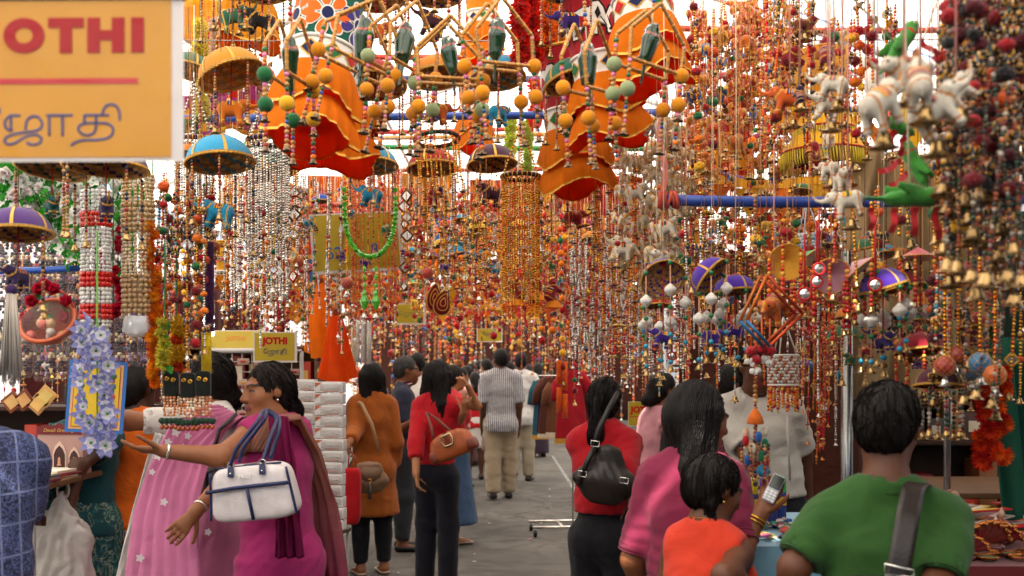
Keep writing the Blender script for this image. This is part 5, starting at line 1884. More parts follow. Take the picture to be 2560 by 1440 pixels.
STROKES = [[(95, 862), (60, 880), (36, 920), (45, 960), (75, 982), (100, 974)], [(85, 868), (85, 985)], [(85, 868), (158, 868)],
           [(195, 975), (203, 905), (245, 870), (298, 880), (325, 928), (312, 965), (270, 985), (180, 995), (105, 1008), (48, 1030), (33, 1060), (60, 1086), (112, 1078), (170, 1040), (222, 1018), (282, 1010), (318, 1036), (310, 1070), (270, 1088), (230, 1086), (203, 1068)],
           [(352, 868), (552, 868)], [(375, 868), (375, 1022)], [(475, 868), (475, 1022)],
           [(632, 868), (826, 868)], [(640, 868), (640, 925)], [(728, 868), (728, 960), (715, 1000), (670, 1020), (620, 1010), (590, 975), (605, 940), (650, 926), (740, 926), (820, 930), (858, 960), (855, 1010), (810, 1045), (720, 1055), (640, 1052), (580, 1066), (536, 1094)],
           [(775, 868), (782, 828), (805, 795), (850, 785), (888, 805), (906, 850), (906, 910)], [(-110, 868), (-50, 870), (-20, 920), (-60, 960), (-100, 930), (-105, 1030)], [(-12, 862), (0, 835), (-6, 810)]]
for st in STROKES:
 p_ = np.array(st, float) / 3
 n_ = 6 * (len(p_) - 1) + 1
 q_ = np.stack([np.interp(np.linspace(0, 1, n_), np.linspace(0, 1, len(p_)), p_[:, i]) for i in (0, 1)], 1)
 for _ in range(4):
  q_[1:-1] = (q_[:-2] + 2 * q_[1:-1] + q_[2:]) / 4
 v, f = tube(np.stack([(q_[:, 0] - 128) * _k, 0 * q_[:, 0], (200 - q_[:, 1]) * _k], 1), 3.7 * _k, 6)
 MB().add((v * (1, .12, 1) + (0, -.0027, 0), f), 'paper', '#1c3272').build('script_stroke', t)
MB().add(box(.42, .0008, 14 * _k), 'paper', '#c2161f', TR(((348 - 128) * _k - .21, -.0028, -4 * _k)), smooth=False).build('rule', t)
bm_ = MB()
v, f = sheet(lambda u, w: ((u - .5) * .434, -.006 - .002 * np.sin(u * 9 + 2 * w) * np.sin(w * 5), (w - .5) * .262), 30, 20)
MB().add((v, f), 'sleeve_film').build('plastic_sleeve', t)
MB().add(tube([(-.22, 0, .137), (.22, 0, .137)], .009, 8), 'wooden', '#4a2a30').build('rail', t)
for s in (-.15, .15):
 MB().add(tube([(s, 0, .135), (s, 0, .5)], .002, 4), 'cloth', 'cream').build('cord', t)
sign('shop_sign', 'small yellow sign with red letters behind the woman in magenta', 688, 868, 108, 76, 6.15, [('JOTHI', .056, '#b4101a', 0, .038, .003, 0), ('ேஜாதி', .042, '#5a5a5a', 0, -.03, .001, 0)], (0, 0, 4), .012)
sign('shop_sign', 'tilted yellow sign behind the green bead loop', 893, 606, 228, 150, 5.95, [('62', .1, '#4a62b0', -.14, -.06, .001, 0), ('8', .1, '#4a62b0', .1, -.05, .001, 0)], (0, -4, 8), .02)
sign('shop_sign', 'pale yellow sign lying flat above the metal frame', 590, 850, 130, 60, 7.0, [('JOTHI', .05, '#c8823a', 0, .01, .002, 0)], (-35, 0, 0), .015)
sign('shop_sign', 'distant yellow sign over the far crowd', 1224, 838, 64, 34, 12.5, [('ேஜாதி', .05, '#6a6a5a', 0, .02, .001, 0)], (0, 0, 0), .012)
sign('shop_sign', 'distant yellow and white sign in the middle of the aisle', 1025, 785, 80, 54, 9.6, [('ேஜாதி', .06, '#8a8a4a', 0, 0, .001, 0)], (0, 0, 0), .02)
sign('shop_sign', 'yellow sign with red letters low behind the pink blouse', 1605, 1035, 70, 62, 7.2, [('JOTHI', .06, '#c4141f', 0, .03, .003, 0)], (0, 0, 0), .006, (.18, .006, 0, -.02))
# ---------------------------------------------------------------- flowers and garlands at the left
WF = [('star', '#f2f2ee', '#ecece6', 3), ('rose', '#f2f0ea', '#e4e2da', 2), ('leaf', '#34a026', '#2f7a2a', 13)]
for i, (x, y1, n) in enumerate(((18, 540, 22), (62, 560, 24), (105, 570, 26), (150, 600, 30), (190, 640, 34), (225, 600, 26), (312, 620, 30), (345, 560, 16), (40, 520, 20), (128, 545, 22), (172, 580, 26), (295, 690, 20))):
 garland('flower_vine', 'white blossom and green leaf vine, number %s from the edge under the yellow sign' % ['first', 'second', 'third', 'fourth', 'fifth', 'sixth', 'seventh', 'eighth', 'ninth', 'tenth', 'eleventh', 'twelfth'][i], 'flower vine', x, 405, y1 + 25, 4.25 + .06 * (i % 4), WF, int(n * 2.6), .05, .034, group='white flower vines')
garland('flower_garland', 'string of blue and white blossoms hanging in front of the printed poster', 'garland', 243, 800, 1125, 3.35, [('star', '#ecebf2', '#9a9ed6', 4)], 44, .045, .036, 'lime')
garland('flower_garland', 'marigold string of single orange flowers beside the gold bead strings', 'garland', 382, 560, 965, 3.8, [('marigold', '#f0860c', '#f5a81c', 4), ('marigold', '#ea6a08', '#f08a10', 3)], 34, .012, .028, 'green', faceout=.4)
garland('flower_garland', 'string of pale yellow pompom flowers with green leaves', 'garland', 412, 800, 935, 3.75, [('pomflower', '#cfc23c', '#a89a20', 4), ('leaf', '#3f9a35', '#2f7a2a', 1)], 14, .012, .030)
garland('flower_garland', 'string of red and yellow pompom flowers behind the bells', 'garland', 442, 800, 930, 3.85, [('pomflower', '#d8a818', '#b88410', 3), ('marigold', '#c8321a', '#d84a1a', 2)], 14, .012, .030)
garland('rose_garland', 'string of crimson roses beside the clear crystal garland', 'garland', 283, 560, 800, 4.3, [('rose', '#b81838', '#b81838', 3), ('leaf', '#2f7a2a', '#2f7a2a', 1)], 22, .03, .03)
garland('flower_garland', 'string of orange marigolds hanging before the green curtain', 'garland', 2478, 930, 1165, 2.9, [('marigold', '#e8420c', '#f06a10', 3), ('marigold', '#c81a10', '#e0400c', 2)], 30, .035, .03, faceout=.5)
LM_L = [(1300, -20, 190, 5.0), (1340, -20, 200, 4.9), (1385, -20, 150, 5.1)]
for i, (x, y0, y1, Yv) in enumerate(((1300, -30, 150, 4.6), (1335, -30, 165, 4.7), (1370, -30, 130, 4.8), (1395, -20, 110, 4.9))):
 garland('tinsel_garland', ['red', 'scarlet', 'orange', 'amber'][i] + ' fluffy garland at the top between the stick frames', 'garland', x, y0, y1, Yv, [('pomflower', ['#c81408', '#d8200c', '#e86a10', '#eaa018'][i], ['#a81008', '#b01808', '#c8500c', '#c88010'][i], 1)], 9, .01, .05)
for i, (x, y0, y1, Yv, c, lb) in enumerate(((500, 60, 160, 5.0, '#dcc83a', 'fluffy yellow garland beside the sign'), (505, 190, 300, 5.2, '#d8c860', 'fluffy pale yellow garland under the green umbrella'), (545, 60, 140, 5.4, '#c8a890', 'fluffy beige garland beside the yellow one'), (1275, 290, 420, 6.2, '#c4d048', 'fluffy lime garland under the blue pipe'), (1320, 300, 420, 6.4, '#b8cc50', 'second fluffy lime garland under the blue pipe'), (1340, 200, 320, 6.0, '#d83a20', 'fluffy red garland above the lime ones'), (1375, 230, 300, 6.2, '#b01848', 'garland of pink flowers by the green umbrella'))):
 garland('tinsel_garland', lb, 'garland', x, y0, y1, Yv, [('pomflower', c, jit(c, .3), 1)], 8, .01, .045)
# clear and amber crystal bead garlands
def bead_garland(x, y0, y1, Y, w, bands, label, mats=('crystal',)):
 t = thing('crystal_garland', label, 'garland', P(x, y0, Y), None, 'wide crystal bead garlands')
 W = w * Y / F
 L = (y1 - y0) * Y / F
 ns = 11
 for k in range(ns):
  mb = MB()
  an = k / (ns - 1) * math.pi * 1.2 - math.pi * 1.1
  xx, yy = W / 2 * math.cos(an), .028 * math.sin(an)
  z, pos, sc, cols = 0, [], [], []
  while z > -L:
   fr = -z / L
   c, r_ = 'white', .008
   for f0, f1, cc, rr in bands:
    if f0 <= fr < f1:
     c, r_ = cc, rr
   pos.append((xx + R.uniform(-.003, .003), yy, z))
   sc.append(r_)
   cols.append(jit(c, .1))
   z -= r_ * 1.75
  mb.many(ball(1, 7, 5), pos, sc, 'crystal', cols)
  mb.build('bead_string', t)
 MB().add(lathe([(.9, 0), (1, -.3), (1.1, -1), (.6, -1.3), (.1, -1.35)], 18), 'crystal', '#e0e0e4', TR((0, 0, -L), (0, 0, 0), (W * .5, .03, .06))).build('plastic_wrap', t)
bead_garland(240, 480, 815, 3.75, 68, [(0, .14, '#f0eeea', .008), (.14, .19, '#e01c0c', .011), (.2, .26, '#e01c0c', .011), (.26, .6, '#efece6', .008), (.6, .7, '#e01c0c', .011), (.7, .84, '#efece6', .009), (.84, .96, '#e01c0c', .011)], 'clear and red crystal garland under the yellow sign')
bead_garland(345, 440, 790, 3.8, 72, [(0, .2, '#d8b888', .008), (.2, .42, '#c09a68', .011), (.42, .7, '#dcc49a', .008), (.7, 1, '#c09a68', .011)], 'amber crystal garland beside the clear one')
# fluffy tinsel ropes with velvet ends
def tinsel(x, y0, y1, Y, r, col, label, tail=True):
 L = (y1 - y0) * Y / F
 t = thing('tinsel_rope', label, 'garland', P(x, y0, Y), None, 'fluffy garland ropes')
 rs = np.random.RandomState(int(x))
 n = int(L * 1500)
 a, z = rs.uniform(0, 6.283, n), -rs.uniform(0, L, n)
 pos = np.stack([r * .8 * np.cos(a), r * .8 * np.sin(a), z], 1)
 mb = MB().add(tube([(0, 0, 0), (0, 0, -L)], r * .8, 10), 'felt', col)
 rots = [np.array(Vector((math.cos(b_), math.sin(b_), rs.uniform(-.5, .5))).to_track_quat('Z', 'Y').to_matrix()) for b_ in a]
 mb.many((np.array([(.0028, 0, 0), (-.0028, 0, 0), (0, 0, r * .55)]), np.array([(0, 1, 2)])), pos, 1.0, 'felt', [jit(col, .3) for _ in range(n)], rot=np.array(rots))
 mb.build('tinsel', t)
 return t
tinsel(524, 605, 830, 3.95, .022, '#4a1a4a', 'dark purple fluffy rope left of the bright lamp')
tinsel(516, 830, 935, 3.9, .024, '#d8b80c', 'bright yellow fluffy rope above the black velvet band')
tinsel(700, 745, 830, 7.0, .04, '#9a1420', 'fluffy dark red rope over the small sign')
for i, (x, y0, y1, c) in enumerate(((893, 800, 905, 'white'), (908, 800, 905, 'white'), (922, 805, 910, 'white'), (884, 820, 930, 'cream'))):
 tinsel(x, y0, y1, 6.9, .022, c, ['first', 'second', 'third', 'fourth'][i] + ' white fluffy column beside the orange cloth drapes')
for i, (x, y0, y1) in enumerate(((1412, 905, 975), (1412, 985, 1045), (1398, 900, 960), (1398, 968, 1030))):
 tinsel(x, y0, y1, 8.4, .028, '#e2600c', ['upper nearer', 'lower nearer', 'upper farther', 'lower farther'][i] + ' orange fluffy rope by the clothes rail')
for i, (x, y0) in enumerate(((428, 928), (470, 932), (508, 928))):
 t = thing('velvet_tassel', ['first', 'middle', 'last'][i] + ' black velvet band with gold mirrors and pearl tassel before the woman in pink', 'tassel', P(x, y0, 3.8))
 W, L = 38 * 3.8 / F, 62 * 3.8 / F
 MB().add(supere(W / 2, .012, L / 2, .3, .4, 20, 12), 'felt', '#101512', TR((0, 0, -L / 2))).build('band', t)
 for k, (dx, dz) in enumerate(((-.012, -.3), (.012, -.35))):
  MB().add(lathe([(.01, .1), (.8, .1), (1, 0), (.8, -.1)], 8), 'metal', 'gold', TR((dx, -.0135, L * dz), (math.pi / 2, 0, 0), .009), smooth=False).build('mirror', t)
 for k in range(5):
  a = k / 4 - .5
  mb = MB()
  mb.many(ball(1, 7, 5), [(a * W * .9, R.uniform(-.006, .006), -L - .006 - .011 * q_) for q_ in range(7)], .0062, 'bead', [R.choice(['#e8d8c0', '#d8a880', '#c87a4a']) for _ in range(7)])
  s_ = mb.build('pearl_string', t)
  part(s_, 'pompom', pom_mesh('dgreen', k % 3), (a * W * 1.2, 0, -L - .095), None, .014)
  part(s_, 'bead', CACHE.setdefault('ambead', MB().add(ball(1, 10, 8, 1.2), 'glossy_enamel', '#a8481c').mesh('bead')), (a * W * 1.2, 0, -L - .118), None, .009)
# white silk tassel, rose basket
t = thing('silk_tassel', 'long white silk tassel hanging under the dark purple elephant', 'tassel', P(28, 725, 3.05))
mb = MB()
for k in range(90):
 a, r_ = R.uniform(0, 6.283), R.uniform(.3, 1)
 L = R.uniform(.24, .29)
 pts = [(r_ * .012 * math.cos(a), r_ * .012 * math.sin(a), 0), (r_ * .022 * math.cos(a), r_ * .022 * math.sin(a), -L * .4), (r_ * .034 * math.cos(a + .1), r_ * .034 * math.sin(a + .1), -L)]
 mb.add(tube(pts, .0022, 3), 'satin', jit('#cdc3b8', .12))
mb.build('threads', t)
MB().add(ball(.018, 10, 8), 'cloth', '#3a2050').build('knot', t)
t = thing('gift_basket', 'cellophane wrapped basket with crimson roses hanging at the far left', 'basket', P(128, 815, 4.0))
MB().add(lathe([(1.0, .35), (1.05, .3), (.95, 0), (.7, -.35), (.3, -.42), (.02, -.42)], 24), 'basket', '#a8442a', TR((0, 0, 0), (rad(55), 0, 0), .10)).build('bowl', t)
MB().add(ring(.105, .011, 26, 6), 'braid', '#b85a3a', TR((0, -.03, .02), (rad(55), 0, 0))).build('rim', t)
MB().add(tube([(.1 * math.cos(a), 0, .02 + .13 * math.sin(a)) for a in np.linspace(0, math.pi, 14)], .006, 6), 'basket', '#a8442a').build('handle', t)
for k in range(7):
 an = k / 6 * math.pi
 part(t, 'rose', flower_mesh('rose', '#b81838', '#b81838'), (.09 * math.cos(an) + R.uniform(-.02, .02), -.03, .03 + .13 * math.sin(an)), facing(R.uniform(-.4, .4), -1, .3, k), .03)
for k in range(6):
 part(t, 'leaf', flower_mesh('leaf', '#2f7a2a', '#2f7a2a'), (R.uniform(-.1, .1), -.02, R.uniform(.0, .15)), facing(R.uniform(-.6, .6), -1, R.uniform(-.3, .6), k), .03)
for k in range(8):
 MB().add(ball(R.uniform(.015, .024), 10, 8), 'bead', R.choice(['#d8cfc4', '#c8a070', '#c85a4a', '#d8cfc4']), TR((R.uniform(-.06, .06), -.045 + R.uniform(-.02, .02), R.uniform(-.05, .03)))).build('trinket', t)
v, f = ball(.125, 20, 14)
v = v * (1, .8, .85) * (1 + .05 * np.sin(v[:, :1] * 70) * np.sin(v[:, 2:] * 60))
MB().add((v, f), 'clear_film').build('cellophane', t, (0, -.01, -.01))
# dark packed garlands on the left wall
for i in range(13):
 x = 10 + i * 29
 t = thing('packed_garland', 'dark purple and gold bead garland in the packed wall, %s from the edge' % ['first', 'second', 'third', 'fourth', 'fifth', 'sixth', 'seventh', 'eighth', 'ninth', 'tenth', 'eleventh', 'twelfth', 'thirteenth'][i], 'garland', P(x, 585, 5.0), None, 'packed dark garlands')
 mb = MB()
 L = R.uniform(.68, .78)
 z = 0
 pos, cols, sc = [], [], []
 while z > -L:
  for k in range(3):
   a = R.uniform(0, 6.28)
   pos.append((.017 * math.cos(a), .017 * math.sin(a), z))
   cols.append(jit('#241a38' if int(-z * 30) % 3 else R.choice(['#c8b490', '#8a6a9a', '#d8c8a8']), .2))
   sc.append(.0095)
  z -= .014
 mb.many(ball(1, 5, 4), pos, sc, 'bead', cols)
 o = mb.build('beads', t)
 MB().add(lathe([(.6, .05), (1, 0), (1, -L), (.5, -L - .03)], 10), 'clear_film', 'white', TR((0, 0, 0), (0, 0, 0), (.03, .03, 1))).build('plastic_sleeve', t)
# ---------------------------------------------------------------- the printed poster
t = thing('framed_print', 'yellow printed poster with blue border held behind the blue flowers', 'poster', P(241, 992, 3.85), (rad(-4), rad(3), rad(6)))
W, Hh = 140 * 3.85 / F, 180 * 3.85 / F
MB().add(box(W, .004, Hh), 'paper', '#2a6ab8', smooth=False).build('border', t)
MB().add(box(W * .88, .001, Hh * .91), 'paper', '#d8a868', TR((0, -.003, 0)), smooth=False).build('mount', t)
MB().add(box(W * .80, .001, Hh * .85), 'paper', '#b8322a', TR((0, -.0042, 0)), smooth=False).build('red_line', t)
MB().add(box(W * .77, .001, Hh * .83), 'paper', '#d8b418', TR((0, -.0054, 0)), smooth=False).build('printed_sheet', t)
for i in range(4):
 for s in (-1, 1):
  c = [('#d8c0a0', '#2a5a3a'), ('#8a2a2a', '#2a6a4a'), ('#3a5a8a', '#b8402a'), ('#d8d0c0', '#a83a3a')][i]
  mb = MB()
  zz = Hh * (.33 - .145 * i)
  mb.add(lathe([(.01, .1), (.9, .1), (1, -.1)], 14), 'paper', c[0], TR((s * W * .27, -.0062, zz + .012), (math.pi / 2, 0, 0), .0095), smooth=False)
  mb.add(supere(.014, .0008, .012, .8, .8, 12, 8), 'paper', c[1], TR((s * W * .27, -.0062, zz - .010)))
  mb.build('figure', t)
for i in range(6):
 MB().add(box(W * .62, .0006, .0018), 'paper', '#8a6a10', TR((0, -.0061, -Hh * (.27 + .022 * i))), smooth=False).build('text_line', t)
# ---------------------------------------------------------------- orange cloth drapes
def drape(x, y0, y1, w, Y, label, col='#e0620c'):
 L, W = (y1 - y0) * Y / F, w * Y / F
 t = thing('cloth_drape', label, 'cloth', P(x, y0, Y), R.uniform(-.3, .3))
 ph = R.uniform(0, 6)
 def fn(u, v):
  a = u * 2 * math.pi
  r_ = (.25 + .75 * v ** .8) * W / 2 * (1 + .22 * v * np.sin(a * 4 + ph) + .1 * v * np.sin(a * 9 + ph))
  return (r_ * np.cos(a), r_ * .6 * np.sin(a), -L * v + .03 * v * np.sin(a * 2 + ph))
 o = MB().add(sheet(fn, 60, 18), 'thin_cloth', col).build('cloth', t)
 MB().add(ball(.03, 10, 8), 'cloth', '#8a3a10').add(tube([(0, 0, 0), (0, 0, .4)], .003, 4), 'cloth', 'cream').build('knot', t)
drape(798, 700, 885, 66, 6.5, 'orange cloth drape hanging behind its darker neighbour', '#f58a1a')
drape(842, 780, 955, 82, 6.1, 'dark orange cloth drape beside the white box stack', '#ea5c12')
# twisted pink plastic on the blue pipe end, pink streamer
t = thing('plastic_wrap', 'pink plastic strip knotted round the end of the blue pipe', 'wrap', P(1662, 500, 3.7))
mb = MB()
for k in range(6):
 mb.add(ring(.026 + .004 * (k % 2), .007, 18, 6), 'thin_cloth', jit('#d8705e', .15), TR((-.02 + .012 * k, 0, 0), (0, math.pi / 2 + R.uniform(-.3, .3), R.uniform(-.3, .3))))
mb.build('windings', t)
MB().add(sheet(lambda u, v: (-.01 + .012 * np.sin(u * 9) + (v - .5) * .02, .0 + .01 * np.cos(u * 7), .02 + u * .42), 20, 4), 'thin_cloth', '#e08a80').build('streamer', t)
# ---------------------------------------------------------------- boxes, racks, tables
def box_stack(x, y0, n, Y, hpx, wpx, label0):
 bh, bw = hpx * Y / F, wpx * Y / F
 for k in range(n):
  z = P(x, y0, Y).z - k * bh
  t = thing('display_box', '%s clear topped white jewellery box from the top of the %s' % (['first', 'second', 'third', 'fourth', 'fifth', 'sixth', 'seventh', 'eighth', 'ninth', 'tenth', 'eleventh', 'twelfth', 'thirteenth'][k], label0), 'box', (P(x, 0, Y).x + R.uniform(-.006, .006), Y + R.uniform(-.01, .01), z), rad(-14 + R.uniform(-2, 2)), 'white boxes in the ' + label0)
  MB().add(box(bw, .05, bh * .94, .004), 'paper', '#d6d2ce').build('carton', t)
  MB().add(box(bw * .74, .003, bh * .56, .001), 'plastic', '#bcb6b2', TR((bw * .08, -.0265, 0))).build('window', t)
  MB().add(tube([(-bw * .2, -.029, bh * .1), (-bw * .05, -.029, -bh * .12), (bw * .1, -.029, -bh * .04), (bw * .16, -.029, bh * .06), (bw * .22, -.029, -bh * .04), (bw * .36, -.029, -bh * .12)], .0018, 4), 'metal', 'silver').build('earring', t)
  MB().add((np.array([(-bw * .48, -.0262, bh * .42), (-bw * .48, -.0262, -bh * .02), (-bw * .22, -.0262, bh * .42)]), np.array([(0, 1, 2)])), 'paper', '#b5603c', smooth=False).build('label', t)
  MB().add(box(bw * .5, .001, bh * .06), 'paper', '#c87a5a', TR((bw * .1, -.0262, -bh * .36)), smooth=False).build('label', t)
box_stack(826, 968, 13, 5.6, 28.5, 76, 'nearer stack')
box_stack(762, 962, 13, 5.9, 28.0, 60, 'farther stack')
for nm, x, Y in (('nearer', 826, 5.6), ('farther', 762, 5.9)):
 t = thing('display_stand', 'low metal stand under the %s stack of white boxes' % nm, 'stand', (P(x, 0, Y).x, Y, 0), rad(-14))
 hz = P(x, 1325, Y).z
 MB().add(box(.2, .12, .02, .003), 'wooden', '#5a4a40', TR((0, 0, hz))).build('shelf', t)
 for sx in (-1, 1):
  for sy in (-1, 1):
   MB().add(tube([(sx * .085, sy * .045, 0), (sx * .085, sy * .045, hz - .01)], .008, 6), 'pipe', 'grey').build('leg', t)
# wire grid rack with packets
t = thing('wire_rack', 'grey wire grid rack hung with small packets behind the two women', 'rack', (P(630, 0, 6.3).x, 6.3, 0), rad(4))
W, z0, z1 = .62, .2, P(0, 878, 6.3).z
mb = MB()
for a, b_ in (((-W / 2, 0, z0), (-W / 2, 0, z1)), ((W / 2, 0, z0), (W / 2, 0, z1)), ((-W / 2, 0, z1), (W / 2, 0, z1)), ((-W / 2, 0, z0), (W / 2, 0, z0))):
 MB().add(tube([a, b_], .014, 6), 'pipe', '#a8a4a0').build('frame_bar', t)
for i in range(1, 10):
 MB().add(tube([(-W / 2 + W * i / 10, 0, z0), (-W / 2 + W * i / 10, 0, z1)], .0025, 4), 'pipe', '#b0aca8').build('wire', t)
for i in range(1, 22):
 z_ = z0 + (z1 - z0) * i / 22
 MB().add(tube([(-W / 2, 0, z_), (W / 2, 0, z_)], .0025, 4), 'pipe', '#b0aca8').build('wire', t)
 if z_ > .55:
  for k in range(6):
   if R.random() < .9:
    pk_ = thing('packet', 'small clear jewellery packet on the wire rack', 'packet', Vector(t.location) + Vector(rotz(rad(4)) @ V3(-W / 2 + W * (k + .5) / 6, -.012, z_)), (0, 0, rad(4) + R.uniform(-.1, .1)), 'packets on the wire rack')
    MB().add(box(.075, .006, .04, .002), 'plastic', jit(R.choice(['#b8aca4', '#a88a80', '#c8c0ba', '#b89a88']), .15)).build('sleeve', pk_)
    MB().add(supere(.02, .003, .008, .8, .8, 10, 6), 'bead', R.choice(['#b5302a', '#c88a3a', '#b8482a', '#8a2a2a', '#c8a060']), TR((R.uniform(-.01, .01), -.004, R.uniform(-.005, .005)))).build('trinket', pk_)
# clothes rail far right of the aisle
t = thing('clothes_rail', 'wheeled metal clothes rail standing in the aisle', 'clothes rail', (P(1400, 0, 9.2).x, 9.2, 0), rad(5))
for yy in (-.18, .18):
 MB().add(tube([(-.27, yy, .09), (.27, yy, .09)], .014, 7), 'metal', 'silver').build('base_bar', t)
 for s in (-1, 1):
  MB().add(lathe([(.01, .5), (.8, .5), (1, .3), (1, -.3), (.8, -.5), (.01, -.5)], 12), 'plastic', 'black', TR((s * .25, yy, .035), (0, math.pi / 2, 0), (.035, .035, .03))).build('caster', t)
MB().add(tube([(0, -.18, .09), (0, .18, .09)], .012, 6), 'metal', 'silver').build('base_bar', t)
MB().add(tube([(.12, 0, .09), (.12, 0, 1.46)], .009, 6), 'metal', 'silver').build('upright', t)
MB().add(tube([(-.2, 0, 1.46), (.3, 0, 1.46)], .009, 6), 'metal', 'silver').build('rail', t)
def garment(x, y0, y1, w, Y, col, label, hem=None):
 L, W = (y1 - y0) * Y / F, w * Y / F
 t = thing('hanging_dress', label, 'dress', P(x, y0, Y), R.uniform(-.4, .4), 'dresses on the clothes rail')
 ph = R.uniform(0, 6)
 def fn(u, v):
  a = u * 2 * math.pi
  r_ = W / 2 * (.55 + .12 * np.sin(v * 2.5) + .4 * v) * (1 + .15 * v * np.sin(a * 5 + ph))
  return (r_ * np.cos(a), r_ * .35 * np.sin(a), -L * v)
 o = MB().add(sheet(fn, 48, 14), 'cloth', col).build('cloth', t)
 for s in (-1, 1):
  MB().add(tube([(s * W * .25, 0, -.02), (s * W * .5, 0, -L * .2), (s * W * .6, -.02, -L * .42)], [.045, .05, .045], 8), 'cloth', col).build('sleeve', t)
 if hem:
  MB().add(sheet(lambda u, v: tuple(np.array(fn(u, .93 + .07 * v)) * np.array([1.01, 1.03, 1])[:, None, None]), 48, 3), 'braid', hem).build('hem', t)
garment(1375, 945, 1095, 60, 10.2, '#5a3226', 'brown dress on the clothes rail', 'cream')
garment(1352, 950, 1098, 40, 10.6, '#1f5a68', 'teal dress on the clothes rail', 'gold')
garment(1430, 925, 1108, 80, 9.0, '#a81222', 'red dress with wide skirt on the clothes rail', 'gold')
garment(1450, 930, 1120, 60, 9.4, '#6a1a26', 'maroon dress at the end of the clothes rail')
garment(1362, 960, 1080, 40, 10.4, '#4a2250', 'purple dress on the clothes rail')
garment(1392, 955, 1090, 50, 10.0, '#6e4028', 'tan brown dress on the clothes rail', 'cream')
# red shopping bag by the boxes
t = thing('shopping_bag', 'red shopping bag between the white boxes and the brown tunic', 'bag', P(880, 1240, 7.0))
MB().add(supere(.06, .05, .2, .4, .4, 20, 12, -.1), 'cloth', '#b8121c').build('body', t)
MB().add(tube([(-.03, 0, .18), (-.02, 0, .3), (.02, 0, .3), (.03, 0, .18)], .005, 5), 'cloth', '#b8121c').build('handle', t)
# ---------------------------------------------------------------- tables
def table(label, corners, z, Yd, col, apron=None, drop=.5, name='stall_table'):
 """corners: (x0, x1, y0, y1) in metres"""
 x0, x1, y0, y1 = corners
 t = thing(name, label, 'table', ((x0 + x1) / 2, (y0 + y1) / 2, 0))
 W, D = x1 - x0, y1 - y0
 MB().add(box(W, D, .025, .004), 'wooden', '#6a4a30', TR((0, 0, z - .0125))).build('table_top', t)
 for sx in (-1, 1):
  for sy in (-1, 1):
   MB().add(tube([(sx * (W / 2 - .05), sy * (D / 2 - .05), 0), (sx * (W / 2 - .05), sy * (D / 2 - .05), z - .02)], .018, 6), 'pipe', 'grey').build('leg', t)
 if apron:
  def fn(u, v):
   return ((u - .5) * (W + .02), -D / 2 - .015 - .02 * np.sin(u * W * 40) * v - .012 * np.sin(u * W * 17) * v, z + .006 - v * drop)
  c_ = MB().add(sheet(fn, 90, 8), 'satin', apron).build('cloth_front', t)
  MB().add(box(W + .02, D + .02, .004), 'satin', apron, TR((0, 0, z + .003)), smooth=False).build('cloth_top', t)
  s_ = -1
  def fn2(u, v):
   return (-W / 2 - .015 - .02 * np.sin(u * D * 40) * v, (u - .5) * (D + .02), z + .006 - v * drop)
  MB().add(sheet(fn2, 60, 8), 'satin', apron).build('cloth_side', t)
 return t
table('stall table with pale blue satin cloth before the vendor', (.62, 1.6, 3.1, 3.8), .985, 0, 'brown', '#7fb0c8', .6)
table('stall table heaped with painted ornaments at the lower right', (1.12, 2.9, 2.72, 3.72), 1.0, 0, 'brown', '#6a1c1c', .5)
table('dark back table under the green curtain', (1.6, 3.0, 4.0, 4.6), 1.04, 0, 'brown')
table('left stall table with booklets', (-2.95, -1.93, 4.05, 4.9), 1.06, 0, 'brown')
# spray cans and small goods in front of the vendor
for i, (x, c, cap_) in enumerate(((1882, '#28306a', '#d8b41c'), (1912, '#28306a', '#5a2a8a'), (1930, '#28306a', '#d86a8a'), (1952, '#1f3a7a', '#1fa84a'))):
 Yv = 3.45 + .06 * (i % 2)
 t = thing('spray_can', ['yellow', 'purple', 'pink', 'green'][i] + ' capped spray can on the blue cloth table', 'spray can', (P(x, 0, Yv).x, Yv, .991), None, 'spray cans')
 MB().add(lathe([(.01, .118), (.9, .118), (1, .11), (1, .006), (.95, 0), (.01, 0)], 20), 'plastic', c, TR((0, 0, 0), (0, 0, 0), (.019, .019, 1))).build('can', t)
 MB().add(lathe([(.01, .055), (.8, .053), (.97, .045), (1, 0)], 20), 'plastic', cap_, TR((0, 0, .117), (0, 0, 0), (.0185, .0185, 1))).build('cap', t)
 MB().add(lathe([(1.02, .1), (1.02, .07)], 20), 'paper', '#d8a81c', TR((0, 0, 0), (0, 0, 0), (.019, .019, 1))).build('label', t)
GOODS = ['#b5302a', '#2a4a8a', '#c88a3a', '#d8d0c8', '#8a2a4a', '#1f6a5a', '#c85a8a', '#d8b03a']
def sweets(x0, x1, y0, y1, z, n, label, grp):
 for i in range(n):
  t = thing('sweet_packet', label, 'packet', (R.uniform(x0, x1), R.uniform(y0, y1), z + R.uniform(.004, .02)), (R.uniform(-.3, .3), R.uniform(-.3, .3), R.uniform(0, 6)), grp)
  MB().add(supere(.028, .014, .007, .6, .6, 10, 6), 'plastic', jit(R.choice(GOODS), .2)).build('wrapper', t)
  for s in (-1, 1):
   MB().add((np.array([(s * .026, 0, 0), (s * .04, .012, .002), (s * .04, -.012, -.002), (s * .04, 0, .006)]), np.array([(0, 1, 3), (0, 3, 2), (0, 2, 1)])), 'plastic', '#d8c8b8').build('twist', t)
sweets(.8, 1.1, 3.14, 3.5, .991, 44, 'shiny wrapped packet in the heap before the vendor', 'wrapped packets')
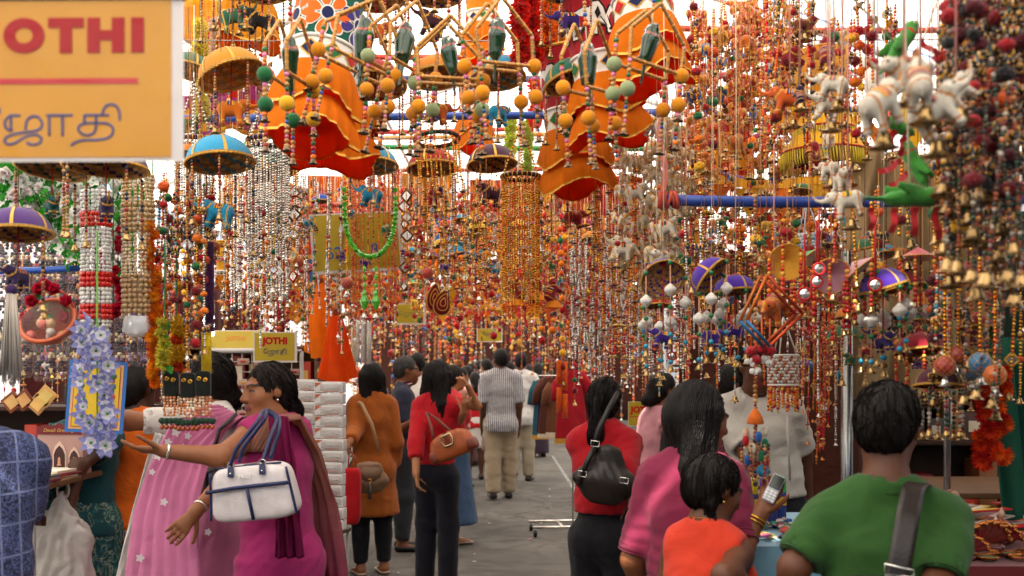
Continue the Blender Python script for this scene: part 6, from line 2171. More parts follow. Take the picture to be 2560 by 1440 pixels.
# plaster ornaments on the near right table
def pot(x, y, label, s=1.0):
 t = thing('painted_pot', label, 'ornament', (x, y, 1.006), R.uniform(0, 6), 'painted plaster ornaments', s)
 MB().add(lathe([(.5, 0), (.75, .1), (1, .5), (.95, .85), (.7, 1.05), (.72, 1.12)], 22), 'glossy_enamel', '#6a2018', TR((0, 0, 0), (0, 0, 0), .045)).build('bowl', t)
 MB().add(lathe([(.02, .9), (.15, .7), (.2, .55), (.5, .4), (.85, .12), (.95, 0)], 22), 'glossy_enamel', '#8a3a24', TR((0, 0, .05), (0, 0, 0), .045)).build('lid', t)
 MB().add(lathe([(.02, 1), (.25, .55), (.35, .2), (.2, 0)], 12), 'glossy_enamel', '#c8a080', TR((0, 0, .082), (0, 0, 0), .03)).build('finial', t)
 for k in range(12):
  a = k * math.pi / 6
  MB().add(ball(.006, 6, 5), 'metal', 'gold', TR((.046 * math.cos(a), .046 * math.sin(a), .025))).build('stud', t)
pot(1.50, 3.05, 'lidded painted pot with pointed finial in cellophane')
pot(1.72, 3.1, 'second lidded painted pot near the picture edge', .9)
def shell(x, y, rz, label, s=1.0):
 t = thing('painted_shell', label, 'ornament', (x, y, 1.006), rz, 'painted plaster ornaments', s)
 def fn(u, v):
  a = (u - .5) * 2.6
  r_ = .075 * (.12 + .88 * v) * (1 + .04 * np.cos(u * 50))
  return (r_ * np.sin(a), -.02 - .03 * v + .05 * (u - .5) ** 2, .012 + r_ * np.cos(a) * .9 + .01)
 o = MB().add(sheet(fn, 30, 8), 'glossy_enamel', '#7a1c22').build('fan', t)
 md_ = o.modifiers.new('thickness', 'SOLIDIFY')
 md_.thickness = .006
 mb = MB()
 u = np.linspace(0, 1, 26)
 for k, uu in enumerate(u):
  p_ = fn(np.array(uu), np.array(1.))
  mb.add(ball(.006, 6, 5), 'metal', 'copper', TR((float(p_[0]), float(p_[1]), float(p_[2]))))
 mb.build('beaded_edge', t)
 MB().add(supere(.03, .03, .01, .5, .6, 16, 8), 'glossy_enamel', '#5a1a1c', TR((0, 0, .008))).build('base', t)
shell(1.33, 2.86, .3, 'painted fan shaped ornament in front', 1.15)
shell(1.43, 2.95, -.4, 'painted fan shaped ornament behind the front one')
shell(1.53, 2.86, .1, 'painted fan shaped ornament nearest the picture edge')
def figurine(x, y, label, s=1.0, c='#8a5a40'):
 t = thing('painted_figurine', label, 'ornament', (x, y, 1.006), R.uniform(0, 6), 'painted plaster ornaments', s)
 S = SDF()
 S.cap((0, 0, 0), (0, 0, .05), .035, .022, k=.02)
 S.cap((0, 0, .05), (0, 0, .085), .022, .028, k=.02)
 S.ell((0, 0, .115), .019, k=.008)
 S.ell((.0, 0, .135), (.014, .014, .012), k=.006)
 v, q = S.nets(.005)
 cc = v[q].mean(1)
 cols = np.tile(np.array(C(c)), (len(q), 1))
 cols[np.sin(cc[:, 2] * 220) > .6] = C('#7a1c22')
 MB().add((v, q), 'glossy_enamel', cols=cols).build('figure', t)
 MB().add(box(.085, .07, .016, .003), 'glossy_enamel', '#5a1a1c').build('base', t)
figurine(1.36, 3.06, 'painted figurine in cellophane beside the pot', 1.1, '#a87a60')
figurine(1.62, 2.95, 'striped painted figurine on a dark base', 1.0, '#8a3a2c')
figurine(1.28, 3.15, 'small painted figurine at the back of the heap', .8)
_nm = ['beside the first pot', 'beside the second pot', 'behind the front shell', 'by the table edge', 'next to the picture edge', 'among the dishes', 'before the incense packets', 'behind the figurine']
for i in range(8):
 x_, y_ = 1.3 + .085 * i + R.uniform(-.02, .02), 2.8 + .11 * (i * 3 % 4)
 (shell if i % 3 == 0 else figurine if i % 3 == 1 else pot)(*((x_, y_, R.uniform(-.6, .6), 'painted fan ornament ' + _nm[i]) if i % 3 == 0 else (x_, y_, ('painted figurine ' if i % 3 == 1 else 'lidded painted pot ') + _nm[i])), s=R.uniform(.8, 1.1))
for i in range(16):
 t = thing('trinket_dish', 'small glazed dish among the painted ornaments', 'dish', (1.22 + .52 * R.random(), 2.76 + .12 * R.random(), 1.006), R.uniform(0, 6), 'small glazed dishes')
 c = R.choice(['#8a4a2a', '#a8703a', '#c8b8a0', '#7a1c22', '#6a7a5a'])
 MB().add(lathe([(1.0, .35), (1.02, .4), (.95, .3), (.6, .1), (.02, .08), (.02, 0), (.7, 0), (1, .35)], 18), 'glossy_enamel', c, TR((0, 0, 0), (0, 0, 0), .03)).build('bowl', t)
 MB().add(ring(.0305, .003, 18, 5), 'metal', 'copper', TR((0, 0, .012))).build('rim', t)
for i in range(44):
 x, y = 1.3 + .9 * R.random(), 3.2 + .45 * R.random()
 t = thing('incense_packet', 'flat incense packet in the fan of packets at the back of the near table', 'packet', (x, y, 1.01 + .004 * i * .3), (0, 0, rad(-55) + R.uniform(-.25, .25)), 'flat packets on the near table')
 MB().add(box(.035, .26, .006, .0015), 'paper', jit(R.choice(['#b8121c', '#8a7a70', '#c8b8a8', '#a81a1c', '#a89a90', '#c8a03a']), .15)).build('sleeve', t)
 MB().add(box(.02, .12, .0008), 'paper', jit(R.choice(['#e0c040', '#d8d0c8', '#3a3a3a']), .1), TR((0, .02, .0036)), smooth=False).build('label', t)
# left table goods
for i in range(16):
 x, y = -2.5 + .5 * R.random(), 4.12 + .3 * R.random()
 t = thing('booklet_pile', 'pile of thin booklets on the left stall table', 'booklets', (x, y, 1.061), R.uniform(-.4, .4), 'booklet piles on the left table')
 z = 0
 for k in range(R.randint(3, 7)):
  MB().add(box(.13, .18, .006, .001), 'paper', jit(R.choice(['#b5402a', '#c8b89a', '#8a3a4a', '#d8d0c0', '#c87a3a', '#4a5a6a']), .2), TR((R.uniform(-.006, .006), R.uniform(-.006, .006), z + .003), (0, 0, R.uniform(-.1, .1)))).build('booklet', t)
  z += .0065
t = thing('price_card', 'white price card with handwriting on the left table', 'card', P(112, 1160, 4.06), (rad(-12), 0, rad(10)))
MB().add(box(.035, .002, .03, .0005), 'paper', '#d8d6d2').build('card', t)
text('$10/-', .013, '#4a4a52', t, (0, -.0018, 0), (rad(90), 0, 0), .0002)
# shrine box with arches
t = thing('shrine_box', 'red and cream shrine box with two arched doorways on the left table', 'shrine', (P(150, 0, 4.5).x, 4.5, 1.061), rad(-4))
W = 125 * 4.25 / F
Hh = 110 * 4.25 / F
MB().add(box(W, .08, Hh, .003), 'paper', '#b08a80', TR((0, .04, Hh / 2))).build('case', t)
for s in (-1, 0, 1):
 pts = [(-.02, 0), (.02, 0), (.02, .05), (.013, .068), (0, .082), (-.013, .068), (-.02, .05)]
 A = np.array(pts) * (1.3 if s == 0 else 1.05)
 f_ = MB()
 f_.add((np.array([(x_, -.0045, z_) for x_, z_ in A * 1.22]), np.array([list(range(7))])), 'paper', '#d8b8a8', smooth=False)
 fr_ = f_.build('arch', t, (s * W * .32, 0, .02))
 MB().add((np.array([(x_, -.006, z_ + .004) for x_, z_ in A]), np.array([list(range(7))])), 'paper', '#3a1412', smooth=False).build('doorway', fr_)
 MB().add(lathe([(.02, 1), (.5, .8), (.6, .2), (1, 0)], 10), 'paper', '#c88a70', TR((0, -.008, .02), (0, 0, 0), (.012, .004, .04))).build('idol', fr_)
MB().add((np.array([(x_, -.006, z_) for x_, z_ in ((-W / 2, 0), (W / 2, 0), (W / 2, .035), (W * .3, .045), (W * .1, .04), (0, .055), (-W * .1, .04), (-W * .3, .045), (-W / 2, .035))]), np.array([list(range(9))])), 'paper', '#6e141c', TR((0, 0, Hh * .96)), smooth=False).build('crest', t)
text('Diwali Greetings', .022, '#c89a5a', t, (0, -.008, Hh * .96 + .018), (rad(90), 0, 0), .0003, shear=.3)
for i, (x, y, c) in enumerate(((60, 1000, '#6a3420'), (95, 1010, '#b08050'), (30, 1005, '#7a4028'), (115, 990, '#c89a5a'))):
 t = thing('wooden_plaque', ['dark brown', 'pale', 'reddish', 'golden'][i] + ' diamond wooden plaque behind the shrine box', 'plaque', P(x, y, 4.45), (0, rad(45 + R.uniform(-8, 8)), 0), 'wooden plaques')
 MB().add(box(.075, .008, .075, .002), 'wooden', c).build('board', t)
 MB().add(box(.05, .002, .05), 'wooden', jit('#c8a060', .2), TR((0, -.0052, 0)), smooth=False).build('inlay', t)
# beige cloth and green curtain, grey post, white lattice lampshades at the right
v, f = sheet(lambda u, w: (P(2130, 0, 4.2).x + u * .62 + .03 * np.sin(w * 7), 4.2 + .06 * np.sin(u * 26 + 2 * w) + .04 * np.sin(w * 9 + u * 8), P(0, 1000, 4.2).z + w * 1.05), 70, 30)
o = MB().add((v, f), 'cloth', '#b0946a').build('hanging_cloth')
tag(o, 'creased beige cloth hanging behind the purple umbrella with the mirror', 'cloth')
o.modifiers.new('thickness', 'SOLIDIFY').thickness = .004
v, f = sheet(lambda u, w: (P(2470, 0, 3.5).x + u * .5 + (1 - w) * .12, 3.5 + .035 * np.sin(u * 40), .3 + w * 1.35), 60, 16)
o = MB().add((v, f), 'cloth', '#0c4a38').build('green_curtain')
tag(o, 'dark green curtain hanging at the lower right edge', 'curtain')
o.modifiers.new('thickness', 'SOLIDIFY').thickness = .004
t = thing('tent_post', 'grey galvanised post behind the head of the green shirted man', 'post', (P(2118, 0, 3.9).x, 3.9, 0))
MB().add(tube([(0, 0, 0), (0, 0, 2.0)], .024, 14), 'metal', '#8a8a88').build('tube', t)
MB().add(box(.12, .12, .01, .002), 'metal', '#8a8a88', TR((0, 0, .005))).build('foot_plate', t)
t = thing('tent_post', 'thin grey post beside the dark back table', 'post', (P(2368, 0, 3.6).x, 3.6, 0))
MB().add(tube([(0, 0, 0), (0, 0, 2.6)], .012, 10), 'metal', '#8a8a88').build('tube', t)
MB().add(box(.1, .1, .01, .002), 'metal', '#8a8a88', TR((0, 0, .005))).build('foot_plate', t)
v, f = sheet(lambda u, w: (P(2365, 0, 3.58).x + (u - .5) * .03, 3.57 + .01 * np.sin(w * 9), P(0, 1165, 3.58).z + w * .34), 4, 20)
def lattice(x, y, w, hgt, Y, label, c1='#d8d2c8', c2='#b5582a'):
 r, Hh = w * Y / F / 2, hgt * Y / F
 t = thing('bead_lampshade', label, 'lampshade', P(x, y, Y), None, 'beaded lampshades')
 mb = MB()
 n, m_ = 26, int(Hh / .012)
 pos, cols = [], []
 for i in range(m_):
  for k in range(n):
   a = (k + .5 * (i % 2)) * 2 * math.pi / n
   pos.append((r * math.cos(a), r * math.sin(a), -Hh * i / m_))
   cols.append(c2 if (i + k) % 3 == 0 else c1)
 mb.many(ball(1, 6, 5), pos, .0065, 'bead', cols)
 mb.build('bead_net', t)
 for z_ in (0.006, -Hh):
  MB().add(ring(r * 1.01, .005, 30, 6), 'bead', c1, TR((0, 0, z_))).build('ring', t)
 for k in range(20):
  a = k * math.pi / 10
  s_ = part(t, 'bead_string', strand_mesh('orange', .1 if k % 2 else .08, .006, k % 3), (r * math.cos(a), r * math.sin(a), -Hh))
 for k in range(3):
  a = k * 2.09
  MB().add(tube([(r * math.cos(a), r * math.sin(a), 0), (0, 0, .16)], .003, 4), 'bead', c1).build('cord', t)
lattice(1958, 892, 72, 70, 4.0, 'white and orange beaded lampshade beside the vendor')
lattice(2018, 592, 66, 46, 4.2, 'white beaded lampshade with blue beads under the blue pipe', '#d8d8dc', '#5aa0c0')
# low mobile hanging before the vendor
t = thing('doll_mobile', 'mobile with red dolls, blue ball and bells hanging before the white shirt', 'mobile', P(1888, 930, 3.35))
mb = MB()
strand(mb, 'wood', .6, -.38, .0075)
mb.build('bead_string', t)
MB().add(lathe([(.02, 1), (.4, .8), (.8, .4), (1, 0), (.9, -.1)], 14), 'felt', '#c8621c', TR((0, 0, -.17), (0, 0, 0), (.03, .03, .05))).build('cap', t)
for k in range(14):
 a = k * 2.4
 c = R.choice(['#b5202a', '#d8b090', '#d8c8b0', '#1f6a4a', '#b5202a', '#2a5a9a'])
 MB().add(supere(.012, .012, .019, .9, .9, 10, 8), 'felt', c, TR((.034 * math.cos(a), .034 * math.sin(a), -.2 - .008 * k))).build('doll', t)
for k in range(6):
 a = k * math.pi / 3
 s_ = part(t, 'bead_string', strand_mesh('wood', .1, .0065, k % 3), (.045 * math.cos(a), .045 * math.sin(a), -.24))
 bell(s_, (0, 0, -.12), .012, 'brass')
part(t, 'felt_ball', feltball_mesh('#2a86ac'), (.02, -.02, -.33), None, .021)
for k, (x, y) in enumerate(((1878, 878), (1905, 872), (1925, 878), (1890, 900))):
 t = thing('shell_tassel', 'red pompom with white shells hanging from the orange stick frame, %s of four' % ['first', 'second', 'third', 'fourth'][k], 'tassel', P(x, y, 3.05), None, 'shell tassels')
 part(t, 'pompom', pom_mesh('red', k % 3), None, None, .018)
 for q_ in range(4):
  MB().add(supere(.010, .004, .009, .8, .8, 10, 6), 'bead', '#d8d4cc', TR((R.uniform(-.012, .012), R.uniform(-.008, .008), -.028 - R.uniform(0, .012)), (0, 0, q_))).build('shell', t)
 MB().add(tube([(0, 0, 0), (0, 0, .1)], .003, 4), 'bead', 'dorange').build('cord', t)
# orange stick frame by the stuffed elephant
t = thing('stick_frame', 'orange and blue wrapped stick frame round the orange stuffed toy', 'mobile', P(1935, 760, 3.0), rad(15))
s = .085
pts = [(-.4 * s, 1.0 * s), (1.0 * s, -.35 * s), (-.3 * s, -1.5 * s), (-1.2 * s, -.6 * s)]
for i in range(4):
 a, b_ = pts[i], pts[(i + 1) % 4]
 for yy in (-.02, .02):
  MB().add(tube([(a[0], yy, a[1]), (b_[0], yy, b_[1])], .005, 7), 'braid', ['#b5441c', '#b5441c', '#2a6a9a', '#b5601c'][i]).build('stick', t)
# red toy elephants bunch and paisley ornaments in the middle
for i, (x, y, rz, c) in enumerate(((1298, 725, 150, '#9c1420'), (1340, 712, -90, '#a01822'), (1378, 730, 30, '#8a1020'), (1335, 745, -90, '#b8281c'))):
 hanging_elephant_ = None
 t = thing('cloth_elephant', ['first', 'tallest', 'rearmost', 'lowest'][i] + ' red cloth toy in the bunch of four over the far aisle', 'ornament', P(x, y, 5.8), (0, rad(-60), rad(rz)), 'red cloth toys')
 part(t, 'body', elephant_mesh(c, 'gold', True, False), None, None, .13)
 part(t, 'saddle_blanket', saddle_mesh(i), None, None, .13)
 MB().add(lathe([(.3, 0), (.8, -.5), (1.1, -1)], 16), 'cloth', '#e8861a', TR((-.02, 0, -.03), (0, rad(60), 0), (.05, .05, .06))).build('skirt', t)
for i, (x, y) in enumerate(((1085, 745), (1105, 755))):
 t = thing('paisley_ornament', ['farther', 'nearer'][i] + ' red paisley ornament with gold beading', 'ornament', P(x, y, 6.0), (0, rad(10 * (i * 2 - 1)), rad(20)), 'paisley ornaments')
 u = np.linspace(0, 2 * math.pi, 24, endpoint=False)
 out = np.stack([.05 * np.sin(u) * (1 - .45 * np.cos(u)) + .02 * np.clip(np.cos(u), 0, 1) ** 2, 0 * u, .085 * np.cos(u)], 1)
 c_ = out.mean(0)
 fr_ = np.concatenate([out + (0, -.01, 0), out + (0, .01, 0), [c_ + (0, -.016, 0), c_ + (0, .016, 0)]])
 n = 24
 fs = [(j, (j + 1) % n, 2 * n) for j in range(n)] + [(n + (j + 1) % n, n + j, 2 * n + 1) for j in range(n)]
 MB().add((fr_, [np.array(fs), np.array([(j, j + n, (j + 1) % n + n, (j + 1) % n) for j in range(n)])]), 'cloth', '#8c1420').build('plaque', t)
 for k_ in (.98, .62, .3):
  MB().add(tube((out - c_) * k_ + c_ + (0, -.013, 0), .0035, 5, True), 'braid', 'gold').build('beading', t)
# far mandala and stuff that closes the middle of the aisle
t = thing('round_hanging', 'round red and gold wall hanging far down the aisle', 'hanging', P(1285, 650, 9.5), (rad(90), 0, 0))
for r_, c, z_ in ((.17, '#a83018', 0), (.14, '#d88a2a', .006), (.11, '#8c1a18', .012), (.07, '#d8a03a', .018), (.035, '#a81c1c', .024)):
 MB().add(lathe([(.01, .01), (.97, .01), (1, 0), (1, -.006)], 32), 'braid' if '#d8' in c else 'cloth', c, TR((0, 0, z_), (0, 0, 0), (r_, r_, 1))).build('disc', t)
# ---------------------------------------------------------------- hanging goods one can pick out
U = umbrella
def LM(phrase, x, y):
 LANDMARKS.append((phrase, x, y))
U(578, 190, 165, 3.9, '#d98a1a', 'orange felt umbrella with orange elephant beside the big yellow sign', '#d9701a', (16, -9), ele_rot=10, ele_drop=.13)
U(645, 195, 90, 4.9, 'red', 'small red felt umbrella behind the orange umbrella and green drum', None, (8, 6), 5)
U(475, 178, 110, 4.9, '#2f6a52', 'green felt umbrella half hidden by the big yellow sign', '#2f6a52', (6, 8), 5, ele_drop=.25)
U(550, 408, 168, 3.8, '#2f93bd', 'turquoise felt umbrella with turquoise elephant beside the yellow sign', '#1f8db5', (5, 2), 7, .24, ele_rot=178, ele_drop=.185)
U(686, 432, 124, 5.4, '#2c5f4a', 'green felt umbrella with green elephant under the orange skirt', '#2c5f4a', (4, -10), 6, ele_rot=-80, ele_drop=.2)
U(265, 420, 200, 3.3, '#3a2a4e', 'dark umbrella under the yellow sign holding a dark purple elephant', '#33204a', (-2, 3), 4, .2, ele_rot=-60, ele_drop=.13, ele_L=.085)
U(130, 425, 170, 3.5, '#2c5f4a', 'green umbrella below the sign holding a teal elephant', '#13504d', (-2, 9), 3, .2, ele_rot=-50, ele_drop=.12, ele_L=.08)
U(45, 585, 165, 3.1, '#503070', 'purple felt umbrella with gold ribbons above a dark elephant', '#33204a', (3, 2), 4, .2, ele_rot=-110, ele_drop=.13, ele_L=.09)
U(470, 385, 60, 4.3, 'orange', 'orange umbrella peeping out behind the turquoise umbrella', None, (4, 5), 5)
U(930, 415, 128, 5.6, '#2a86ac', 'small turquoise umbrella with turquoise elephant over the far crowd', '#1f8db5', (4, 2), 6, .22, ele_rot=165, ele_drop=.16)
U(1081, 422, 126, 5.6, '#9e1622', 'red umbrella with red elephant between turquoise and plum umbrellas', '#9c1224', (4, -2), 6, .22, ele_rot=-70, ele_drop=.17)
U(1230, 412, 124, 5.6, '#4c2a3e', 'plum umbrella with plum elephant beside the red umbrella', '#46202f', (4, 1), 6, .22, ele_rot=200, ele_drop=.16)
U(1433, 418, 116, 5.2, '#9e1a30', 'crimson umbrella in front of the lowest orange skirt', '#9c1224', (4, -2), 6, .24, ele_rot=20, ele_drop=.26)
U(938, 215, 152, 4.7, '#a82a2a', 'red umbrella with red elephant behind the hexagon stick frames', '#8e1526', (8, 3), 6, .2, ele_rot=-60, ele_drop=.16)
U(1092, 195, 135, 4.7, '#d98020', 'orange umbrella with orange elephant inside the stick house', '#c45a1c', (7, 3), 6, .2, ele_rot=25, ele_drop=.15)
U(1245, 196, 135, 4.7, '#2a86ac', 'turquoise umbrella with turquoise elephant behind the green bird', '#1f8db5', (7, -3), 6, .2, ele_rot=60, ele_drop=.16)
U(1428, 205, 138, 4.5, '#2a6a56', 'green felt umbrella tilted behind the stick frames', '#2a6a56', (14, -7), 6, .2, ele_rot=-100, ele_drop=.2)
U(940, -8, 150, 4.3, '#8e1a20', 'dark red umbrella at the top edge over an orange elephant', '#c2561c', (5, 3), 6, .15, ele_rot=-10, ele_drop=.15)
U(1085, -20, 150, 4.3, '#3a2f7a', 'umbrella at the top edge over a plum elephant', '#46202f', (5, 3), 6, .15, ele_rot=200, ele_drop=.13)
U(1425, -30, 150, 4.3, '#3a2f7a', 'umbrella at the top edge over a violet elephant', '#3b2170', (5, 3), 6, .2, ele_rot=190, ele_drop=.14)
U(655, -30, 150, 4.3, '#1d1d1d', 'umbrella at the top edge over a black elephant', '#1d1a1a', (5, 3), 6, .2, ele_rot=190, ele_drop=.14)
U(580, -40, 150, 4.3, '#2f6a52', 'umbrella at the top edge over a green elephant near the sign', '#2f6a52', (5, 3), 6, .2, ele_rot=10, ele_drop=.14)
U(1882, 55, 80, 4.6, '#a8252f', 'small red umbrella above the gold elephant strings', '#9c1830', (6, 12), 5, .2, ele_rot=-90, ele_drop=.3)
# purple cluster under the right blue pipe
wb = dict(white_ball=True, thread='cream', grp='umbrellas with white bobbins')
U(1658, 700, 112, 3.5, '#4a249a', 'purple umbrella tipped to show its woven underside under the blue pipe', '#3c1f86', (44, 30), 5, .24, ele_rot=190, ele_drop=.20, **wb)
U(1778, 695, 112, 3.45, '#4a249a', 'second purple umbrella tipped the other way beside its twin', '#3c1f86', (40, -32), 5, .24, ele_rot=10, ele_drop=.20, **wb)
U(1838, 730, 108, 3.6, '#4a249a', 'level purple umbrella right beside the two tipped ones', '#3c1f86', (3, 2), 5, .22, ele_rot=170, ele_drop=.14, **wb)
U(1640, 765, 76, 4.0, '#a8181c', 'small red umbrella with gold ribs below the purple pair', '#9c1224', (3, 3), 5, .2, ele_rot=-80, ele_drop=.15, **wb)
U(2208, 718, 118, 3.0, '#4a249a', 'purple umbrella with a round mirror hanging beside it', '#2c1a5c', (8, -12), 5, .2, ele_rot=-60, ele_drop=.16, **wb)
U(2255, 722, 110, 3.2, '#9e1a24', 'flat red umbrella behind the purple umbrella with the mirror', '#7c1420', (8, -6), 5, .22, ele_rot=40, ele_drop=.2, **wb)
U(2300, 880, 122, 3.1, '#9c1a2c', 'red umbrella fringed with beads above the green shirted man', None, (6, 4), 9, .1, mix='red')
U(2345, 965, 116, 2.9, '#4c1226', 'maroon umbrella fringed with beads low behind the green shirted man', None, (3, 3), 9, .1, mix='dark')
U(2420, 700, 100, 2.8, '#9c1a2c', 'red umbrella half hidden behind the brass bells', '#5a1220', (4, 3), 6, .2, ele_rot=-60, ele_drop=.16)
U(2440, 820, 84, 2.9, '#8c1a1c', 'red rimmed dark umbrella among the bells', None, (3, 3), 6, .12, mix='dark')
for x, y, Yv, c1, c2, lb in ((930, 480, 5, 0, 0, 'the small turquoise umbrella'), (1081, 420, 5, 0, 0, 'the small red umbrella'), (1230, 410, 5, 0, 0, 'the plum umbrella'), (1433, 415, 5, 0, 0, 'the crimson umbrella'), (550, 400, 4, 0, 0, 'the turquoise umbrella by the sign'), (686, 430, 4, 0, 0, 'the green umbrella'), (1715, 700, 4, 0, 0, 'the tipped purple umbrellas'), (2208, 700, 4, 0, 0, 'the purple umbrella with the mirror'), (938, 210, 4, 0, 0, 'the hexagon stick frames')):
 LM(lb, x, y)
BH = bird_house
BH(725, 150, 165, 2.9, 78, 'narrow stick frame with dark bird before the green flowered drum', ('yellow', '#1f6b3a', 'yellow', '#1f6b3a'), bird_yaw=20)
BH(905, 110, 190, 3.0, 40, 'stick frame with green bird beside the flowered drum', ('#e8920c', '#e8920c'), roll=14, bird_yaw=20)
BH(1010, 120, 190, 3.05, 58, 'stick frame with back turned green bird in the middle', ('#e8920c', '#e8920c', '#9aa878'), roll=6, bird_yaw=200)
BH(1122, 150, 165, 3.0, 12, 'square on stick house with green bird', ('#e8920c', '#e8920c', '#9aa878'), bird_yaw=-15)
BH(1245, 110, 175, 2.95, 38, 'stick house with upright green bird above the turquoise umbrella', ('#e8920c',), roll=-6, bird_yaw=150)
BH(1470, 170, 180, 3.0, 62, 'stick frame with speckled bird before the green umbrella', ('#e8920c',), roll=-8, bird_yaw=190)
BH(1625, 120, 170, 2.9, 32, 'stick frame with glossy bird before the red drum', ('#9aa878', '#9aa878', '#e8920c', '#e8920c'), roll=6, bird_yaw=120)
CT = cloth_tube
CT(775, 350, 232, 3.7, .22, 'green drum with orange flowers over a bright orange skirt', '#15594a', 'flower', (-6, 9), yaw=20)
CT(838, 408, 205, 4.6, .3, 'dark green drum and pale orange skirt behind the flowered one', '#123f36', 'flower', (-3, 4), yaw=60)
CT(1628, 205, 205, 3.9, .25, 'red drum with white elephants over an orange skirt', '#a01522', 'elephant', (-5, -5), yaw=10)
CT(1530, 350, 200, 4.4, .3, 'orange skirt of the middle hanging among the stick frames', '#a01522', 'elephant', (-4, -8), yaw=40)
CT(1446, 475, 190, 4.9, .3, 'lowest orange skirt behind the crimson umbrella', '#a01522', 'elephant', (-4, -4), yaw=70)
CT(1205, 150, 110, 6.0, .3, 'far orange hanging with green flowers near the top', '#e87a10', 'flower', (0, 0))
CT(1185, 370, 100, 6.6, .25, 'far orange skirt over the row of small umbrellas', '#e87a10', 'flower', (0, 0))
CT(1110, 668, 60, 9.0, .25, 'distant orange skirt with a blue drum over the crowd', '#2a5aa0', 'flower', (0, 0))
CT(620, 110, 150, 5.2, .3, 'yellow orange skirt at the top behind the sign', '#e0a020', 'flower', (0, 0), skirt='#e8a020', lining='#d06a10')
CT(555, 715, 34, 6.5, .2, 'little yellow skirt beside the dark purple garland', '#e0a020', 'flower', (0, 0), skirt='#dc9218', lining='#d06a10')
LM('the flowered green drum', 775, 200)
LM('the red elephant drum', 1640, 120)
LM('the orange skirts', 1500, 380)
# hoops with threads of beads
def hoop(x, y, w, Y, col, label, mix='silver', n=22, L=.4, col2=None, tilt=0., grp='bead hoop mobiles', drop=None):
 r = w * Y / F / 2
 t = thing('hoop_mobile', label, 'mobile', P(x, y, Y), (rad(tilt), 0, R.uniform(0, 3)), grp)
 mb = MB()
 a = np.arange(40) * 2 * math.pi / 40
 mb.add(tube(np.stack([r * np.cos(a), r * np.sin(a), 0 * a], 1), .011, 8, True), 'cloth', col)
 for k in range(26):
  b_ = k * 2 * math.pi / 26
  mb.add(ring(.0125, .0025, 8, 4), 'braid', col2 or 'gold', TR((r * math.cos(b_), r * math.sin(b_), 0), (math.pi / 2, 0, b_)))
 mb.build('hoop', t)
 for k in range(4):
  b_ = k * math.pi / 2
  mb = MB()
  p0, p1 = Vector((r * math.cos(b_), r * math.sin(b_), 0)), Vector((0, 0, .26))
  m_ = 16
  mb.add(tube([p0, p1], .001, 3), 'cloth', 'cream')
  mb.many(ball(1, 6, 5), [p0 + (p1 - p0) * (i / m_) for i in range(m_ + 1)], .006, 'bead' if mix not in ('gold', 'silver') else 'metal', [jit(R.choice(MIX[mix])) for _ in range(m_ + 1)])
  mb.build('suspension_string', t)
 MB().add(ring(.02, .002, 16, 5), 'metal', 'silver', TR((0, 0, .28), (math.pi / 2, 0, 0))).add(tube([(0, 0, .3), (0, 0, .6)], .0015, 4), 'metal', 'silver').build('hook_ring', t)
 for k in range(n):
  b_ = k * 2 * math.pi / n
  ll = round(L * R.uniform(.6, 1.1), 1)
  s_ = part(t, 'bead_string', strand_mesh(mix, max(.1, ll), .006, k % 3), (r * math.cos(b_), r * math.sin(b_), 0))
  bell(s_, (0, 0, -max(.1, ll) - .02), .011, 'gold' if mix == 'gold' else 'silver')
 return t
hoop(485, 352, 90, 4.4, 'dpurple', 'purple hoop with silver bead strings beside the sign', 'silver', 20, .5)
hoop(672, 352, 100, 4.4, 'dpurple', 'purple hoop with silver bead strings by the orange skirt', 'silver', 22, .5)
hoop(1092, 348, 108, 5.2, 'dgreen', 'green and red hoop above the red umbrella', 'gold', 14, .2, 'red', -8)
hoop(1302, 442, 92, 5.0, 'dbrown', 'brown hoop with long golden bead strings', 'gold', 22, .7)
hoop(935, 420, 110, 5.9, 'white', 'white hoop with orange crystal strings behind the turquoise umbrella', 'orange', 26, .9)
hoop(640, 410, 120, 5.7, 'ivory', 'pale hoop with long silver strings behind the green umbrella', 'silver', 26, .8)
# green plastic bead loop
t = thing('green_bead_garland', 'loop of clear green plastic beads over the yellow sign', 'garland', P(925, 500, 4.9))
for k in range(46):
 u = k / 45
 an = math.pi * (1 - u)
 x_, z_ = .125 * math.cos(an) * (1 + .15 * math.sin(an)), -.33 * math.sin(an) ** .8
 part(t, 'bead', CACHE.setdefault('gbead', MB().add(lathe([(.05, 1), (.6, .5), (1, 0), (.6, -.5), (.05, -1)], 6), 'crystal', '#5fd03a', smooth=False).mesh('bead')), (x_, R.uniform(-.01, .01), z_ + .05), (R.uniform(-.5, .5), R.uniform(-.5, .5), 0), .0155)
for dx in (-.028, .028):
 for z_, s_ in ((-.34, .012), (-.38, .012), (-.42, .012), (-.5, .03), (-.46, .016)):
  part(t, 'bead', CACHE['gbead'], (dx, 0, z_), None, (s_ * .8, s_ * .8, s_ * 1.5))
 bell(t, (dx, 0, -.58), .022, 'silver')
LM('the green plastic bead loop', 925, 560)
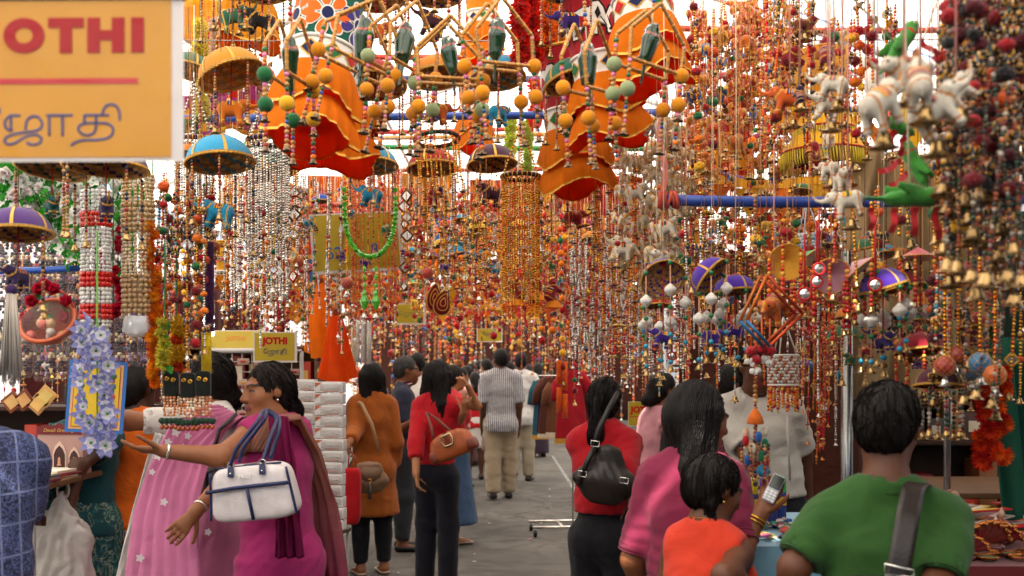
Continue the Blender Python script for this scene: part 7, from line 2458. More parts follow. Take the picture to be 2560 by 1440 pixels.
# pleated cones and mirrors at the right
def cone(x, y, w, Y, col, label, tilt, h=.55, under='cream'):
 r = w * Y / F / 2
 t = thing('cone_mobile', label, 'mobile', P(x, y, Y), None, 'pleated cone umbrellas')
 n = 56
 a = np.arange(n) * 2 * math.pi / n
 wob = 1 + .03 * (np.arange(n) % 2)
 prof = [(.03, h), (.5, h * .5), (1, 0)]
 def conev(s, dz):
  v = np.concatenate([np.stack([p[0] * wob * np.cos(a), p[0] * wob * np.sin(a), np.full(n, p[1] + dz)], 1) for p in prof]) * s
  q = [(i * n + j, (i + 1) * n + j, (i + 1) * n + (j + 1) % n, i * n + (j + 1) % n) for i in range(2) for j in range(n)]
  return v, np.array(q)
 c_ = MB().add(conev(r, 0), 'satin', col, smooth=False).build('cone', t, None, (-rad(tilt[0]), rad(tilt[1]), 0))
 MB().add(conev(r * .98, -.01), 'cloth', under, smooth=False).build('lining', c_)
 MB().add(ring(r * 1.01, r * .03, 44, 5), 'braid', 'gold').build('trim', c_)
 MB().add(tube([(0, 0, h * r), (0, 0, h * r + .25)], .0012, 4), 'cloth', 'tan').build('cord', t)
 E = Euler((-rad(tilt[0]), rad(tilt[1]), 0)).to_matrix()
 for k in range(6):
  an = k * math.pi / 3
  q = E @ Vector((r * math.cos(an), r * math.sin(an), 0))
  s_ = part(t, 'bead_string', strand_mesh('red', .14, .007, k % 3), q)
  bell(s_, (0, 0, -.16), .016, 'brass')
 return t
cone(1968, 655, 92, 3.1, 'yellow', 'orange yellow pleated cone showing its open underside', (70, 12), under='#e0a53a')
cone(2022, 650, 90, 3.3, '#1f9a5a', 'green pleated cone beside the yellow one', (20, -35))
cone(2078, 690, 92, 3.0, '#d9a0b4', 'pale pink pleated cone turned to show its lining', (62, 20), under='#c890a0')
cone(2150, 675, 100, 3.0, '#e6a9b8', 'pale pink pleated cone hanging sideways', (15, -38))
cone(2295, 645, 92, 3.1, '#c0394a', 'rose red pleated lampshade cone by the blue cord', (4, 2), .6)
cone(1480, 572, 46, 6.5, 'red', 'small red cone under the crimson umbrella', (2, 2), .4)
cone(1350, 662, 34, 7.0, 'green', 'small green cone beside the silver curtain', (2, 2), .5)
cone(1548, 815, 46, 5.0, '#d9b040', 'small yellow cone among the silver bell strings', (2, 2), .4)
def mirror(x, y, w, Y, label):
 r = w * Y / F / 2
 t = thing('round_mirror', label, 'mirror', P(x, y, Y), (0, 0, R.uniform(-.4, .4)), 'round mirrors with red rims')
 MB().add(ring(r * .85, r * .17, 28, 8), 'felt', 'red', TR((0, 0, 0), (math.pi / 2, 0, 0))).build('rim', t)
 MB().add(lathe([(.01, .1), (.8, .1), (.84, 0), (.8, -.1), (.01, -.1)], 24), 'metal', (.8, .8, .78), TR((0, 0, 0), (math.pi / 2, 0, 0), r)).build('glass', t)
 MB().add(tube([(0, 0, r), (0, 0, r + .16)], .003, 4), 'cloth', 'red').build('cord', t)
mirror(2048, 672, 34, 2.9, 'round red rimmed mirror upper one before the pink cone')
mirror(2042, 704, 32, 2.92, 'round red rimmed mirror lower one before the pink cone')
mirror(2188, 712, 36, 2.85, 'round red rimmed mirror before the purple umbrella')
mirror(2012, 735, 36, 3.0, 'round red rimmed mirror below the yellow cone')
mirror(1680, 890, 24, 3.6, 'small red rimmed mirror below the purple umbrellas')
# silk balls with gold net
def silk_ball(x, y, w, Y, col, label, hang=.5):
 r = w * Y / F / 2
 t = thing('silk_ball', label, 'ornament', P(x, y, Y), (0, 0, R.uniform(0, 6)), 'silk balls wound with gold thread')
 MB().add(ball(r, 20, 15), 'satin', col).build('ball', t)
 mb = MB()
 for k in range(10):
  for s in (-1, 1):
   u = np.linspace(.15, math.pi - .15, 16)
   an = k * 2 * math.pi / 10 + s * u * .9
   mb.add(tube(np.stack([1.01 * r * np.sin(u) * np.cos(an), 1.01 * r * np.sin(u) * np.sin(an), 1.01 * r * np.cos(u)], 1), r * .022, 3), 'braid', 'gold')
 mb.build('gold_thread', t)
 mb = MB()
 strand(mb, 'gold', hang, r, .006)
 mb.build('bead_string', t)
 bell(t, (0, 0, -r - r * .9), r * .7, 'silver')
for a in ((742, 655, 34, 5.0, '#c0452a', 'red silk ball with gold net beside the yellow sign'), (868, 708, 31, 5.1, '#b02a3c', 'crimson silk ball below the green bead loop'), (1069, 682, 29, 5.4, '#c2323c', 'red silk ball over the crowd near the paisley ornament'),
          (2362, 915, 52, 2.7, '#a01828', 'red silk ball among the brass bells'), (2395, 888, 48, 2.8, '#8a1a24', 'darker red silk ball behind its neighbour'), (2450, 908, 56, 2.7, '#2a78a8', 'turquoise silk ball with gold net'), (2428, 930, 46, 2.85, '#2a6a98', 'blue silk ball partly behind the turquoise one'), (2488, 938, 54, 2.6, '#c4531c', 'orange silk ball beside the turquoise ball'), (1890, 1165, 28, 3.4, '#b5401c', 'small orange silk ball low before the white shirt')):
 silk_ball(*a)
# stuffed green birds
def stuffed_bird(x, y, w, Y, rot, label):
 L = w * Y / F
 s = SDF()
 s.cap((-.25, 0, 0), (.28, 0, .02), (.10, .10), (.15, .13), side=(0, 1, 0), k=.06)
 s.ell((.42, 0, .05), (.15, .10, .11), k=.06)
 s.cap((.54, 0, .05), (.63, 0, .03), .03, .01, k=.03, col='#d98a2a')
 s.cap((-.25, 0, 0), (-.62, 0, .02), (.10, .035), (.06, .02), side=(0, 1, 0), k=.05)
 for y_ in (-1, 1):
  s.cap((.1, y_ * .08, .06), (-.25, y_ * .2, .16), (.12, .03), (.06, .02), side=(0, 0, 1), k=.04)
 v, q = s.nets(.03)
 cols = s.colours(v, '#3f8a34')[q[:, 0]]
 c = v[q].mean(1)
 cols[np.abs(c[:, 0] - .30) < .028] = C('red')
 cols[(np.abs(c[:, 0] - .47) < .02) & (np.abs(c[:, 2] - .09) < .02)] = C('white')
 t = thing('stuffed_bird', label, 'ornament', P(x, y, Y), rot, 'stuffed green birds')
 MB().add((v * L, q), 'felt', cols=cols).build('body', t)
 for k in range(4):
  MB().add(sheet(lambda u, w_: ((-.6 + .3 * k) * L + .004 * np.sin(u * 4 + k) + .014 * (w_ - .5), -.02 + .006 * np.sin(u * 7), -.02 - u * (.28 + .05 * k) * L), 10, 3), 'satin', 'red').build('ribbon', t)
 MB().add(tube([(0, 0, .1 * L), (0, 0, .6)], .0025, 4), 'cloth', 'cream').build('cord', t)
stuffed_bird(2275, 497, 190, 2.0, (0, -.03, .1), 'big green stuffed bird with red ribbons under the white elephants')
stuffed_bird(2250, 120, 150, 2.1, (0, -.9, .3), 'green stuffed bird hanging tail down at the upper right')
stuffed_bird(2290, 420, 140, 2.3, (0, -1.1, 2.6), 'green stuffed bird behind the big one')
stuffed_bird(2230, 310, 120, 2.3, (0, .4, .3), 'green stuffed bird behind the white elephants')
LM('the big green stuffed bird', 2275, 495)
# near white rope elephants, upper right
def hanging_elephant(x, y, w, Y, col, rot, label, cord=.5, up=True, band='#b5702f', grp='white rope elephants', seed=0):
 L = w * Y / F / 1.4
 t = thing('hanging_elephant', label, 'ornament', P(x, y, Y), None, grp)
 rt = (0, rad(rot[1]), rad(rot[0]))
 part(t, 'body', elephant_mesh(col, band, up, False), None, rt, L)
 part(t, 'saddle_blanket', saddle_mesh(seed), None, rt, L)
 bell(t, (.1 * L, 0, -.85 * L), .026, 'brass')
 MB().add(tube([(0, 0, .25 * L), (0, 0, cord)], .002, 5), 'cloth', '#c88a80').build('cord', t)
we = '#cfc5b4'
for a in ((2195, 255, 190, 1.6, (35, -25), 'white rope elephant lowest of the upper right cluster'), (2300, 205, 170, 1.62, (75, -40), 'white rope elephant head up in the upper right cluster'), (2330, 275, 190, 1.65, (-15, -30), 'white rope elephant facing the dark curtain'), (2260, 170, 150, 1.7, (200, 15), 'white rope elephant at the back of the cluster'), (2390, 230, 120, 1.75, (0, -50), 'white rope elephant trunk beside the dark pompom strings'),
          (2085, 210, 110, 2.4, (150, -10), 'white rope elephant behind the near cluster'), (2070, 265, 105, 2.5, (190, -15), 'white rope elephant under its like by the yellow fringe'), (2105, 445, 100, 2.5, (-90, 0), 'white rope elephant over the end of the blue pipe'), (2120, 500, 120, 2.4, (160, 10), 'white rope elephant covering the blue pipe'), (2075, 420, 80, 2.6, (120, 0), 'small white rope elephant near the yellow fringe')):
 hanging_elephant(a[0], a[1], a[2], a[3], we, a[4], a[5], seed=R.randint(0, 9))
for a in ((1975, 245, 120, 3.2, '#c8561a', (160, -5), 'bright orange stuffed elephant at the upper right'), (2000, 240, 60, 3.0, '#33204a', (100, -70), 'dark purple stuffed elephant standing on its tail'), (2065, 130, 90, 2.9, '#8e1a30', (80, -70), 'crimson stuffed elephant pointing its trunk up'), (1935, 760, 130, 3.1, '#d2621a', (-130, 30), 'orange stuffed horse shaped toy under the yellow cone'), (2005, 60, 70, 3.2, '#7a3a1c', (20, 0), 'brown stuffed elephant at the upper right edge')):
 hanging_elephant(a[0], a[1], a[2], a[3], a[4], a[5], a[6], band='gold', grp='coloured stuffed elephants')
LM('the white rope elephants', 2250, 220)
# big brass bells at the right
for i, (x, y, s) in enumerate(((2370, 660, 52), (2430, 690, 50), (2465, 700, 62), (2395, 668, 54), (2520, 690, 50), (2440, 735, 52), (2500, 640, 46), (2535, 750, 50), (2555, 700, 50), (2535, 620, 44), (2360, 620, 40), (2480, 660, 50), (2410, 1000, 34), (2480, 1010, 36), (2440, 985, 34), (2490, 1040, 34))):
 Yv = R.uniform(1.75, 2.0) if y < 800 else 2.3
 t = thing('brass_bell', 'brass bell hanging %s' % ('in the bunch beside the dark pompom curtain' if y < 800 else 'low in the bunch before the orange garland'), 'bell', P(x, y, Yv), (R.uniform(-.15, .15), R.uniform(-.15, .15), 0), 'big brass bells')
 r = s * Yv / F / 1.6
 part(t, 'cup', bell_mesh('#a98a5c'), (0, 0, -r * .5), None, r)
 mb = MB()
 strand(mb, 'dark', .35, r * .7, .0045)
 mb.build('bead_string', t)
LM('the brass bells', 2450, 690)
# yellow fringed hanging
t = thing('fringed_hanging', 'yellow cloth hanging with two rows of yellow fringe and red trim', 'hanging', P(2060, 392, 4.3))
for z_, r_, nm in ((.10, .13, 'upper_tier'), (0, .18, 'lower_tier')):
 tier = MB().add(sheet(lambda u, v: (r_ * (.75 + .25 * v) * np.cos(u * 6.283), r_ * (.75 + .25 * v) * np.sin(u * 6.283), z_ + .08 - .07 * v), 40, 5), 'cloth', 'yellow').build(nm, t)
 mb = MB()
 for k in range(90):
  a = k * 2 * math.pi / 90
  mb.add(tube([(r_ * math.cos(a), r_ * math.sin(a), z_ + .012), (r_ * 1.02 * math.cos(a + .02), r_ * 1.02 * math.sin(a + .02), z_ - .03), (r_ * math.cos(a + .04), r_ * math.sin(a + .04), z_ - .055)], .0035, 4), 'cloth', jit('#e8c83a', .12))
 mb.build('fringe', tier)
 MB().add(ring(r_ * 1.0, .005, 40, 6), 'cloth', 'red', TR((0, 0, z_ + .014))).build('trim', tier)
MB().add(sheet(lambda u, v: (.1 * np.cos(u * 6.283), .1 * np.sin(u * 6.283), .16 + v * .3), 40, 5), 'cloth', '#e0982a').build('drum', t)
LM('the yellow fringed hanging', 2060, 380)
# hanging lamps
def bulb(x, y, Y, label):
 t = thing('hanging_bulb', label, 'lamp', P(x, y, Y), None, 'hanging light bulbs')
 m_ = MATS.get('lit')
 if m_ is None:
  m_, nt_, b_ = node_mat('lit')
  b_.inputs['Emission Color'].default_value = (1, .97, .92, 1)
  b_.inputs['Emission Strength'].default_value = 6
  at_ = None
 mb = MB()
 for k in range(3):
  u = np.linspace(0, 1, 14)
  a = k * 2.09 + u * 5
  mb.add(tube(np.stack([.022 * np.cos(a), .022 * np.sin(a), -u * .1], 1), .007, 6), 'lit', 'white')
 mb.build('glass', t)
 MB().add(lathe([(.012, .1), (.03, .085), (.032, .02), (.026, 0), (.01, 0)], 14), 'plastic', 'white').add(tube([(0, 0, .1), (0, 0, .8)], .005, 5), 'plastic', 'white').build('holder', t)
bulb(2185, 240, 3.4, 'white spiral bulb behind the white rope elephants')
bulb(2170, 205, 3.8, 'white spiral bulb higher up near the blue patchwork drum')
bulb(522, 790, 5.2, 'white spiral bulb beside the dark purple garland')
bulb(1085, 735, 9.0, 'white lamp over the crowd near the far yellow signs')
# ---------------------------------------------------------------- strings of beads and charms, hung in rows
def spec(kind, rng, L):
 """what hangs on one string, from z = 0 down to -L"""
 o = []
 dk = ['#14224a', '#16382a', '#3a1420', '#1c1a1c', '#4a2412', '#23325c', '#5c1a1c']
 if kind == 'elephant_string':
  mix = rng.choice(['silver', 'gold', 'silver', 'mixed'])
  o.append(('strand', mix, 0, -L, .0055))
  z = -rng.uniform(.08, .2)
  while z > -L + .05:
   c = rng.random()
   if c < .55:
    o.append(('ele', z, rng.uniform(.032, .045), rng.choice(dk + ['#7a4a20']), rng.uniform(0, 6.3)))
    z -= .07
   elif c < .8:
    o.append(('pom', z, rng.uniform(.011, .017), rng.choice(['red', 'green', 'orange', 'dorange', 'dred'])))
    z -= .06
   else:
    o.append(('mirror', z, rng.uniform(.018, .026), rng.choice(['gold', 'copper', 'silver'])))
    z -= .08
   z -= rng.uniform(.0, .06)
  o.append(('bell', -L - .02, .018, rng.choice(['brass', 'silver'])))
 elif kind == 'pompom_string':
  o.append(('strand', rng.choice(['gold', 'mixed', 'red']), 0, -L, .006))
  z = -rng.uniform(.03, .1)
  while z > -L + .04:
   if rng.random() < .7:
    o.append(('pom', z, rng.uniform(.015, .022), rng.choice(['orange', 'red', 'dorange', 'dred', 'green', 'red', 'yellow'])))
    z -= .055
   else:
    o.append(('ele', z, rng.uniform(.035, .045), rng.choice(dk), rng.uniform(0, 6.3)))
    z -= .075
   z -= rng.uniform(0, .05)
  o.append(('bell', -L - .025, .02, 'brass'))
 elif kind == 'silver_string':
  o.append(('strand', 'silver', 0, -L, .006))
  z = -rng.uniform(.05, .12)
  while z > -L + .05:
   if rng.random() < .5:
    o.append(('tube', z, .05, .0075, rng.choice(['silver', 'white', 'silver', 'copper'])))
    z -= .07
   else:
    o.append(('disc', z, .017, rng.choice(['dred', 'copper', 'brown', 'red'])))
    z -= .03
   z -= rng.uniform(0, .05)
  o.append(('bell', -L - .015, .012, 'silver'))
 elif kind == 'gold_string':
  o.append(('strand', 'gold', 0, -L, .007))
  z = -rng.uniform(.06, .14)
  while z > -L + .05:
   o.append(('disc', z, .02, rng.choice(['dred', 'brown', 'dbrown', 'copper'])))
   z -= rng.uniform(.1, .18)
  o.append(('bell', -L - .025, .018, 'copper'))
 elif kind in ('white_elephant_string', 'gold_elephant_string'):
  w = kind[0] == 'w'
  o.append(('strand', 'pinkish' if w else 'orange', 0, -L, .004))
  z = -rng.uniform(.05, .12)
  while z > -L + .06:
   o.append(('ele', z, rng.uniform(.062, .075) if w else rng.uniform(.06, .078), rng.choice(['#d8ccb8', '#e0d6c6', '#cdbfa6']) if w else rng.choice(['#d2521a', '#c03a18', '#d87a1e', '#2a5a9a', '#a81c24', '#c8641c']), rng.uniform(0, 6.3)))
   z -= rng.uniform(.11, .15)
   if rng.random() < .45:
    o.append(('pom', z + .02, .014, rng.choice(['orange', 'red', 'green'])))
    z -= .04
  o.append(('bell', -L - .03, .024, 'brass'))
 elif kind == 'curtain_string':
  o.append(('strand', 'dark', 0, -L, .0045))
  z = -rng.uniform(.0, .05)
  while z > -L + .03:
   if rng.random() < .5:
    o.append(('pom', z, rng.uniform(.012, .018), rng.choice(['dred', 'red', 'black', 'red', 'dorange', 'black', 'maroon'])))
    z -= .045
   else:
    o.append(('ele', z, rng.uniform(.03, .04), rng.choice(['#1c1f28', '#241a1c', '#3a2a24', '#20302a', '#4a3428']), rng.uniform(0, 6.3)))
    z -= .036
   z -= rng.uniform(0, .02)
  if rng.random() < .5:
   o.append(('bell', -L - .03, .024, '#8a7048'))
 elif kind == 'crystal_string':
  o.append(('strand', rng.choice(['orange', 'red', 'silver', 'orange']), 0, -L, .005))
  z = -rng.uniform(.02, .08)
  while z > -L + .03:
   c = rng.random()
   if c < .4:
    o.append(('tube', z, .04, .006, rng.choice(['dorange', 'red', 'copper', 'silver', 'dred'])))
   elif c < .7:
    o.append(('mirror', z, .015, rng.choice(['gold', 'copper', 'red'])))
   else:
    o.append(('disc', z, .012, rng.choice(['dred', 'copper', 'gold'])))
   z -= rng.uniform(.05, .1)
  o.append(('bell', -L - .012, .011, 'copper'))
 elif kind == 'bell_string':
  o.append(('strand', rng.choice(['gold', 'red', 'mixed']), 0, -L, .0055))
  z = -rng.uniform(.05, .12)
  while z > -L + .04:
   o.append(('bell', z, rng.uniform(.014, .02), rng.choice(['brass', 'gold', 'copper'])))
   z -= rng.uniform(.07, .12)
  o.append(('bell', -L - .03, .024, 'brass'))
 elif kind == 'mirror_string':
  o.append(('strand', rng.choice(['gold', 'red', 'pinkish']), 0, -L, .005))
  z = -rng.uniform(.05, .12)
  while z > -L + .04:
   o.append(('mirror', z, rng.uniform(.026, .036), rng.choice(['copper', 'red', 'gold', 'brown'])))
   z -= rng.uniform(.07, .11)
  o.append(('pom', -L, .014, 'red'))
 return o
WORDS = {'elephant_string': ('lacquered elephant bead string', 'bead string'), 'pompom_string': ('bright pompom bead string', 'bead string'),
         'silver_string': ('silver tube bead string', 'bead string'), 'gold_string': ('brown disc golden string', 'bead string'),
         'white_elephant_string': ('white gold elephant string', 'elephant string'), 'gold_elephant_string': ('orange gold elephant string', 'elephant string'),
         'curtain_string': ('dark pompom elephant string', 'bead string'), 'crystal_string': ('orange red crystal string', 'bead string'),
         'bell_string': ('little brass bell string', 'bell string'), 'mirror_string': ('framed mirror diamond string', 'mirror string')}
@cached
def mirror_mesh(col):
 mb = MB()
 fr = [(0, 1.0), (1.0, 0), (0, -1.0), (-1.0, 0)]
 for i in range(4):
  a, b_ = fr[i], fr[(i + 1) % 4]
  mb.add(tube([(a[0], 0, a[1]), (b_[0], 0, b_[1])], .16, 6), 'cloth' if col == 'red' else 'braid', col)
 mb.add((np.array([(0, -.05, .9), (.9, -.05, 0), (0, -.05, -.9), (-.9, -.05, 0), (0, .05, .9), (.9, .05, 0), (0, .05, -.9), (-.9, .05, 0)]), np.array([(0, 3, 2, 1), (4, 5, 6, 7)])), 'metal', (.75, .75, .72), smooth=False)
 return mb.mesh('mirror')
@cached
def disc_mesh(col):
 return MB().add(lathe([(.1, .5), (.6, .3), (1, 0), (.7, -.2), (.1, -.1)], 12), 'satin', col).mesh('disc')
@cached
def tube_mesh(col):
 return MB().add(lathe([(.4, 1), (1, .9), (.7, .5), (.7, -.5), (1, -.9), (.4, -1)], 8), 'metal', col).mesh('tube_bead')
@cached
def small_elephant(col, gold):
 v, q = elephant_geo(True, .07)
 c = v[q].mean(1)
 cols = np.tile(np.array(C(col)), (len(q), 1))
 g = (np.abs(np.sin(c[:, 0] * 11)) > .86) & (c[:, 2] > -.2)
 cols[g | ((c[:, 2] < -.36) & (c[:, 2] > -.43))] = C('gold')
 sad = (np.abs(c[:, 0]) < .13) & (c[:, 2] > .05)
 cols[sad] = C('#8a2420') if gold else C('#b5562a')
 return MB().add((v, q), 'glossy_enamel' if not gold else 'satin', cols=cols).mesh('elephant')
def hang_string(kind, pos, L, rng, top=None, scale=1.0, lit=None):
 t = thing(kind, None, WORDS[kind][1], pos, None, WORDS[kind][0].replace('string', 'strings'))
 if scale != 1:
  t.scale = (scale,) * 3
  L = L / scale
 LABELS_LATE.append((t, WORDS[kind][0], Vector(pos) - Vector((0, 0, L * scale * .5))))
 up_ = (top if top is not None else .4) / scale
 for k_, s in enumerate(spec(kind, rng, L)):
  if s[0] == 'strand':
   LL = round(L * 5) / 5 or .2
   key = ('st', s[1], LL, s[4], rng.randint(0, 1))
   if key not in CACHE:
    mb = MB()
    mb.add(tube([(0, 0, up_ if up_ > .05 else .05), (0, 0, 0)], .0009, 3), 'cloth', 'tan')
    strand(mb, s[1], 0, -LL, s[4], rng=rng)
    CACHE[key] = mb.mesh('bead_strand')
   part(t, 'bead_strand', CACHE[key], None, (0, 0, rng.uniform(0, 6)))
  elif s[0] == 'ele':
   part(t, 'elephant', small_elephant(s[3], kind in ('white_elephant_string', 'gold_elephant_string')), (rng.uniform(-.006, .006), 0, s[1]), (0, rng.uniform(-.35, .15), s[4]), s[2])
  elif s[0] == 'pom':
   part(t, 'pompom', pom_mesh(s[3], rng.randint(0, 2)), (0, 0, s[1]), None, s[2])
  elif s[0] == 'bell':
   part(t, 'bell', bell_mesh(s[3]), (0, 0, s[1]), (rng.uniform(-.15, .15), rng.uniform(-.15, .15), 0), s[2])
  elif s[0] == 'mirror':
   part(t, 'mirror', mirror_mesh(s[3]), (0, 0, s[1]), (0, 0, rng.uniform(-.8, .8)), s[2])
  elif s[0] == 'disc':
   part(t, 'disc', disc_mesh(s[3]), (0, 0, s[1]), None, s[2])
  elif s[0] == 'tube':
   part(t, 'tube_bead', tube_mesh(s[4]), (0, 0, s[1]), None, (s[3], s[3], s[2] / 2))
 return t
EG_LO = elephant_geo(True, .16)
BELL_LO = lathe([(.1, 1), (.45, .8), (.6, .25), (1, 0), (.05, .1)], 5)
BALL_LO = ball(1, 5, 4)
def far_string(mb, kind, rng, L, fat=1.25):
 for s in spec(kind, rng, L):
  if s[0] == 'strand':
   strand(mb, s[1], 0, s[3], s[4] * fat, rng=rng, lo=True)
  elif s[0] == 'ele':
   M = TR((0, 0, s[1]), (0, 0, s[4]), s[2] * fat)
   mb.add(EG_LO, 'satin', s[3], M)
  elif s[0] == 'pom':
   mb.add(BALL_LO, 'felt', s[3], TR((0, 0, s[1]), (0, 0, 0), s[2] * fat))
  elif s[0] == 'bell':
   mb.add(BELL_LO, 'metal', s[3], TR((0, 0, s[1]), (0, 0, 0), s[2] * fat))
  elif s[0] == 'mirror':
   mb.add(octa(1), 'braid', s[3], TR((0, 0, s[1]), (0, 0, rng.uniform(0, 3)), (s[2] * fat, s[2] * .3, s[2] * fat)), smooth=False)
  elif s[0] == 'disc':
   mb.add(BALL_LO, 'satin', s[3], TR((0, 0, s[1]), (0, 0, 0), (s[2] * fat, s[2] * fat, s[2] * .4)))
  elif s[0] == 'tube':
   mb.add(BALL_LO, 'metal', s[4], TR((0, 0, s[1]), (0, 0, 0), (s[3] * 1.2, s[3] * 1.2, s[2] / 2)))
SEED = random.Random(77)
def row(x0, x1, n, Ya, Yb, ytop, ybot, kinds, scale=1.0):
 """strings spread over x0..x1 in the photograph, at depths Ya..Yb, bead tops and ends between the given rows of it"""
 ks, ws = zip(*kinds)
 for i in range(n):
  x = x0 + (x1 - x0) * (i + SEED.uniform(.1, .9)) / n
  x += ((x0 + (x1 - x0) * (int(i / 3.3) + .5) / (n / 3.3)) - x) * .55
  Y = SEED.uniform(Ya, Yb)
  yt = SEED.uniform(*ytop) if hasattr(ytop, '__len__') else ytop
  yb = SEED.uniform(*ybot)
  p = P(x, yt, Y)
  L = max(.1, p.z - P(x, yb, Y).z)
  t = hang_string(SEED.choices(ks, ws)[0], p, L, SEED, max(.1, 3.15 - p.z), scale)
  t.rotation_euler = (rad(SEED.gauss(0, 1.6)), rad(SEED.gauss(0, 2.2)), 0)
E_, PM, SI, GO, WE, GE, CU, CR, BE, MI = 'elephant_string', 'pompom_string', 'silver_string', 'gold_string', 'white_elephant_string', 'gold_elephant_string', 'curtain_string', 'crystal_string', 'bell_string', 'mirror_string'
row(392, 535, 15, 3.75, 4.1, (430, 500), (740, 930), [(PM, 3), (E_, 2)])
row(470, 560, 8, 4.2, 4.6, (420, 480), (600, 760), [(E_, 3), (SI, 1)])
row(560, 760, 24, 4.4, 5.2, (420, 470), (580, 780), [(E_, 4), (SI, 2), (MI, 1)])
row(640, 880, 24, 5.4, 6.3, (420, 470), (640, 880), [(E_, 3), (PM, 1), (SI, 2)])
row(1000, 1180, 24, 5.0, 6.2, (430, 480), (600, 780), [(E_, 3), (GO, 1), (MI, 1), (BE, 1)])
row(1180, 1380, 26, 5.0, 6.4, (430, 520), (600, 760), [(E_, 3), (GO, 2), (BE, 1)])
row(1475, 1600, 14, 4.9, 5.5, (430, 500), (640, 900), [(GO, 3), (SI, 1)])
row(1540, 1720, 18, 4.4, 5.2, (300, 420), (640, 780), [(WE, 4), (BE, .3)])
row(1420, 1560, 26, 5.0, 6.0, (540, 640), (850, 965), [(SI, 1)])
row(1560, 1760, 26, 4.8, 5.8, (640, 760), (850, 965), [(SI, 3), (CR, 1), (BE, 1)])
row(1690, 2040, 26, 3.55, 3.85, (525, 560), (600, 720), [(E_, 2), (BE, 2), (WE, .3), (PM, 1)])
row(1660, 1780, 14, 4.8, 5.5, (300, 380), (480, 640), [(E_, 2), (PM, 2), (CU, 1)])
row(1720, 1980, 34, 3.7, 4.8, (-40, 60), (250, 480), [(GE, 4), (PM, 1), (E_, 1)])
row(1900, 2050, 14, 3.2, 3.8, (-40, 0), (180, 420), [(CR, 2), (CU, 1), (PM, 1)])
row(1740, 2000, 16, 4.4, 5.4, (300, 400), (500, 640), [(GE, 3), (BE, 1), (E_, 1)])
row(2365, 2580, 46, 1.8, 2.2, (-60, 0), (430, 610), [(CU, 1)], 1.0)
row(2340, 2560, 22, 2.2, 2.6, (-60, 200), (520, 700), [(CU, 3), (PM, .5)])
row(1985, 2105, 24, 4.2, 5.0, (650, 760), (980, 1150), [(CR, 4), (SI, 1)])
row(1700, 1900, 18, 4.2, 5.0, (720, 800), (860, 990), [(CR, 2), (BE, 2), (SI, 1)])
row(2060, 2380, 13, 2.6, 3.5, (380, 520), (560, 900), [(BE, 2), (E_, 1), (PM, 1), (CU, 1)])
row(2060, 2260, 14, 3.0, 4.0, (-20, 60), (200, 420), [(PM, 2), (WE, 1), (E_, 1)])
row(2300, 2560, 12, 2.6, 3.2, (640, 760), (820, 1000), [(CU, 2), (E_, 2), (BE, 2)])
row(480, 700, 14, 5.6, 6.6, (-40, 60), (160, 400), [(PM, 2), (E_, 1)])
row(860, 1020, 10, 6.2, 7.2, (400, 440), (600, 900), [(CR, 2), (PM, 1), (BE, 1)])
row(690, 900, 18, 6.6, 7.6, (500, 600), (720, 960), [(PM, 2), (CU, 2), (CR, 1)])
# further down the aisle: one mesh for each string
MIDS = {}
def mid_string(kind, x, Y, yt, yb, rng):
 L = max(.15, round(((yb - yt) * Y / F) * 5) / 5)
 key = (kind, L, rng.randint(0, 3))
 if key not in MIDS:
  mb = MB()
  mb.add(tube([(0, 0, .5), (0, 0, 0)], .0015, 3), 'cloth', 'cream')
  far_string(mb, kind, random.Random(str(key)), L)
  MIDS[key] = mb.mesh(kind)
 o = part(None, kind, MIDS[key], P(x, yt, Y), (rad(rng.gauss(0, 2)), rad(rng.gauss(0, 2)), rng.uniform(0, 6)), rng.uniform(.8, 1.3))
 tag(o, None, WORDS[kind][1], 'small ' + WORDS[kind][0].replace('string', 'strings') + ' down the aisle')
 LABELS_LATE.append((o, 'small ' + WORDS[kind][0], Vector(o.location) - Vector((0, 0, L / 2))))
def midrow(x0, x1, n, Ya, Yb, ytop, ybot, kinds):
 ks, ws = zip(*kinds)
 for i in range(n):
  mid_string(SEED.choices(ks, ws)[0], x0 + (x1 - x0) * (i + SEED.random()) / n, SEED.uniform(Ya, Yb), SEED.uniform(*ytop), SEED.uniform(*ybot), SEED)
midrow(860, 1420, 70, 7.0, 9.0, (470, 600), (660, 800), [(E_, 2), (PM, 2), (MI, 2), (GO, 1), (CR, 2)])
midrow(900, 1450, 80, 9.0, 11.5, (560, 700), (740, 850), [(PM, 3), (CR, 3), (MI, 2), (BE, 1), (GE, 1)])
midrow(1380, 1560, 40, 6.5, 8.5, (480, 700), (760, 930), [(SI, 2), (CR, 2), (PM, 2)])
midrow(560, 900, 50, 7.5, 9.5, (480, 640), (720, 900), [(PM, 2), (CR, 2), (CU, 1), (GO, 1)])
midrow(1560, 2100, 90, 5.6, 7.5, (380, 760), (600, 960), [(PM, 2), (CR, 3), (SI, 2), (GE, 1), (GO, 2)])
midrow(1660, 2150, 50, 5.6, 7.5, (60, 260), (300, 520), [(GE, 3), (PM, 2), (CR, 2), (E_, 2)])
midrow(2060, 2420, 26, 4.4, 5.6, (240, 560), (520, 800), [(PM, 2), (CR, 2), (E_, 2), (BE, 2)])
midrow(440, 720, 40, 5.8, 7.5, (400, 480), (560, 820), [(E_, 2), (SI, 3), (PM, 1)])
midrow(0, 240, 20, 5.3, 6.4, (440, 560), (700, 960), [(CU, 2), (CR, 2), (PM, 1)])
midrow(860, 1440, 70, 7.5, 11, (400, 540), (560, 720), [(PM, 3), (CR, 4), (GE, 2), (MI, 1)])
midrow(560, 900, 30, 6.5, 8.5, (430, 560), (620, 800), [(PM, 3), (CR, 3), (GE, 1)])
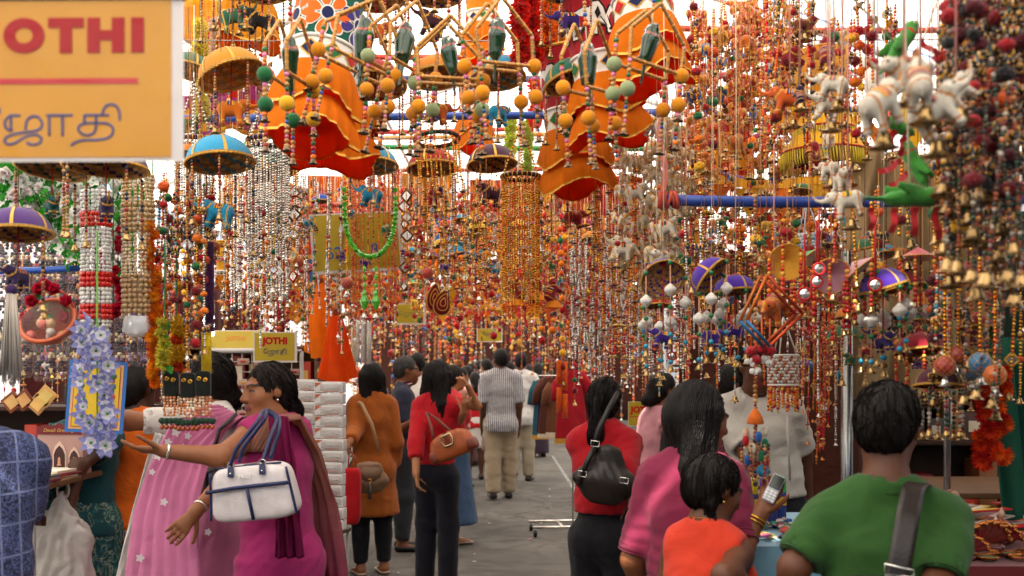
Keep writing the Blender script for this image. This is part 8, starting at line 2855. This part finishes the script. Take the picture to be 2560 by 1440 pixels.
# and beyond that one mass
mass = MB()
FK = [(PM, 3), (CR, 4), (MI, 2), (GE, 2), (E_, 2), (BE, 1), (GO, 2), (CU, 1)]
TPL = []
for i in range(26):
 mb = MB()
 k = SEED.choices([a for a, _ in FK], [b for _, b in FK])[0]
 far_string(mb, k, SEED, SEED.choice([.5, .7, .9, 1.1]), 1.7)
 TPL.append(mb)
for i in range(680):
 Y = 10.5 + 17 * SEED.random() ** 1.3
 X = SEED.uniform(-3.6, 4.0)
 side = abs(X - .1) > 1.3
 ztop = SEED.uniform(2.5, 3.3) if not side or SEED.random() < .55 else SEED.uniform(1.3, 2.4)
 if Y > 19:
  ztop = SEED.uniform(1.1, 3.6)
 mass.merge(TPL[SEED.randrange(26)], TR((X, Y, ztop), (0, 0, SEED.uniform(0, 6))))
TPN = []
for i in range(22):
 mb = MB()
 far_string(mb, SEED.choices([a for a, _ in FK], [b for _, b in FK])[0], SEED, SEED.choice([.5, .7, .9, 1.1]), 1.2)
 TPN.append(mb)
sides = MB()
for i in range(300):
 s_ = -1 if i % 2 else 1
 Y = SEED.uniform(5.2, 12)
 X = SEED.uniform(-3.9, -2.1) if s_ < 0 else SEED.uniform(1.9, 4.2)
 sides.merge(TPN[SEED.randrange(22)], TR((X, Y, SEED.uniform(1.5, 3.4)), (0, 0, SEED.uniform(0, 6))))
tag(sides.build('stall_wall_ornaments'), 'dense mass of small ornaments hung deep inside the stalls', 'ornaments', kind='stuff')
o = mass.build('far_hanging_ornaments')
tag(o, 'mass of small red and gold ornaments hanging far down the aisle', 'ornaments', kind='stuff')
# ---------------------------------------------------------------- smaller umbrellas, stuffed animals and bunting filling the space between
CW = [('#a01622', 'red'), ('#1f7f9e', 'turquoise'), ('#2c6a4a', 'green'), ('#d98020', 'orange'), ('#4a2480', 'purple'), ('#c8a020', 'yellow'), ('#8a1a3a', 'crimson'), ('#2a4a9a', 'blue')]
rg = random.Random(5)
def scatter_umbrellas(spots):
 for x, y, w, Y in spots:
  c, wd = rg.choice(CW)
  e, ed = rg.choice(CW)
  p = P(x, y, Y)
  t = U(x, y, w, Y, c, None, e, (rg.uniform(0, 8), rg.uniform(-8, 8)), 5, .15, ele_rot=rg.uniform(0, 360), ele_drop=.15, grp='small felt umbrellas deeper in the market')
  LABELS_LATE.append((t, 'small %s umbrella with %s elephant' % (wd, ed), p))
scatter_umbrellas([(rg.uniform(880, 1420), rg.uniform(540, 720), rg.uniform(34, 54), rg.uniform(7, 10)) for _ in range(22)] + [(rg.uniform(1680, 2150), rg.uniform(230, 480), rg.uniform(48, 62), rg.uniform(5, 7)) for _ in range(12)] +
                  [(rg.uniform(560, 880), rg.uniform(480, 740), rg.uniform(38, 54), rg.uniform(6.5, 8.5)) for _ in range(10)] + [(x, y, 56, 6.2) for x, y in ((1900, 355), (1770, 370), (2060, 470), (1480, 600), (1830, 230))] + [(rg.uniform(2050, 2400), rg.uniform(560, 900), rg.uniform(60, 84), rg.uniform(3.6, 4.8)) for _ in range(9)])
def scatter_elephants(n, xr, yr, wr, Yr, cols, grp):
 for i in range(n):
  c, wd = rg.choice(cols)
  x, y, Y = rg.uniform(*xr), rg.uniform(*yr), rg.uniform(*Yr)
  p = P(x, y, Y)
  t = thing('hanging_elephant', None, 'ornament', p, None, grp)
  rt = (0, rad(rg.uniform(-25, 15)), rg.uniform(0, 6.3))
  L = rg.uniform(*wr) * Y / F / 1.4
  part(t, 'body', elephant_mesh(c, 'gold', rg.random() < .6, False), None, rt, L)
  part(t, 'saddle_blanket', saddle_mesh(rg.randint(0, 9)), None, rt, L)
  key = 'ecord'
  if key not in CACHE:
   CACHE[key] = MB().add(tube([(0, 0, 0), (0, 0, .5)], .0012, 4), 'cloth', 'tan').mesh('cord')
  part(t, 'cord', CACHE[key], (0, 0, .2 * L))
  part(t, 'bell', bell_mesh('brass'), (.1 * L, 0, -.75 * L), None, .016)
  LABELS_LATE.append((t, wd + ' stuffed elephant', p))
WH = [('#dcd2c0', 'white'), ('#d2c4a8', 'cream'), ('#e2dccf', 'ivory')]
scatter_elephants(26, (1545, 1720), (300, 720), (66, 92), (4.3, 5.0), WH, 'white stuffed elephants under the blue pipe end')
scatter_elephants(22, (1720, 2050), (60, 420), (60, 86), (3.6, 4.8), [('#c2601c', 'orange'), ('#b8421c', 'rust'), ('#c88a2a', 'golden'), ('#8a1a24', 'red'), ('#2a4a78', 'blue')], 'orange stuffed elephants at the upper right')
scatter_elephants(16, (1700, 2060), (540, 690), (40, 56), (3.5, 3.9), [('#2c5a38', 'green'), ('#5a3a1c', 'brown'), ('#b88a3a', 'golden'), ('#7a1c20', 'dark red')], 'small stuffed elephants under the blue pipe')
scatter_elephants(26, (640, 1400), (460, 700), (30, 44), (5.0, 7.0), CW + [('#20242c', 'black')], 'small stuffed elephants over the aisle')
scatter_elephants(14, (2060, 2340), (560, 880), (50, 74), (2.9, 3.8), [('#2c1a5c', 'purple'), ('#7a1420', 'maroon'), ('#1c1a20', 'black'), ('#b8561c', 'orange')], 'stuffed elephants at the right stall')
scatter_elephants(8, (400, 560), (470, 640), (50, 60), (3.9, 4.5), [('#1c2a4a', 'navy'), ('#14382a', 'dark green'), ('#b8601c', 'orange')], 'stuffed elephants over the marigolds')
# zigzag bunting and valances across the aisle
def bunting(x0, x1, y, Y, cols, label, drop=.16):
 a, b_ = P(x0, y, Y), P(x1, y, Y)
 t = thing('bunting', label, 'bunting', a, None, 'cloth bunting across the aisle')
 W = b_.x - a.x
 n = max(4, int(W / .16))
 MB().add(sheet(lambda u, v: (u * W, .01 * np.sin(u * 40), -.05 * v - .04 * np.sin(u * math.pi)), 50, 3), 'cloth', cols[0]).build('valance', t)
 for k in range(n):
  u = (k + .5) / n
  z = -.05 - .04 * math.sin(u * math.pi)
  w_ = W / n * .48
  MB().add((np.array([(-w_, 0, 0), (w_, 0, 0), (0, .012, -drop), (-w_, .006, 0), (w_, .006, 0), (0, .018, -drop)]), [np.array([(0, 2, 1), (3, 4, 5)]), np.array([(0, 3, 5, 2), (1, 2, 5, 4)])]), 'cloth', cols[1 + k % (len(cols) - 1)], smooth=False).build('flag', t, (u * W, 0, z), (rg.uniform(-.2, .2), 0, rg.uniform(-.2, .2)))
bunting(900, 1450, 690, 10.0, ['#a8201c', '#d86a14', '#b81c1c', '#d8a020'], 'red and orange zigzag bunting over the far crowd')
bunting(1000, 1420, 770, 14.0, ['#b8401c', '#a01c1c', '#d8901c'], 'faded red bunting farther down the aisle')
bunting(700, 1000, 640, 8.6, ['#2a4a80', '#a83024', '#3a5a8a'], 'blue and red zigzag cloth behind the orange drapes')
bunting(1000, 1500, 600, 12.0, ['#c8581c', '#b8281c', '#d8a01c', '#c8481c'], 'orange bunting high down the aisle')
bunting(1250, 1600, 740, 9.0, ['#a01c1c', '#c8501c', '#8a1c2a'], 'dark red bunting beside the silver bead curtain')
bunting(1750, 2080, 430, 5.4, ['#e0a020', '#d86a14', '#c8901c'], 'golden bunting behind the orange elephants')
bunting(1980, 2420, 250, 4.8, ['#e0b020', '#d87a14', '#d8a01c'], 'yellow cloth bunting behind the white rope elephants')
for k, (x, y0, y1, w, Y, c, wd) in enumerate(((1330, 560, 700, 120, 9.5, '#d8641a', 'orange'), (1150, 640, 760, 100, 11.0, '#c8421a', 'red orange'), (1420, 480, 640, 120, 8.5, '#c0481c', 'rust'), (1800, 300, 460, 150, 6.4, '#d8961a', 'golden'), (2000, 120, 330, 170, 6.0, '#e0a51c', 'yellow'), (1960, 480, 640, 150, 6.2, '#c85a34', 'salmon'), (1690, 560, 700, 120, 6.6, '#c06a3c', 'tan orange'), (600, 200, 330, 150, 6.4, '#a03a78', 'magenta'), (500, 240, 340, 130, 6.2, '#b04a88', 'pink'), (760, 560, 700, 110, 9.2, '#b83a2c', 'brick red'), (540, 0, 110, 160, 6.2, '#e0a01c', 'amber'), (980, 700, 800, 100, 12.0, '#c85a2c', 'coral'))):
 W, Hh = w * Y / F, (y1 - y0) * Y / F
 ph = rg.uniform(0, 6)
 v, f = sheet(lambda u, s_: ((u - .5) * W, .02 * np.sin(u * 22 + ph) * s_, -Hh * s_ - .02 * np.sin(u * 9 + ph) * s_), 40, 12)
 cols = sheet_cols(lambda u, s_: 'gold' if s_ > .9 or abs(s_ - .6) < .05 else (jit(c, .05) if (int(u * 6) + int(s_ * 5)) % 3 else jit('#b8281c' if k % 2 else '#e0b040', .1)), 40, 12)
 o = MB().add((v, f), 'thin_cloth', cols=cols).build('cloth_banner', None, P(x, y0, Y), (0, 0, rg.uniform(-.3, .3)))
 o.modifiers.new('thickness', 'SOLIDIFY').thickness = .003
 tag(o, '%s embroidered cloth banner with gold bands hung behind the strings' % wd, 'banner', 'embroidered banners')
for k, y_ in enumerate((3.7, 4.3, 4.9, 5.5, 6.2, 7.0, 8.0, 9.2)):
 tag(MB().add(tube([(-3.6, y_, 3.17), (-1.2, y_, 3.15), (1.2, y_, 3.15), (3.8, y_, 3.17)], .003, 5), 'metal', 'grey').build('overhead_wire'), 'thin steel wire stretched across overhead, %s one counted from the viewer' % ['first', 'second', 'third', 'fourth', 'fifth', 'sixth', 'seventh', 'eighth'][k], 'wire')
# unseen awning added to darken the right stall; back panel and shelves of the right stall; dark panel behind the left stall
t = thing('added_shade_awning', 'unseen dark green awning added to keep light off the near stall by the bells', 'light blocker', (2.3, 2.2, 2.95))
v, f = sheet(lambda u, w: ((u - .5) * 2.0, (w - .5) * 3.6, .05 * np.sin(u * 9) * np.sin(w * 7) + .12 * (1 - u)), 24, 24)
o = MB().add((v, f), 'cloth', '#123a30').build('sheet', t)
o.modifiers.new('thickness', 'SOLIDIFY').thickness = .004
for yy in (-1.75, 1.75):
 MB().add(tube([(-1, yy, .1), (1, yy, -.02)], .018, 7), 'pipe', 'grey').build('rail', t)
def shelf(label, x, y, w, d, h_, levels, rz, col='#3a2216'):
 t = thing('shelf_unit', label, 'shelf', (x, y, 0), rz)
 for s_ in (-1, 1):
  MB().add(box(.03, d, h_, .003), 'wooden', col, TR((s_ * w / 2, 0, h_ / 2))).build('side_panel', t)
 MB().add(box(w, .012, h_, .002), 'wooden', jit(col, .2), TR((0, d / 2, h_ / 2))).build('back_panel', t)
 for k in range(levels + 1):
  MB().add(box(w - .03, d - .01, .022, .002), 'wooden', col, TR((0, 0, .08 + (h_ - .1) * k / levels))).build('shelf_board', t)
 for k in range(levels):
  z = .08 + (h_ - .1) * k / levels + .012
  x_ = -w / 2 + .06
  i = 0
  while x_ < w / 2 - .08:
   ww, hh = rg.uniform(.06, .14), rg.uniform(.05, .9 * (h_ - .1) / levels - .03)
   b_ = thing('shelf_box', 'small cardboard box on the %s' % label, 'box', Vector((x, y, 0)) + Vector(rotz(rz) @ V3(x_ + ww / 2, -.02 + rg.uniform(-.02, .02), z + hh / 2)), rz + rg.uniform(-.1, .1), 'boxes on the ' + label)
   MB().add(box(ww * .94, d * .55, hh, .003), 'paper', jit(rg.choice(['#6a2a1c', '#8a5a30', '#7a1c1c', '#a87a40', '#4a2a20', '#b8321c', '#3a3a30']), .2)).build('carton', b_)
   MB().add(box(ww * .5, .001, hh * .4), 'paper', jit(rg.choice(['#c8a050', '#d8c8b0', '#a83a20']), .1), TR((0, -d * .275 - .001, 0)), smooth=False).build('label', b_)
   x_ += ww + rg.uniform(.0, .03)
   i += 1
shelf('dark shelf behind the green shirted man', 2.5, 5.1, 1.3, .35, 1.55, 4, 0)
shelf('dark shelf at the lower right edge', 3.65, 4.9, 1.1, .35, 1.6, 4, 0)
shelf('dark shelf behind the left table', -2.55, 5.3, 1.4, .35, 1.35, 4, 0)
shelf('brown shelf behind the wire rack', -1.95, 7.3, 1.1, .35, 1.7, 5, 0, '#6a4a34')
for lb, x, y, w, rz, c in (('maroon backcloth of the farther left stall', -3.2, 9.0, 3.0, 1.2, '#4a1818'), ('brown backcloth behind the vendor', 2.6, 6.6, 3.0, -.35, '#4a2416'), ('dark backcloth of the farther right stall', 3.2, 10.5, 4.0, -1.2, '#4a1c14'), ('unseen dark backcloth added behind the viewer to block light', 0, -4.4, 8.0, 0, '#3a2018'), ('unseen brown backcloth added near the viewer, sign side, to block light', -3.0, -1.0, 6.0, 1.57, '#3a2018'), ('unseen brown backcloth added near the viewer, bells side, to block light', 3.6, -1.0, 6.0, 1.57, '#2e2018'), ('red backcloth at the far end of the aisle', 0, 27, 8.0, 0, '#3e1c14'), ('dark green backcloth at the near right stall', 3.4, 5.0, 2.0, -.2, '#12281f')):  # cloths behind and beside the viewer are added, unseen, to block light
 v, f = sheet(lambda u, s_: ((u - .5) * w, .035 * np.sin(u * w * 16) + .02 * np.sin(u * w * 7 + 1), .05 + s_ * 2.3), 90, 8)
 o = MB().add((v, f), 'cloth', c).build('backcloth', None, (x, y, 0), (0, 0, rz))
 o.modifiers.new('thickness', 'SOLIDIFY').thickness = .004
 tag(o, lb, 'cloth', 'stall backcloths')
 if y > 20:
  o.scale.z = 1.6
# deep cloth panels that close the view between the strings
FB = [('#b8421a', 'rust'), ('#a8281c', 'brick red'), ('#c8641c', 'orange'), ('#a83a2c', 'terracotta'), ('#b87a1c', 'ochre'), ('#8c2420', 'dark red')]
for i, (x, y0, y1, w, Y) in enumerate(((640, 440, 600, 150, 10), (740, 470, 640, 150, 11), (840, 440, 580, 140, 12), (960, 470, 640, 150, 13), (1060, 430, 580, 150, 12), (1150, 500, 660, 140, 15), (1250, 450, 620, 150, 13), (1340, 440, 560, 140, 14), (1440, 520, 680, 150, 12), (1020, 610, 740, 160, 17), (1180, 660, 770, 150, 19), (1330, 620, 760, 150, 17), (900, 620, 760, 150, 15), (1540, 440, 620, 140, 9), (1620, 520, 700, 140, 8.5), (1480, 640, 800, 130, 10.5), (760, 660, 800, 130, 11))):
 c, wd = FB[i % 6]
 W, Hh = w * Y / F, (y1 - y0) * Y / F
 ph = rg.uniform(0, 6)
 v, f = sheet(lambda u, s_: ((u - .5) * W, .04 * np.sin(u * 20 + ph) * s_, -Hh * s_ - .05 * np.sin(u * 3.1416 * 4) ** 2 * s_), 40, 12)
 cols = sheet_cols(lambda u, s_: 'gold' if s_ > .92 else (jit(c, .12) if (int(u * 9) + int(s_ * 7)) % 3 else jit(rg.choice(['#d88a2a', '#8c1c1c', '#d8b060', '#c8501c']), .2)), 40, 12)
 o = MB().add((v, f), 'thin_cloth', cols=cols).build('cloth_banner', None, P(x, y0, Y), (0, 0, rg.uniform(-.3, .3)))
 o.modifiers.new('thickness', 'SOLIDIFY').thickness = .004
 tag(o, None, 'banner', 'deep cloth banners')
 LABELS_LATE.append((o, 'far %s patchwork banner' % wd, P(x, (y0 + y1) / 2, Y)))
scatter_umbrellas([(rg.uniform(600, 1500), rg.uniform(470, 640), rg.uniform(40, 60), rg.uniform(6, 8)) for _ in range(14)])
scatter_elephants(20, (880, 1460), (520, 740), (34, 46), (5.5, 7.5), CW, 'small stuffed elephants over the middle aisle')
# ---------------------------------------------------------------- labels of the strings, by what hangs nearest
LANDMARKS += [('the big yellow sign', 230, 200), ('the white flower vines', 170, 500), ('the tilted yellow sign', 800, 610), ('the striped shirt man', 1250, 880), ('the blue pipe', 1860, 497), ('the silver bead curtain', 1500, 800),
              ('the woman with the phone', 1740, 1000), ('the green shirted man', 2220, 980), ('the dark pompom curtain', 2480, 300), ('the small red lettered sign', 685, 860), ('the orange cloth drapes', 830, 830), ('the red toy elephants', 1340, 740),
              ('the beige cloth', 2200, 800), ('the white shirted vendor', 1930, 980), ('the gold elephant strings', 1830, 200), ('the far crowd', 1150, 900), ('the small upper red umbrella', 1880, 50), ('the woman in the red jacket', 1500, 950),
              ('the marigold garland', 390, 800), ('the crystal garlands', 300, 650), ('the two women in pink', 600, 900), ('the orange cone', 1968, 655), ('the far yellow sign', 1225, 835), ('the brown hoop', 1302, 470), ('the paisley ornament', 1095, 760)]
for o, pre, mid in LABELS_LATE:
 x, y = HX + mid.x * F / mid.y, HY - (mid.z - CZ) * F / mid.y
 ph, lx, ly = min(LANDMARKS, key=lambda l: (l[1] - x) ** 2 + (l[2] - y) ** 2)
 dx, dy = x - lx, y - ly
 if abs(dx) < 40 and abs(dy) < 70:
  rel = 'close to'
 elif abs(dy) > abs(dx):
  rel = 'above' if dy < 0 else 'below'
 else:
  rel = 'left of' if dx < 0 else 'right of'
 o['label'] = '%s %s %s' % (pre, rel, ph)
ORD = 'first second third fourth fifth sixth seventh eighth ninth tenth eleventh twelfth thirteenth fourteenth fifteenth sixteenth seventeenth eighteenth nineteenth'.split()
ORD += ['twentieth'] + ['twenty-' + w for w in ORD[:9]] + ['thirtieth'] + ['thirty-' + w for w in ORD[:9]] + ['fortieth'] + ['forty-' + w for w in ORD[:9]] + ['fiftieth'] + ['fifty-' + w for w in ORD[:9]]
same = {}
for o in list(COL.objects):
 if o.parent is None and o.get('label') and o.get('group'):
  same.setdefault(o['label'], []).append(o)
for lb, os_ in same.items():
 if len(os_) > 1 and len(os_) <= len(ORD):
  os_.sort(key=lambda o: o.location.x / max(.1, o.location.y))
  for k, o in enumerate(os_):
   w = (lb + ', %s from left' % ORD[k]).split()
   while len(w) > 16 and 'the' in w:
    w.remove('the')
   o['label'] = ' '.join(w)
